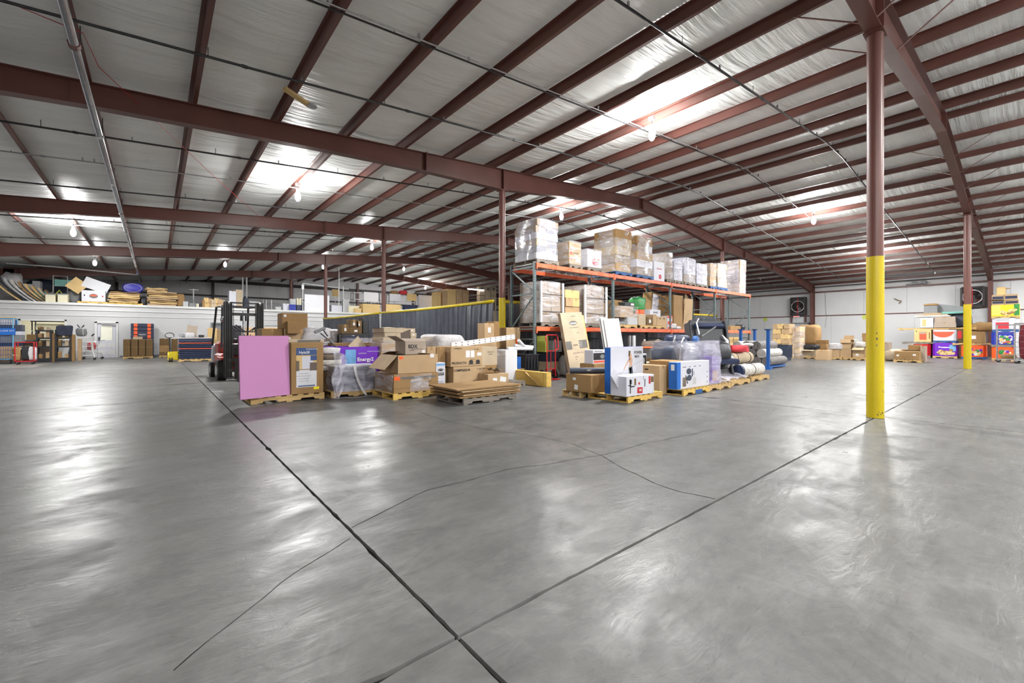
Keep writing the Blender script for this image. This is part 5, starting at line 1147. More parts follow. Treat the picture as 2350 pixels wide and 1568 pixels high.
UC, VC = UR-COL, V0+BAY
curt('black pleated curtain with yellow top pad, nearer half by the rack', (UC-.16, VC+.25), (UC-.16, VC+BAY-.15), 2.38, 1)
curt('black pleated curtain with yellow top pad, farther half', (UC-.16, VC+BAY+.1), (UC-.16, VC+2*BAY-.1), 2.38, 2)
curt('black pleated curtain hanging behind the pallet rack', (UC+.3, VC+.2), (UR+COL-.2, VC+.2), 2.38, 4)
# ================================================================ PALLET RACK
VF, VBK = 9.3, 10.42
US = [U(1228, VF), U(1408, VF), U(1539, VF), U(1641, VF), U(1720, VF)]
ZL, ZH = 1.52, 3.40
for i, u in enumerate(US):
    t = thing('rack_upright', ORD[i]+' green upright frame of the pallet rack from its left end', 'rack frame', (u, (VF+VBK)/2, 0)); dd = (VBK-VF)/2; n_ = 0
    for s in (-1, 1):
        m = MB().box((0, s*dd, 1.72), (.075, .02, 3.44)); m.box((-.034, s*(dd-.03), 1.72), (.008, .06, 3.44)); m.box((.034, s*(dd-.03), 1.72), (.008, .06, 3.44)); m.build('post', M['rackg'], t)
        MB().box((0, s*dd, .005), (.14, .14, .01)).build('foot_plate', M['rackg'], t)
        if s < 0:
            b = MB()
            for k in range(44):
                for x in (-.018, .018): b.box((x, -dd-.0105, .1+k*.076), (.012, .002, .03))
            o = b.build('punched_slots', M['ink'], t, kind='stuff')
    zs = [.2, 1.15, 1.45, 2.5, 3.3]
    for z in zs: MB().bar((0, -dd, z), (0, dd, z), .03, .04).build('cross_strut', M['rackg'], t)
    for a, b_ in ((.2, 1.15), (1.45, 2.5), (2.5, 3.3)): MB().bar((0, -dd if a != 2.5 else dd, b_), (0, dd if a != 2.5 else -dd, a), .03, .035).build('diagonal_strut', M['rackg'], t)
bn = 0
for i in range(4):
    for zz, lv in ((ZL, 'lower'), (ZH, 'upper')):
        for s, nm in ((0, 'front'), (1, 'rear')):
            v = VF-.035 if s == 0 else VBK+.035; a, b_ = US[i], US[i+1]
            t = thing('rack_beam', f'{lv} {nm} orange beam of the {ORD[i]} rack bay from the left', 'beam', ((a+b_)/2, v, zz-.13))
            MB().box((0, 0, .065), (b_-a-.02, .045, .13), ch=.008).build('beam', M['racko'], t)
            for e in (-1, 1): MB().box((e*((b_-a)/2-.02), -.0 if s else -.0, .04), (.03, .07, .2)).build('end_hook', M['racko'], t)
    for zz, lv in ((ZL, 'lower'), (ZH, 'upper')):
        a, b_ = US[i]+.05, US[i+1]-.05; n3 = 3; w_ = (b_-a)/n3
        for c in range(n3):
            t = thing('wire_decking', f'{["left","middle","right"][c]} wire deck on the {lv} level of the {ORD[i]} bay', 'deck', (a+w_*(c+.5), (VF+VBK)/2, zz))
            m = MB()
            for k in range(9): m.box((-w_/2+.02+(w_-.04)*k/8, 0, .004), (.007, VBK-VF+.06, .007))
            for k in range(12): m.box((0, -(VBK-VF)/2+(VBK-VF)*k/11, .009), (w_-.03, .006, .006))
            m.build('wire_grid', M['galv'], t); 
            for y in (-.3, 0, .3): MB().box((0, y, -.012), (w_-.03, .05, .02)).build('deck_channel', M['galv'], t) if 0 else None
ZLp, ZHp = ZL+.014, ZH+.014
def load(desc, x0, x1, yt, z, nl, cols, mats, wm='film', pal='wood', v=VF-.02, dep=1.05, seed=0, taper=0, amp=.025, wrapit=True, jit=.02):
    u0, u1 = U(x0, v), U(x1, v); W = u1-u0; uc = (u0+u1)/2
    if pal: pallet('pallet under '+desc, uc, v+dep/2, z, 0, max(.5, min(W, 1.3)), dep, pal); z += PZ
    zt = Z(yt, uc, v); hs = [(zt-z)/nl]*nl
    S = stack(desc, u0+.01, u1-.01, v+.03, v+dep-.03, z, hs, cols, mats, jit, rnd=seed, seed=seed+1, tapes=W > .5)
    if wrapit: wrap('clear stretch film around '+desc, uc, v+dep/2, z, W+.02, dep, zt-z+.02, m=wm, amp=amp, seed=seed, taper=taper)
    return S
# upper level
load('the tall wrapped load at the rack end', 1232, 1283, 506, ZHp, 6, [2, 1, 2, 1, 2, 1], ('card4', 'wcard', 'lgrey', 'grey', 'card3'), 'filmh', 'woodg', seed=11, amp=.05, taper=.06)
t = load('the tan printed carton load beside the tall one', 1308, 1337, 556, ZHp, 1, 1, ('card',), 'film', 'woodg', seed=12)[0]
for k, zz in enumerate((.72, .5, .25)): elp(t, (-.28 if t_dim[t.name][0] > .9 else -.2, -t_dim[t.name][1]/2-.004, t_dim[t.name][2]*zz), .06, .06, 'melon')
TX(t, 'JUMBO', 'f', .6, .5, .1, 'cardk')
t = load('the white carton load with red print', 1350, 1384, 574, ZHp, 1, 1, ('wcard',), 'film', 'woodg', seed=13)[0]
for k in range(4): elp(t, (-.1+.1*k, -t_dim[t.name][1]/2-.004, t_dim[t.name][2]*(.35+.1*(k % 2))), .05, .05, 'melon')
elp(t, (0.05, -t_dim[t.name][1]/2-.006, t_dim[t.name][2]*.25), .16, .07, 'redc')
load('the crooked brown load on a blue pallet', 1414, 1451, 528, ZHp, 5, [2, 2, 1, 2, 1], ('card', 'card4', 'card3', 'card2'), 'film', 'bluep', seed=14, amp=.05, taper=.1)
load('the brown load right of the crooked one', 1462, 1500, 545, ZHp, 5, [1, 2, 1, 2, 1], ('card2', 'card', 'wcard', 'card4'), 'film', 'bluep', seed=15, amp=.05)
t = cf('white carton with a red flower print before the brown load', 1501, 1525, 601, VF+.0, ZHp, .5, m='wcard', tape=False); sx, sy, sz = t_dim[t.name]
for a in range(5): elp(t, (.05+.06*cos(a*1.257), -sy/2-.002-.0005*a, sz*.22+.06*sin(a*1.257)), .04, .04, 'redc')
TX(t, 'NATURAL', 'f', .5, .62, .08, 'redc')
load('the grey-brown load behind the flower carton', 1532, 1546, 581, ZHp, 2, 1, ('card4',), 'film', 'woodg', seed=16)
load('the first white load right of the middle', 1549, 1569, 602, ZHp, 2, 1, ('wcard',), 'filmh', 'woodg', seed=17)
load('the second white load right of the middle', 1572, 1598, 594, ZHp, 3, 1, ('wcard', 'wcard', 'card3'), 'filmh', 'woodg', seed=18, amp=.04)
load('the third white load right of the middle', 1600, 1625, 607, ZHp, 4, 1, ('wcard', 'lgrey'), 'filmh', 'woodg', seed=19, amp=.04)
load('the tan load before the speckled one', 1631, 1646, 606, ZHp, 2, 1, ('card',), 'film', 'bluep', seed=20)
load('the speckled bag load near the rack end', 1648, 1670, 607, ZHp, 5, 1, ('card3', 'cardy'), 'filmh', 'bluep', seed=21, amp=.03)
load('the last tall load at the right rack end', 1699, 1714, 598, ZHp, 3, 1, ('card', 'card4', 'card2'), 'filmh', None, seed=22, amp=.03)
# lower level
def posts(desc, x0, x1, yt, z, v=VF-.03, dep=1.02):
    u0, u1 = U(x0, v), U(x1, v); zt = Z(yt, (u0+u1)/2, v)
    for i, (u, vv) in enumerate(((u0-.01, v), (u1+.01, v))): MB().box((0, 0, (zt-z)/2), (.07, .05, zt-z)).build('corner_guard', M['white'], loc=(u, vv-.02, z), label=f'white edge guard, {["left","right"][i]} corner of {desc}', cat='edge guard')
load('the big grey-brown strapped load at the rack end', 1243, 1289, 648, ZLp, 4, [2, 2, 2, 3], ('card4', 'card4'), 'film', 'woodg', seed=31, jit=.004); posts('the big strapped load at the rack end', 1241, 1290, 648, ZLp+PZ)
load('the strapped load behind the leaning tall carton', 1344, 1389, 657, ZLp, 4, [2, 2, 2, 3], ('card4', 'card4'), 'film', 'woodg', seed=32, jit=.004); posts('the second strapped load', 1342, 1390, 657, ZLp+PZ)
load('the tan stack between the two strapped loads', 1298, 1333, 666, ZLp, 4, [1, 1, 2, 1], ('cardy', 'card'), None, 'woodg', seed=33, wrapit=False)
for i, zf in enumerate((1.98, 2.5)):
    for j, (a, b_) in enumerate(((1241, 1290), (1342, 1390))): MB().box((0, 0, 0), (U(b_, VF)-U(a, VF)+.1, .012, .02)).build('steel_strap', M['blkm'], loc=((U(a, VF)+U(b_, VF))/2, VF-.055, zf), label='%s dark strap round the %s strapped load' % (['lower', 'upper'][i], ['rack-end', 'second'][j]), cat='strap')
lowr = [(1404, 1427, 697, 'card2', 'small brown carton stack left in the second bay, lower', 1), (1430, 1452, 733, 'cardy', 'pale carton behind the small pictures in the second bay', 0), (1418, 1440, 738, 'grey', 'grey patterned carton low in the second bay', 0), (1441, 1463, 729, 'lgrey', 'light grey carton low in the second bay', 0), (1465, 1482, 721, 'card3', 'speckled carton beside the third upright', 0),
 (1485, 1497, 728, 'cardk', 'brown carton with a round white sticker', 0), (1499, 1507, 722, 'card', 'narrow upright kraft carton', 0), (1508, 1530, 727, 'card', 'kraft carton with two hand holes', 0)]
pallet('pallet under the grey cartons in the second bay', (U(1418, VF)+U(1462, VF))/2, VF+.5, ZLp, 0, 1.2, 1.0, 'wood'); pallet('pallet under the speckled carton in the second bay', (U(1465, VF)+U(1484, VF))/2+.25, VF+.5, ZLp, 0, .75, 1.0, 'wood'); pallet('pallet under the kraft cartons left of the white-orange bag', U(1512, VF), VF+.5, ZLp, 0, 1.1, 1.0, 'wood')
for i, (a, b_, y, mm, lab, k) in enumerate(lowr):
    t = cf(lab, a, b_, y, VF+(.42 if i in (0, 1) else .05), ZLp+PZ, .4 if i > 1 else .5, m=mm)
    if 'sticker' in lab: D(t, 'f', .55, .5, .35, .4, 'paper', 'round_sticker')
    if 'hand' in lab: D(t, 'f', .3, .78, .14, .12, 'ink', 'hand_hole'); D(t, 'f', .72, .78, .14, .12, 'ink', 'hand_hole')
t = cf('upper small brown carton in the second bay', 1410, 1428, 689, VF+.45, ZLp+PZ+(Z(697, U(1415, VF+.42), VF+.42)-ZLp-PZ), .4, m='card2')
t = cf('tilted brown carton wrapped in film atop the grey cartons', 1424, 1453, 703, VF+.1, Z(729, U(1450, VF), VF+.05), .4, m='card'); wrap('film round the tilted brown carton of the second bay', t.location.x+.12, t.location.y, t.location.z, t_dim[t.name][0]+.5, .45, t_dim[t.name][2], seed=41)
t = cf('dark patterned gift box on the tilted brown carton', 1434, 1457, 694, VF+.15, top(t)+.01, .35, m='blkm', tape=False); D(t, 'f', .75, .5, .3, .5, 'paper', 'print_panel')
bag('green net of toys behind the tilted carton', 'toy_net', 'toys', U(1467, VF+.6), VF+.7, ZLp+PZ+.5, .7, .5, .65, 'green', seed=3); carton('carton under the green toy net', U(1467, VF+.6), VF+.78, ZLp, .6, .4, PZ+.5, m='cardk')
t = cf('orange toy carton beside the green net', 1469, 1479, 711, VF+.2, Z(721, U(1473, VF), VF), .2, m='orange', tape=False)
t = cf('white carton lid with black letters on the brown sticker carton', 1492, 1516, 711, VF+.2, Z(726, U(1497, VF), VF), .35, m='wcard', tape=False); TX(t, 'SNACKS', 'f', .5, .6, .09, 'ink', .002)
bg_ = cf('white and orange printed bag standing near the third upright', 1532, 1543, 725, VF+.03, ZLp, .3, m='wcard', tape=False); D(bg_, 'f', .5, .9, 1, .16, 'melon', 'printed_band'); D(bg_, 'f', .5, .45, .9, .26, 'melon', 'printed_band'); D(bg_, 'f', .5, .08, .9, .12, 'melon', 'printed_band')
bag('white crumpled bag at the foot of the orange-white one', 'bag', 'bag', U(1550, VF), VF+.2, ZLp, .5, .3, .24, 'foam', seed=5); bag('white sachets heap on the deck', 'sachets', 'bag', U(1562, VF), VF+.2, ZLp, .4, .3, .12, 'foam', seed=6)
# tall kraft gaylord with bent flaps
uL, uR_ = U(1549, VF+.1), U(1590, VF+.1); zt = Z(676, uL, VF)
t = thing('tall_open_carton', 'tall torn kraft carton standing open in the third rack bay', 'box', ((uL+uR_)/2, VF+.55, ZLp)); hh = zt-ZLp; w_ = uR_-uL
MB().box((w_*.26, -.42, hh*.46), (w_*.48, .01, hh*.92), (R(3), 0, 0)).build('front_panel', M['card'], t); MB().box((-w_*.24, -.38, hh/2), (w_*.5, .01, hh)).build('front_panel', M['card2'], t); MB().box((0, .4, hh/2), (w_, .01, hh)).build('back_panel', M['card2'], t); MB().box((-w_/2, 0, hh/2), (.01, .8, hh)).build('side_panel', M['card2'], t); MB().box((w_/2, 0, hh*.47), (.01, .8, hh*.94)).build('side_panel', M['card'], t)
MB().bar((w_*.1, -.4, hh), (w_*.5, -.3, hh*.8), .02, .25).build('flap', M['cardk'], t); MB().box((0, 0, hh*.3), (w_-.06, .7, hh*.6)).build('packed_contents', M['inside'], t)
t = thing('tall_bagged_carton', 'slanting kraft carton half in film, left of the tall torn carton', 'box', (U(1512, VF+.45), VF+.8, ZLp)); MB().box((0, 0, .76), (.75, .4, 1.46), (0, R(6), 0)).build('body', M['card2'], t); MB().box((-.1, -.25, 1.0), (.45, .01, .85), (0, R(8), 0)).build('film_cover', M['filmh'], t)
# last bay
t = cf('tan carton pile on the last bay lower beam', 1676, 1702, 748, VF+.2, ZLp, .6, m='card2'); bag('black bundle at the right end of the lower beam', 'bundle', 'bundle', U(1713, VF), VF+.3, ZLp, .4, .4, .3, 'blk')
for i, (x0, x1) in enumerate(((1672, 1682), (1684, 1698))): cf(['left', 'right'][i]+' tan carton below the last rack beam', x0, x1, 774, VF+.3, .55, .5, m='cardy')
stack('plain cartons on the floor in the last rack bay', U(1670, VF+.3), U(1702, VF+.3), VF+.2, VF+.8, 0, [.55], 2, ('card2', 'card'))
for i in range(8): carton(['first', 'second', 'third', 'fourth', 'fifth', 'sixth', 'seventh', 'eighth'][i]+' small carton of the heap behind the blue posts', U(1708+i*9, 11.4), 11.4, [0, 0, 0, 0, .38, .38, .38, .38][i] if i < 4 else .38, .42, .42, .36, rz=.3*sin(i*3), m=('card', 'cardy', 'card2')[i % 3]) if i < 4 else carton(ORD[i]+' small carton of the heap behind the blue posts', U(1708+(i-4)*9, 11.4), 11.4, .36, .36, .34, .28, rz=.3*sin(i*3), m=('card', 'cardy', 'card2')[i % 3])
# floor level under the rack
rg = random.Random(9)
bag('olive canvas cover slumped under the first rack bay', 'canvas_cover', 'cover', U(1318, 9.9), 9.95, 0, 1.1, .7, 1.2, 'clothb', seed=2, amp=.2); bag('grey film bundle beside the hand truck wheel', 'film_bundle', 'plastic film', U(1300, 9.2), 9.25, 0, .35, .35, .65, 'foam', seed=3, amp=.2)
for i, (x, z, w_, h_, mm, lab) in enumerate(((1262, 0, .6, .45, 'card3', 'tan carton behind the hand truck, lowest'), (1262, .45, .5, .3, 'slate', 'dark patterned carton behind the hand truck'), (1246, .75, .12, .5, 'lime', 'narrow lime and white printed sack behind the hand truck'), (1270, .75, .4, .35, 'lgrey', 'pale sack behind the hand truck'))):
    carton(lab, U(x, 9.6), 9.62, z, w_, .4, h_, m=mm, tape=False)
for i, (x, w_, h_, mm, lab) in enumerate(((1365, .7, .75, 'blkm', 'dark bundle under the second bay behind the black pictured carton'), (1445, .9, .8, 'cloth', 'dark blue sack pile under the second bay'), (1480, 1.0, .75, 'cloth', 'dark blue upholstery under the rack, middle'), (1515, 1.3, .7, 'clothb', 'taupe chair bundle under the third bay'), (1560, 1.2, .7, 'cloth', 'dark cushion bundle under the third bay'))): bag(lab, 'bundle', 'bundle', U(x, 9.7), 9.8, 0, w_, .8, h_, mm, seed=i+20, sq=.5, amp=.18)
for i, (x, y) in enumerate(((1446, 776), (1455, 778))): cf(['left', 'right'][i]+' upright white panel end under the second bay', x-4, x+3, y, 9.4, .7, .1, m='white', tape=False) if 0 else None
# hand truck
ht = thing('hand_truck', 'red steel hand truck with black tyres before the rack', 'hand truck', (U(1262, 8.8), 8.75, 0), R(0))
w_ = .17
for s in (-1, 1):
    MB().tube([(s*w_, 0, .08), (s*w_, 0, 1.05), (s*w_, .03, 1.15)], .016, 8).build('rail', M['redm'], ht)
    MB().cyl((s*(w_+.12) if s > 0 else -w_-.06, .12, .14), .14, .07, 20, 'X').build('tyre', M['rub'], ht); MB().cyl((s*(w_+.12)+.002 if s > 0 else -w_-.06, .12, .14), .06, .074, 14, 'X').build('wheel_hub', M['wcard'], ht)
    MB().bar((s*w_, .02, .3), (s*w_, .14, .14), .02, .03).build('axle_bracket', M['redm'], ht)
MB().tube([(-w_, .03, 1.1), (-w_, .05, 1.22), (-w_+.06, .06, 1.27), (w_+.1, .06, 1.27), (w_+.16, .06, 1.2), (w_+.16, .03, .88), (w_, 0, .82)], .018, 8).build('loop_handle', M['redm'], ht)
for z in (.3, .82): MB().bar((-w_, 0, z), (w_, 0, z), .03, .02).build('crossbar', M['redm'], ht)
MB().tube([(0, .01, .3), (0, .01, .82)], .01, 6).build('centre_rod', M['redm'], ht); MB().box((0, -.1, .015), (.38, .22, .012)).build('toe_plate', M['redm'], ht); MB().bar((-.2, .12, .14), (.3, .12, .14), .02, .02).build('axle', M['blkm'], ht)
# ================================================================ RIGHT FRONT CLUSTER
# leaning tall carton
def leaning(name, label, cat, px0, px1, pyb, v, h_, th, lean, m, tilt=0, z=0):
    u0, u1 = U(px0, v), U(px1, v); t = thing(name, label, cat, ((u0+u1)/2, v, z), rot=(R(-lean), R(tilt), 0)); t_dim[t.name] = (u1-u0, th, h_)
    MB().box((0, 0, h_/2), (u1-u0, th, h_), ch=.006).build('body', M[m], t); return t
lc = leaning('tall_flat_carton', 'tall kraft carton leaning on the rack with dark oval mark', 'box', 1309, 1358, 862, 8.55, 1.98, .12, 10, 'card3', -4)
sx, sy, sz = t_dim[lc.name]
elp(lc, (-.0, -sy/2-.002, sz*.835), .17, .068, 'inkg'); text('Lennox', .09, M['paper'], lc, (0, -sy/2-.004, sz*.833), 'f', bold=.002); text('Innovative home comfort since 1895', .026, M['ink'], lc, (0, -sy/2-.002, sz*.765), 'f')
MB().box((-sx*.36, -sy/2-.002, sz*.5), (sx*.25, .002, sz*.125)).build('print_panel', M['inkg'], lc); MB().box((sx*.3, -sy/2-.002, sz*.5), (sx*.38, .002, sz*.125)).build('print_panel', M['inkg'], lc)
elp(lc, (-.07, -sy/2-.0045, sz*.5), .13, .15, 'card3', name='printed_disc'); text('Leann', .085, M['ink'], lc, (-.07, -sy/2-.006, sz*.5), 'f', bold=.001)
for s, x, z, q in (('LX2 HIGH', .17, .53, .03), ('EFFICIENCY', .17, .5, .03), ('UNIT', .17, .47, .03)): text(s, q, M['paper'], lc, (x, -sy/2-.004, sz*z), 'f')
for s, x, z, q in (('AC/2 WF 4 Coil', 0, .375, .07), ('Furnace', -.1, .32, .04), ('kit', -.14, .285, .04), ('Replacement panels', .0, .09, .035), ('THIS SIDE UP', .05, .94, .035), ('NO 2', .14, .68, .04)): text(s, q, M['inkg'], lc, (x, -sy/2-.002, sz*z), 'f')
lc2 = leaning('flat_carton', 'second flat kraft carton leaning behind the oval-marked one', 'box', 1335, 1362, 860, 8.75, 1.92, .08, 10, 'cardy', -4)
# white boards leaning
for i, (a, b_, m_) in enumerate(((1391, 1398, 'lgrey'), (1395, 1405, 'trim'), (1402, 1433, 'white'))):
    t = leaning('white_board', ['thin', 'middle', 'front wide'][i]+' white board leaning on the rack behind the exercise carton', 'board', a+4, b_+7, 862, 8.6-.07*i, 1.9-.03*i, .03, 9, m_, -3)
for i, (x, mm) in enumerate(((1448, 'galv'), (1458, 'white'))): MB().box((0, 0, .63), (.1, .06, 1.26)).build('metal_profile', M[mm], loc=(U(x, 8.7), 8.75, 0), label=['grey', 'white'][i]+' upright profile sticking up behind the exercise carton', cat='profile')
MB().tube([(U(1488, 8), 8, .02), (U(1486, 8), 8, Z(820, U(1486, 8), 8)), (U(1479, 8.1), 8.1, Z(779, U(1479, 8.1), 8.1))], .03, 8).build('white_bar', M['white'], label='slanting white bar right of the exercise carton', cat='bar')
t = cf('black and white pictured carton behind the dark roll', 1361, 1392, 803, 7.4, .5, .3, m='wcard', tape=False); D(t, 'f', .5, .52, .95, .5, 'blkm', 'print_panel'); elp(t, (.1, -t_dim[t.name][1]/2-.004, t_dim[t.name][2]*.5), .09, .06, 'grey'); D(t, 'f', .5, .14, .9, .14, 'melon', 'print_panel'); TX(t, 'INDOOR GRILL', 'f', .4, .88, .05, 'inkg')
carton('carton below the black and white pictured carton', t.location.x, 7.6, 0, .6, .5, .5, m='card2')
# pallet with exercise cartons
pallet('yellow pallet under the white carton with the torn end flap', 7.28, 5.2, 0, 0, 1.16, .96, 'woody')
pallet('darker pallet behind, under the tan carton with the dark roll', 7.1, 5.99, 0, 0, 1.1, .5, 'wood')
t = carton('tan carton left of the blue-edged carton, dark roll on top', 6.83, 5.78, PZ, .62, .66, .35, m='card2'); t_dim[t.name] = (.62, .66, .35); D(t, 'l', .35, .72, .12, .14, 'paper'); D(t, 'l', .42, .25, .14, .28, 'paper', rot=.1)
r_ = thing('dark_roll', 'dark plastic roll lying on the tan carton', 'roll', (6.8, 5.75, PZ+.35+.062)); MB().tube([(-.28, .25, 0), (.3, -.25, 0)], .06, 14).build('roll', M['slate'], r_, smooth=False); text('PREMIUM', .05, M['paper'], r_, (-.02, -.07, .01), 'f')
ex = carton('tall white carton with a printed exercising person, blue side', 7.25, 5.18, PZ, 1.0, .14, .9, m='wcard', tape=False); ex.location.x = 6.69+.54; t_dim[ex.name] = (1.08, .14, .9)
for o in list(ex.children): bpy.data.objects.remove(o)
MB().box((0, 0, .45), (1.08, .14, .9), ch=.004).build('body', M['wcard'], ex); D(ex, 'l', .5, .5, .98, .98, 'blue', 'blue_side', label='blue printed side'); D(ex, 't', .5, .5, .98, .9, 'blued', 'blue_edge')
sx, sy, sz = t_dim[ex.name]
for nm, pts, r_, mm in (('printed_person', [(.02, 0, .76), (.03, 0, .62), (.02, 0, .5)], [.03, .055, .045], 'skin'), ('printed_hair', [(-.01, 0, .82), (-.03, 0, .7)], [.035, .02], 'cardk'), ('printed_leggings', [(.02, 0, .5), (.06, 0, .35), (.04, 0, .18)], [.06, .045, .03], 'slate'), ('printed_leggings', [(.0, 0, .5), (.0, 0, .36), (.05, 0, .25)], [.05, .04, .03], 'grey'), ('printed_arm', [(.0, 0, .68), (-.12, 0, .55), (-.2, 0, .45)], [.02, .014, .012], 'skin')):
    b = MB(); P = [Vector(p) for p in pts]
    for k in range(len(P)-1):
        d = (P[k+1]-P[k]).normalized(); n_ = Vector((-d.z, 0, d.x)); o_ = len(b.v)
        b.v += [tuple(P[k]+n_*r_[k]), tuple(P[k]-n_*r_[k]), tuple(P[k+1]-n_*r_[k+1]), tuple(P[k+1]+n_*r_[k+1])]; b.f.append((o_, o_+1, o_+2, o_+3))
    o = b.build(nm, M[mm], ex); o.location = (.08, -sy/2-.003, 0)
MB().tube([(-.5, -sy/2-.001, .3), (.5, -sy/2-.001, .62)], .006, 4).build('printed_line', M['lgrey'], ex)
text('POWER', .08, M['inkg'], ex, (.36, -sy/2-.003, .78), 'f', bold=.002); text('MAX', .07, M['inkg'], ex, (.32, -sy/2-.003, .7), 'f', bold=.002)
t = carton('white carton with torn end flap and red pictures, front of the yellow pallet', 7.07, 4.88, PZ, .9, .36, .37, m='wcard', tape=False); t_dim[t.name] = (.9, .36, .37)
MB().bar((-.45, 0, .37), (-.57, 0, .27), .35, .008, (0, 1, 0)).build('flap', M['wcard'], t)
for fx, fz, w_, h_, mm, nm in ((.13, .5, .03, .7, 'ink', 'printed_stand'), (.11, .55, .1, .05, 'ink', 'printed_wheel'), (.2, .48, .16, .06, 'ink', 'printed_beam'), (.14, .72, .07, .22, 'ink', 'printed_box'), (.3, .7, .06, .34, 'cardk', 'printed_phone'), (.47, .25, .19, .3, 'red', 'red_badge'), (.6, .85, .012, .2, 'inkg', 'printed_line'), (.65, .6, .025, .4, 'ink', 'printed_handle'), (.83, .72, .07, .4, 'red', 'red_picture'), (.93, .74, .1, .3, 'cardk', 'dark_picture'), (.44, .6, .05, .12, 'red', 'printed_disc')): D(t, 'f', fx, fz, w_, h_, mm, nm, rot=.06 if nm in ('red_badge', 'printed_handle') else 0)
TX(t, 'NC', 'f', .48, .25, .06, 'paper', .002).location.y -= .004
t = cf('white carton with a black picture panel right of the exercise carton', 1463, 1484, 812, 5.75, .5, .3, m='wcard', tape=False); D(t, 'f', .55, .48, .8, .8, 'ink', 'print_panel'); elp(t, (.05, -.155, t_dim[t.name][2]*.5), .05, .08, 'lgrey'); elp(t, (-.05, -.156, t_dim[t.name][2]*.3), .03, .06, 'paper')
carton('kraft carton carrying the black pictured carton', t.location.x, 5.95, 0, .45, .5, .5, m='card2')
t = cf('small white and navy carton between the two front pallets', 1508, 1519, 879, 5.5, 0, .25, m='wcard', tape=False); D(t, 'f', .5, .15, .9, .25, 'navy', 'print_panel')
t = cf('kraft carton standing behind, with pale lid', 1484, 1514, 834, 6.3, 0, .5, m='card2'); MB().box((0, 0, .01), (.62, .56, .02)).build('lid_sheet', M['card3'], loc=(t.location.x, t.location.y, top(t)), label='pale loose lid on the kraft carton behind the front pallets', cat='lid')
# orange rimmed tub with toys, blanket
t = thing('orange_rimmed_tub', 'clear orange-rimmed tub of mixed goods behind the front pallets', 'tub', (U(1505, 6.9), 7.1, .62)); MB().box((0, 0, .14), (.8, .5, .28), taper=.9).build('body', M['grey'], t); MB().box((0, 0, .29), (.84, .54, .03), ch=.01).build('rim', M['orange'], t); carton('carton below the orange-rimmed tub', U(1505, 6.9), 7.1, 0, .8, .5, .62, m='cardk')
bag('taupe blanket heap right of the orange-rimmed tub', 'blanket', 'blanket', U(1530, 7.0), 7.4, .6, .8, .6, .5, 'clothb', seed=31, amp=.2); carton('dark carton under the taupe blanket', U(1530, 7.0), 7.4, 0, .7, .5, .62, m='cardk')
# pallets in the front row
pallet('pallet with a blue stringer block, under the blue and white carton', 8.95, 5.05, 0, 0, 1.12, .98, 'woody')
MB().box((0, 0, .03), (.3, .006, .085)).build('blue_block', M['bluep'], loc=(9.03, 4.555, .02), label='blue painted block on the front edge of the pallet', cat='block')
pallet('pallet under the film-wrapped furniture', 10.1, 5.08, 0, 0, 1.12, .98, 'wood'); pallet('pallet right of the wrapped furniture under the black chair', 11.5, 5.2, 0, 0, 1.12, 1.0, 'wood')
t = thing('fan_carton', 'flat white and blue carton with printed round heads', 'box', (9.02, 4.76, PZ)); t_dim[t.name] = (1.4, .19, .57); MB().box((0, 0, .285), (1.4, .19, .57), ch=.004).build('body', M['wcard'], t)
D(t, 'l', .5, .5, .98, .98, 'blue', 'blue_side'); D(t, 'l', .5, .8, .4, .22, 'paper', 'shipping_label', lift=.003); D(t, 'f', .05, .5, .1, .98, 'blue', 'blue_band')
for x, z in ((-.22, .36), (-.2, .22)): o = elp(t, (x, -.098, z), .1, .065, 'slate', name='printed_head'); 
D(t, 'f', .45, .57, .035, .3, 'slate', 'printed_column'); D(t, 'f', .52, .25, .1, .26, 'lgrey', 'print_panel'); D(t, 'f', .21, .25, .1, .34, 'clothb', 'printed_bottle'); D(t, 'f', .28, .33, .025, .34, 'ink', 'printed_stroke', rot=-.4)
for i, s in enumerate(['tower fan', 'quiet', 'remote', 'timer']): text(s, .035, M['inkg'], t, (-.4+.22*i, -.098, .46), 'f')
for i in range(3): D(t, 'f', .93, .55-.2*i, .018, .04, 'ink', 'printed_icon'); D(t, 'f', .5, .6-.05*i, .03, .02, 'ink', 'printed_line')
t = carton('upright kraft carton with hand holes, left of the blue and white carton', 8.06, 5.25, PZ, .28, .62, .62, m='card'); t.location.x = 8.55-.3; t.location.z = 0; t_dim[t.name] = (.28, .62, .62)
for fz in (.85, .6): D(t, 'l', .5, fz, .14, .05, 'ink', 'hand_hole')
t = carton('kraft carton behind the left end of the blue and white carton', 8.72, 5.15, PZ, .55, .5, .58, m='card2')
# film wrapped furniture
b = MB(); 
t = thing('wrapped_armchair', 'large film-wrapped lilac armchair with chrome arms', 'armchair', (9.78, 5.34, PZ)); 
MB().blob((-.05, .1, .5), (1.5, .85, 1.0), 22, 12, .45, 5, .08).build('padding', M['slate'], t, smooth=True); MB().box((0, .05, .12), (1.3, .8, .24), ch=.05).build('base', M['navy'], t)
MB().blob((.1, .2, .98), (.9, .3, .36), 14, 8, .5, 2, .05).build('backrest', M['navy'], t, smooth=True); MB().blob((.52, -.05, .98), (.2, .2, .3), 8, 6, .9, 3, .1).build('blue_pillow', M['bluep'], t, smooth=True)
MB().tube([(-.7, -.3, .55), (-.62, -.3, .95), (-.5, -.3, 1.08), (-.38, -.3, 1.02), (-.42, -.3, .7)], .018, 8).build('chrome_arm', M['steel'], t); MB().tube([(-.5, 0, .85), (-.35, 0, 1.12), (-.3, 0, .9)], .018, 8).build('chrome_arm', M['steel'], t)
wrap('violet-tinted film round the large armchair', 9.78, 5.38, PZ-.01, 1.5, .92, .98, m='filmh', amp=.07, seed=51, taper=.08)
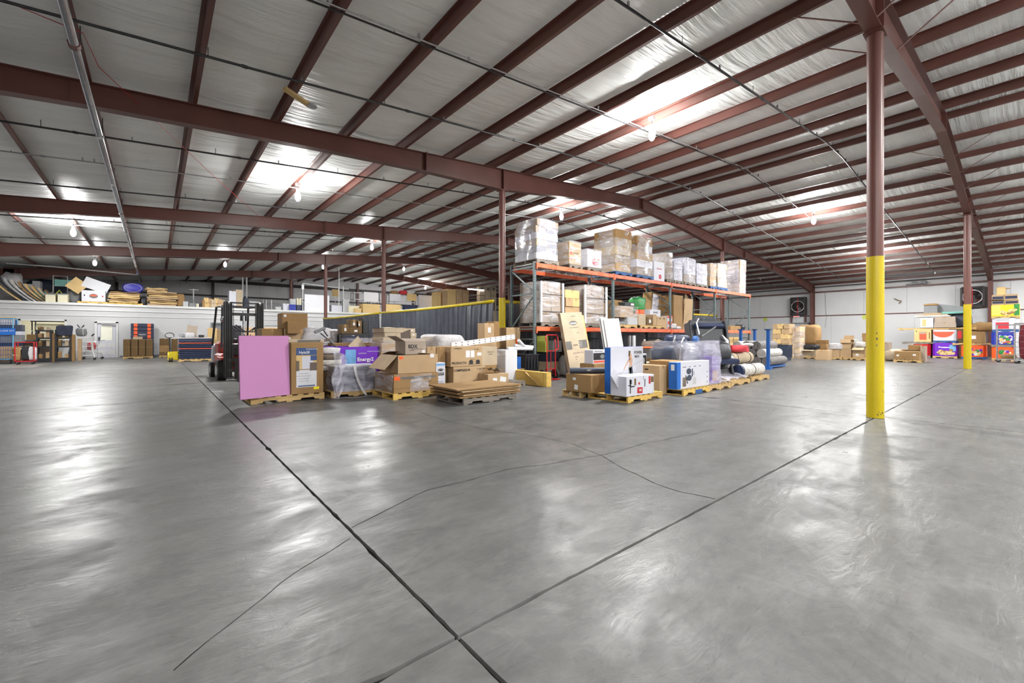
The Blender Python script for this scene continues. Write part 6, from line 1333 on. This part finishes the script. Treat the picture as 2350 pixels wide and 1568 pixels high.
t = carton('purple printed carton standing in film beside the blue and white one', 10.15, 4.86, PZ, .36, .3, .62, m='purple', tape=False); t.location.x = 10.12; t_dim[t.name] = (.36, .3, .62); D(t, 'f', .5, .3, .8, .4, 'skin', 'printed_photo'); TX(t, 'foot spa', 'f', .5, .8, .07, 'paper')
wrap('clear film round the purple printed carton', 10.12, 4.86, PZ, .5, .36, 1.0, m='filmh', amp=.04, seed=52)
m_ = MB().grid(16, 5, lambda a, c: (9.7+1.1*a, 4.62+.25*c, PZ+.008+.035*abs(sin(a*14+c*4)))); m_.build('film_sheet', M['filmh'], label='crumpled film lying on the pallet before the purple carton', cat='plastic film', smooth=True)
m_ = MB().grid(20, 10, lambda a, c: (10.75+1.4*a, 4.68+.75*c, PZ+.03+.30*(1-a)*0+.06*abs(sin(a*9+c*5))+.22*max(0, c-.3)*a)); m_.build('film_sheet', M['filmh'], label='white film sheet spread over the pallet below the black chair', cat='plastic film', smooth=True)
# black recliner
t = thing('black_recliner', 'large black reclining massage chair tipped upright', 'chair', (11.5, 5.42, PZ+.02), rot=(R(-13), 0, R(-32)))
MB().box((0, 0, .82), (.98, .1, 1.5), ch=.04).build('back_panel', M['blk'], t); MB().box((.52, .02, .76), (.08, .3, 1.56), ch=.03).build('side_panel', M['blk'], t); MB().box((-.52, .02, .8), (.08, .3, 1.4), ch=.03).build('side_panel', M['blk'], t)
MB().box((0, -.08, .82), (.8, .08, 1.2), ch=.03).build('inner_pad', M['blk'], t); MB().cyl((0, -.13, 1.38), .075, .8, 16, 'X').build('head_roll', M['navy'], t); MB().box((0, -.3, .38), (.96, .5, .14), (R(15), 0, 0), ch=.04).build('foot_pad', M['navy'], t)
MB().tube([(-.35, -.3, 1.05), (.05, -.35, 1.3)], .02, 8).build('chrome_handle', M['steel'], t); MB().tube([(-.42, -.3, 1.1), (-.46, -.3, 1.42), (-.35, -.25, 1.55)], .02, 8).build('chrome_handle', M['steel'], t)
MB().tube([(.33, -.16, 1.12), (.42, -.2, .95), (.4, -.2, .5)], [.012, .045, .03], 8).build('white_strap', M['foam'], t); MB().cyl((-.3, .2, 1.48), .05, .06, 10, 'X').build('bolt', M['galv'], t)
MB().blob((-.1, -.42, .62), (.8, .34, .5), 14, 8, .5, 4, .05).build('seat_cushion', M['blk'], t, smooth=True)
# mattress rolls
def roll(label, u, v, z, L, r, m, rz=0, bands=(-.3, .3), name='rolled_mattress', endm=None, flat=1):
    t = thing(name, label, 'roll', (u, v, z), rz); n_ = 18
    b = MB(); N = 6
    for i in range(N+1):
        x = -L/2+L*i/N; q = r*(1+.03*sin(i*2.1))
        for k in range(n_): a = 2*pi*k/n_; b.v.append((x, q*cos(a)*(1.15 if flat != 1 else 1), r*flat+q*sin(a)*flat))
    for i in range(N):
        for k in range(n_): b.f.append((i*n_+k, i*n_+(k+1) % n_, (i+1)*n_+(k+1) % n_, (i+1)*n_+k))
    b.f.append(tuple(range(n_))); b.f.append(tuple(N*n_+k for k in range(n_))); b.build('roll', M[m], t)
    for x in bands: MB().tube([(x*L, r*1.04*cos(2*pi*k/16)*(1.15 if flat != 1 else 1), r*flat+r*1.04*sin(2*pi*k/16)*flat) for k in range(16)], .008, 5, closed=True).build('strap', M['ink'], t)
    for s in (-1,):
        for q in (.3, .55, .8): MB().tube([(s*(L/2+.002), r*q*cos(2*pi*k/14), r*flat+r*q*sin(2*pi*k/14)*flat) for k in range(14)], .006, 4, closed=True).build('spiral_edge', M[endm or 'inkg'], t)
    return t
pallet('pallet under the strapped bedding rolls', 13.05, 5.3, 0, 0, 1.2, 1.0, 'wood')
roll('white and navy strapped bedding roll, lowest on its pallet', 12.9, 5.05, PZ, 1.35, .17, 'carpetw', 0, (-.0,), endm='navy'); roll('second white and navy strapped roll behind the lowest', 12.95, 5.45, PZ, 1.3, .17, 'carpetw', 0, (0,), endm='navy')
MB().cyl((0, 0, 0), .165, .1, 18, 'X').build('navy_end_cap', M['navy'], loc=(12.17, 5.05, PZ+.17), label='dark navy bag end of the lowest bedding roll', cat='bag end')
roll('pale beige strapped mattress roll on the bedding rolls', 12.7, 5.25, PZ+.34, 1.25, .16, 'card3', 0, (-.33, .33))
bag('red cushion with white trim on the beige roll, left', 'cushion', 'cushion', 12.55, 5.35, PZ+.66, .85, .6, .2, 'redc', seed=61, sq=.5); bag('red cushion on the beige roll, right', 'cushion', 'cushion', 13.25, 5.5, PZ+.6, .6, .5, .2, 'redc', seed=62, sq=.5)
MB().tube([(-.15, 0, 0), (0, -.1, .02), (.2, -.15, 0), (.3, 0, -.01), (.1, .1, .01)], .035, 8).build('white_trim_roll', M['white'], loc=(12.9, 5.2, PZ+.87), label='white looped webbing lying on the red cushions', cat='webbing')
bag('white plastic bag end left of the beige roll', 'bag', 'bag', 12.0, 5.3, PZ+.24, .35, .4, .4, 'foam', seed=63)
for i, (x, y) in enumerate(((1779, 846), (1776, 858))): p = P3(x, y, 5.3); MB().cyl((0, 0, 0), .04, .1, 10, 'X').build('roll_plug', M['grey'], loc=(13.62, 5.07+.36*i, PZ+.17), label=['nearer', 'farther'][i]+' grey plug at the right end of the bedding rolls', cat='plug')
# blue post rack with carpet rolls
bk = thing('blue_stacking_rack', 'blue steel stacking rack with flared post tops holding carpet rolls', 'rack', (0, 0, 0)); bu0, bv0 = 17.2, 6.15
# posts at three pixels
for x, v_ in ((1700, 7.95), (1732, 8.6), (1763, 6.2)):
    u_ = U(x, v_); z1 = Z(757, u_, v_)
    MB().box((u_, v_, z1/2), (.1, .1, z1)).build('post', M['bmetal'], bk); MB().box((u_, v_, z1), (.24, .24, .05), taper=.5).build('post_cup', M['bmetal'], bk); MB().box((u_, v_, .05), (.2, .2, .1), taper=1.1).build('post_foot', M['bmetal'], bk)
ua, va = U(1700, 7.95), 7.95; ub, vb = U(1763, 6.2), 6.2
MB().box(((ua+ub)/2+.3, (va+vb)/2+.15, .07), (1.6, 1.9, .06)).build('base_frame', M['bmetal'], bk)
rg = random.Random(4); cx_, cy_ = (ua+ub)/2+.45, (va+vb)/2+.1
lay = [(0, 0), (.36, 0), (.72, 0), (1.08, 0), (1.44, 0), (.18, .3), (.54, .3), (.9, .3), (1.26, .3), (.36, .6), (.72, .6), (1.08, .6)]
for i, (dy, dz) in enumerate(lay): roll(ORD[i % 5 if dz == 0 else (i-5) % 4 if dz == .3 else i-9]+' carpet roll of the '+{0: 'bottom', .3: 'middle', .6: 'top'}[dz]+' row in the blue rack', cx_, cy_-.72+dy, .1+dz, 1.75, .17, ('carpet', 'carpetw')[i % 3 == 2], 0, (), 'carpet_roll')
# dark bin, cartons behind blue rack
tote('dark blue-black waste bin right of the blue stacking rack', U(1801, 8.0), 8.0, 0, .62, .5, .78, 'slate')
# ================================================================ GOODS ALONG THE RIGHT WALL
def cwall(*a, **k): return cl(*a, **k)
u_ = 26.6; v1, v0 = V(1772, u_), V(1811, u_); z = 0; zt = Z(744, u_, v1)
stack('the high kraft wall by the bin', u_, u_+.9, v0, v1, 0, [zt/7]*7, [2, 2, 2, 2, 2, 2, 3], ('card', 'cardy'), .03, face='l', seed=5)
v1, v0 = V(1812, 27.2), V(1836, 27.2); zt = Z(750, 27.2, v1)
stack('the film-covered kraft stack', 27.2, 28, v0, v1, 0, [zt/6]*6, 2, ('cardy', 'card'), .02, face='l', seed=6); wrap('film over the kraft stack beside the high carton wall', 27.6, (v0+v1)/2, 0, .9, v1-v0+.05, zt+.02, amp=.03, seed=71)
bag('big brown paper sack standing behind the small cartons', 'paper_sack', 'sack', 29.6, V(1850, 29), .75, .9, 1.0, 1.15, 'card2', seed=7, sq=.4, amp=.1); carton('carton under the big brown paper sack', 29.6, V(1850, 29), 0, .8, 1.0, .76, m='card2')
for i, (x0, x1, y, u_, mm, lab, fl) in enumerate(((1823, 1841, 800, 27.9, 'card2', 'low brown carton left of the dark bundle', None), (1842, 1870, 803, 27.7, 'card3', 'open pale carton holding a dark bundle', {'l': 100, 'f': 110}), (1871, 1900, 804, 26.6, 'card', 'plain kraft carton standing nearest before the wall row', None), (1901, 1926, 803, 27.8, 'card', 'kraft carton with a paper heap on top', None),
  (1927, 1954, 801, 28.0, 'card', 'lower carton of the tall open one', None), (1956, 1984, 798, 27.9, 'card', 'kraft carton with a white note and open flap', {'l': 120}), (2024, 2040, 786, 28.2, 'card4', 'grey-brown carton right of the nearest column', None), (2053, 2110, 807, 27.4, 'card2', 'long low brown carton with two white notes', None))):
    if i not in (2,): pallet('pallet under the '+lab, u_+.4, (V(x0, u_)+V(x1, u_))/2, 0, pi/2, max(.7, V(x0, u_)-V(x1, u_)+.1), .8, 'wood')
    t = cl(lab, x0, x1, y, u_, PZ if i != 2 else 0, .7, m=mm, flaps=fl); bigs = t
    if i == 6: D(t, 'l', .5, .5, .98, .01, 'cardk', 'scored_line')
    if i == 5: D(t, 'l', .4, .3, .25, .2, 'paper')
    if i == 7: D(t, 'l', .13, .5, .1, .2, 'paper'); D(t, 'l', .8, .6, .12, .2, 'paper')
    if i == 4:
        t = cl('tall open carton standing on another before the wall', 1929, 1953, 779, u_, top(t), .6, m='card', flaps={'l': 150, 'f': 100, 'r': 20})
    if i == 1: bag('dark oval bundle lying in the open pale carton', 'bundle', 'bundle', u_+.3, V(1857, u_), top(t)+.0, .5, .8, .3, 'blk', seed=3)
    if i == 3: bag('white and grey paper heap on the kraft carton', 'paper_heap', 'paper', u_+.3, V(1915, u_), top(t)+.0, .5, .6, .35, 'foam', seed=4)
    if i == 5: bag('white and blue clothes heap in the noted carton', 'clothes', 'clothes', u_+.3, V(1970, u_), top(t)-.0, .45, .45, .3, 'carpetw', seed=5)
t = cl('open kraft carton behind the nearest wall row carton', 1873, 1896, 790, 28.8, .45, .5, m='card2', flaps={'l': 20, 'r': 10}); carton('carton under the open kraft one in the wall row', t.location.x, t.location.y, 0, .5, .7, .45, m='card')
for i, (x0, x1, y, z, lab) in enumerate(((1979, 1992, 776, .0, 'brown carton column left of the nearest yellow column'), (1978, 1990, 765, 0, 'small brown carton with a white mark, top of the column stack'))):
    z = z if i == 0 else top(pr); pr = cl(lab, x0, x1, y, 28.6, z, .5, m='card2')
for i, (x0, x1, y, z, lab) in enumerate(((2084, 2112, 792, .55, 'brown carton on top of the long low one, right end'), (2065, 2083, 802, 0, 'small brown carton behind the long low one'))): 
    t = cl(lab, x0, x1, y, 28.3, z, .5, m='card2'); z and carton('dark carton base under the right end of the long low carton', t.location.x, t.location.y, 0, .5, .8, z, m='cardk')
t = cl('green-brown upright board pack right of the long low carton', 2112, 2124, 795, 28.0, 0, .5, m='card4'); bag('pale crumpled paper heap between the wall row cartons', 'paper_heap', 'paper', 28.4, V(2046, 28), 0, .7, .8, .6, 'card3', seed=8)
# produce bins
def stackbin(lab, x0, x1, y1, u_, z, main, kind='fruit', pal='wood', word='', side=None):
    v1, v0 = V(x0, u_), V(x1, u_); vm = (v0+v1)/2
    if pal: pallet('pallet under the '+lab, u_+.55, vm, z, pi/2, v1-v0, 1.1, pal); z += PZ
    h_ = Z(y1, u_, vm)-z; t = bin_(lab, u_+.55, vm, z, 1.1, v1-v0, h_, main, 'l', kind, word=word, wsz=.14); return t, z+h_, v0, v1
UB = 34.2
t, z, v0, v1 = stackbin('purple potato bin at the bottom beside the red one', 2140, 2197, 787, UB, 0, 'purple', 'potato', word='Potatoes')
MB().box((-.56, -(v1-v0)*.32, .46), (.004, (v1-v0)*.25, .36)).build('printed_sky', M['sky'], t)
t, z, v0, v1 = stackbin('white bin with printed melon slice on the purple bin', 2141, 2194, 757, UB, z, 'wcard', None, 'bluep')
o = MB().prism([(-.45, .12), (.42, .12)]+[(.42*cos(a)-.0, .12-.32*sin(a)*1) for a in [pi*k/12 for k in range(1, 12)]], -.001, .001, 'X').build('printed_melon', M['melon'], t); o.location = (-.565, .05, .38)
MB().box((-.565, -.6, .33), (.004, .16, .4)).build('printed_text', M['red'], t)
zb = z
pallet('long pallet bridging the two produce bin stacks', UB+.6, (V(2100, UB)+V(2195, UB))/2, zb, pi/2, 3.2, 1.1, 'wood'); z = zb+PZ
t = cl('folded grey-brown carton pack on the melon bin, lower', 2143, 2193, 741, UB, z, 1.0, m='card4'); t2 = cl('folded grey-brown carton pack on the melon bin, upper', 2144, 2192, 727, UB+.02, top(t), 1.0, m='card4')
t = cl('white framed carton pair left of the folded packs', 2112, 2142, 730, UB, z, .9, m='wcard', tape=False); D(t, 'l', .3, .5, .3, .7, 'cardy', 'print_panel')
zz = max(top(t), top(t2))+.01
for i, (x0, x1, y0, mm) in enumerate(((2098, 2180, 722, 'trim'), (2102, 2175, 718, 'card3'), (2118, 2160, 713, 'card'))):
    v1, v0 = V(x0, UB), V(x1, UB); MB().box((0, 0, .035), (1.0, v1-v0, .07), ch=.01).build('flat_sheet', M[mm], loc=(UB+.5, (v0+v1)/2, zz), label=['widest white', 'middle pale', 'short tan'][i]+' flat sheet stack above the folded packs', cat='sheet'); zz += .072
t = cl('grey flat carton topping the highest sheets by the fan', 2120, 2151, 702, UB+.05, zz, .7, m='grey', tape=False); bag('small orange-brown scraps on the grey flat carton', 'scraps', 'scraps', t.location.x-.2, t.location.y, top(t), .3, .6, .13, 'card2', seed=3)
MB().bar((0, .3, .25), (0, -1.0, 0), .7, .05, (1, 0, 0)).build('grey_panel', M['grey'], loc=(UB+.5, V(2158, UB), zz-.05), label='grey panel sloping right of the topmost flat carton', cat='panel')
v1, v0 = V(2175, UB+.5), V(2212, UB+.5); zq = Z(728, UB, 2.0); t = bag('dark film-wrapped bale right of the folded packs', 'wrapped_bale', 'bale', UB+.9, (V(2194, UB)+V(2214, UB))/2, zb+PZ, 1.0, .75, Z(719, UB, 2)-zb-PZ, 'slate', seed=7, sq=.35)
for i in range(2): MB().box((0, 0, .03), (1.0, 1.15, .05), ch=.01).build('teal_sheet', M['teal'], loc=(UB+.6, (V(2176, UB)+V(2212, UB))/2, Z(719, UB, 2)+.01+.055*i), label=['lower', 'upper'][i]+' teal flat sheet on the dark wrapped bale', cat='sheet')
t, z, v0, v1 = stackbin('red bin with white print below the tan pictured box', 2096, 2135, 790, UB, 0, 'red', None, 'woodg', 'Q')
pallet('pallet between the red bin and the tan pictured box', UB+.55, (v0+v1)/2, z, pi/2, 1.7, 1.1, 'woodg')
t = cl('tan box with cut window and orange print on the red bin', 2098, 2137, 756, UB, z+PZ, 1.0, m='cardy', tape=False); D(t, 'l', .52, .48, .42, .62, 'melon', 'print_panel'); D(t, 'l', .52, .72, .36, .16, 'card4', 'cut_window', lift=.004); D(t, 'l', .9, .5, .06, .5, 'cardk', 'hand_slot'); D(t, 'l', .13, .84, .06, .1, 'ink', 'hole')
t, z, v0, v1 = stackbin('orange and red fruit bin partly behind the second column', 2206, 2263, 793, UB-.2, 0, 'orange', 'fruit', 'bluep')
pallet('pallet carrying the brown carton behind the second column', UB+.4, (v0+v1)/2, z, pi/2, 1.6, 1.1, 'wood')
t = cl('large brown carton with white label behind the second column', 2222, 2260, 761, UB-.1, z+PZ, .9, m='card2', flaps=None); D(t, 'l', .3, .5, .35, .3, 'paper')
bag('brown torn carton bundle on the large labelled carton', 'bundle', 'bundle', UB+.5, V(2258, UB), top(t), .8, 1.0, .5, 'card2', seed=9)
b = MB(); b.prism([(0, 0), (2.6, 0), (2.5, .35), (1.9, .95), (1.0, 1.35), (0, 1.45)], -.01, .01, 'X'); b.build('curved_grey_sheet', M['lgrey'], loc=(URW-.35, V(2285, 39), Z(760, 39, -1)), label='large grey curved sheet leaning on the wall behind the second column', cat='sheet')
MB().box((0, 0, .9), (.5, 2.4, 1.8)).build('stored_pallets', M['cardk'], loc=(URW-.75, V(2262, 39)+1.6, 0), label='dark stack standing against the wall behind the fruit bins', cat='stack')
UD = 33.0
t, z, v0, v1 = stackbin('orange-red fruit bin at the bottom of the rightmost stack', 2276, 2327, 797, UD, 0, 'orange', 'fruit', 'wood')
t, z, v0, v1 = stackbin('royal blue fruit bin in the rightmost stack', 2275, 2329, 762, UD, z, 'blued', 'fruit', 'woodg', 'Fruit')
t, z, v0, v1 = stackbin('white and crimson bin in the rightmost stack', 2277, 2338, 731, UD, z, 'wcard', None, 'bluep'); MB().box((-.563, .1, .2), (.004, (v1-v0)*.5, .32)).build('printed_band', M['redc'], t); MB().box((-.563, .1, .5), (.004, (v1-v0)*.5, .16)).build('printed_photo', M['lgrey'], t)
t, z, v0, v1 = stackbin('yellow bread-pictured bin, highest in the rightmost stack', 2275, 2340, 700, UD, z, 'yell', 'potato', 'wood'); MB().box((-.563, -(v1-v0)*.4, .3), (.006, .18, .56)).build('green_panel', M['green'], t); MB().box((-.563, (v1-v0)*.32, .3), (.006, .3, .5)).build('pale_panel', M['lime'], t)
for i, (x0, x1, y) in enumerate(((2276, 2305, 688), (2306, 2338, 688), (2276, 2304, 677), (2305, 2336, 675))):
    zz = z if i < 2 else Z(688, UD, 0); t = cl(['lower left', 'lower right', 'upper left', 'upper right'][i]+' flat kraft carton with navy band atop the yellow bin', x0, x1, y, UD, zz, .8, m='card', tape=False); D(t, 'l', .5, .5, .9, .45, 'navy', 'navy_band')
t = cl('open kraft carton crowning the rightmost stack', 2287, 2308, 662, UD+.1, Z(677, UD, 0), .6, m='cardy', flaps={'f': 95, 'b': 30, 'l': -60})
cage('wire_roll_cage', 'grey wire roll cage before the rightmost bin stack', 'roll cage', 31.2, V(2314, 31), .7, .72, Z(745, 31, 0), 'galv', .07, 8); bag('small tan parcel on the deck of the wire roll cage', 'parcel', 'bag', 31.2, V(2314, 31), .18, .4, .5, .2, 'card2', seed=2)
cage('second_roll_cage', 'darker roll cage cut by the right picture edge', 'roll cage', 30.4, V(2348, 30.4)-.1, .7, .7, Z(742, 30.4, 0), 'galv', .07, 6)
bag('dark red bundle in the roll cage at the right picture edge', 'bundle', 'bundle', 30.4, V(2350, 30.4)-.1, .18, .5, .5, 1.6, 'clothr', seed=3, sq=.5)
# ---- wall fans, signs
def fan(lab, x0, x1, y0, y1):
    u_ = URW-.1; v1, v0 = V(x0, u_), V(x1, u_); z0, z1 = Z(y1, u_, (v0+v1)/2), Z(y0, u_, (v0+v1)/2); t = thing('wall_fan', lab, 'fan', (u_-.1, (v0+v1)/2, (z0+z1)/2)); w_ = (v1-v0)/2; h_ = (z1-z0)/2
    for s in (-1, 1): MB().box((0, s*w_, 0), (.3, .1, 2*h_)).build('frame_side', M['irond'], t); MB().box((0, 0, s*h_), (.3, 2*w_, .1)).build('frame_side', M['irond'], t); MB().box((.05, s*w_, -h_-.25), (.12, .12, .6)).build('mount_post', M['iron'], t)
    r = min(w_, h_)*.9; MB().tube([(-.1, r*cos(2*pi*k/24), r*sin(2*pi*k/24)) for k in range(24)], .035, 6, closed=True).build('ring', M['galv'], t)
    MB().cyl((-.06, 0, 0), .12, .16, 12, 'X').build('motor', M['blkm'], t)
    for k in range(6): a = 2*pi*k/6; MB().bar((-.05, .1*cos(a), .1*sin(a)), (-.02, r*.92*cos(a+.15), r*.92*sin(a+.15)), .02, .24, (cos(a+1.2), sin(a), .5)).build('blade', M['irond'], t)
    MB().bar((-.15, 0, -h_), (-.15, 0, h_), .03, .05).build('guard_bar', M['redm'], t); MB().box((.12, 0, 0), (.02, 2*w_, 2*h_)).build('shutter', M['blkm'], t)
    for k in range(5): MB().box((.08, 0, -h_+2*h_*(k+.5)/5), (.04, 1.8*w_, .08), (0, .5, 0)).build('louvre', M['fork'] if k % 2 else M['galv'], t)
fan('square exhaust fan on the wall left of the wall column', 1817, 1849, 684, 724); fan('large square exhaust fan on the wall right of the second column', 2207, 2258, 660, 704)
u_ = URW-.1; t = thing('exit_sign', 'lit red exit sign below the left wall fan', 'sign', (u_-.05, V(1829, u_), Z(726, u_, V(1829, u_)))); MB().box((0, 0, 0), (.08, .48, .24), ch=.01).build('housing', M['wcard'], t); text('EXIT', .2, M['exitm'], t, (-.043, 0, 0), 'l', bold=.004)
for s in (-1, 1): MB().cyl((0, s*.32, .02), .06, .1, 10, 'X').build('emergency_lamp', M['blkm'], t)
t = thing('twin_spotlight', 'twin emergency spotlight on the upper wall rail', 'lamp', (u_-.1, V(2103, u_), Z(652, u_, V(2103, u_)))); 
for s in (-.35, .1): MB().cyl((0, s, .1), .12, .16, 12, 'X').build('lamp_head', M['grey'], t)
MB().box((0, .0, 0), (.12, 1.0, .08)).build('bracket', M['grey'], t)
MB().tube([(0, .25, .15), (0, 0, 0), (0, -.12, -.02), (0, 0, -.22)], .03, 6).build('wall_hook', M['cardk'], loc=(u_-.0, V(2063, u_), Z(690, u_, V(2063, u_))), label='small bent brown hook on the bare upper wall', cat='hook')
for i, x in enumerate((1756, 1985)): MB().box((0, 0, 0), (.01, .3, .3)).build('wall_notice', M['lime'], loc=(u_-.0+.015, V(x, u_), Z([733, 728][i], u_, V(x, u_))), label=['pale lime notice on the wall above the high carton wall', 'pale lime notice on the wall beside the near column'][i], cat='notice')
MB().tube([(URW-.3, VB+1, 4.98), (URW-.3, VE-3, 4.98)], .03, 6).build('wall_pipe', M['pipe'], label='thin black pipe running along the top of the right wall', cat='pipe')
MB().tube([(u_, V(1893, u_), 4.5), (u_, V(1894, u_), 3.4), (u_, V(1897, u_), 2.7), (u_, V(1893, u_), 1.9)], .01, 5).build('wall_cable', M['grey'], label='thin loose cable hanging on the wall right of the wall column', cat='cable')
d4 = thing('door_4', None, None, (URW-.08, V(1836, 39), 0)); d4['kind'] = 'structure'; MB().box((0, 0, 1.1), (.04, 1.1, 2.2)).build('door_leaf', M['wcard'], d4)
m = MB(); m.box((-.02, .6, 1.12), (.08, .1, 2.3)).box((-.02, -.6, 1.12), (.08, .1, 2.3)).box((-.02, 0, 2.25), (.08, 1.3, .1)); m.build('door_frame', M['grey'], d4); MB().box((-.06, .1, 2.0), (.06, .5, .06)).build('door_closer', M['blkm'], d4)
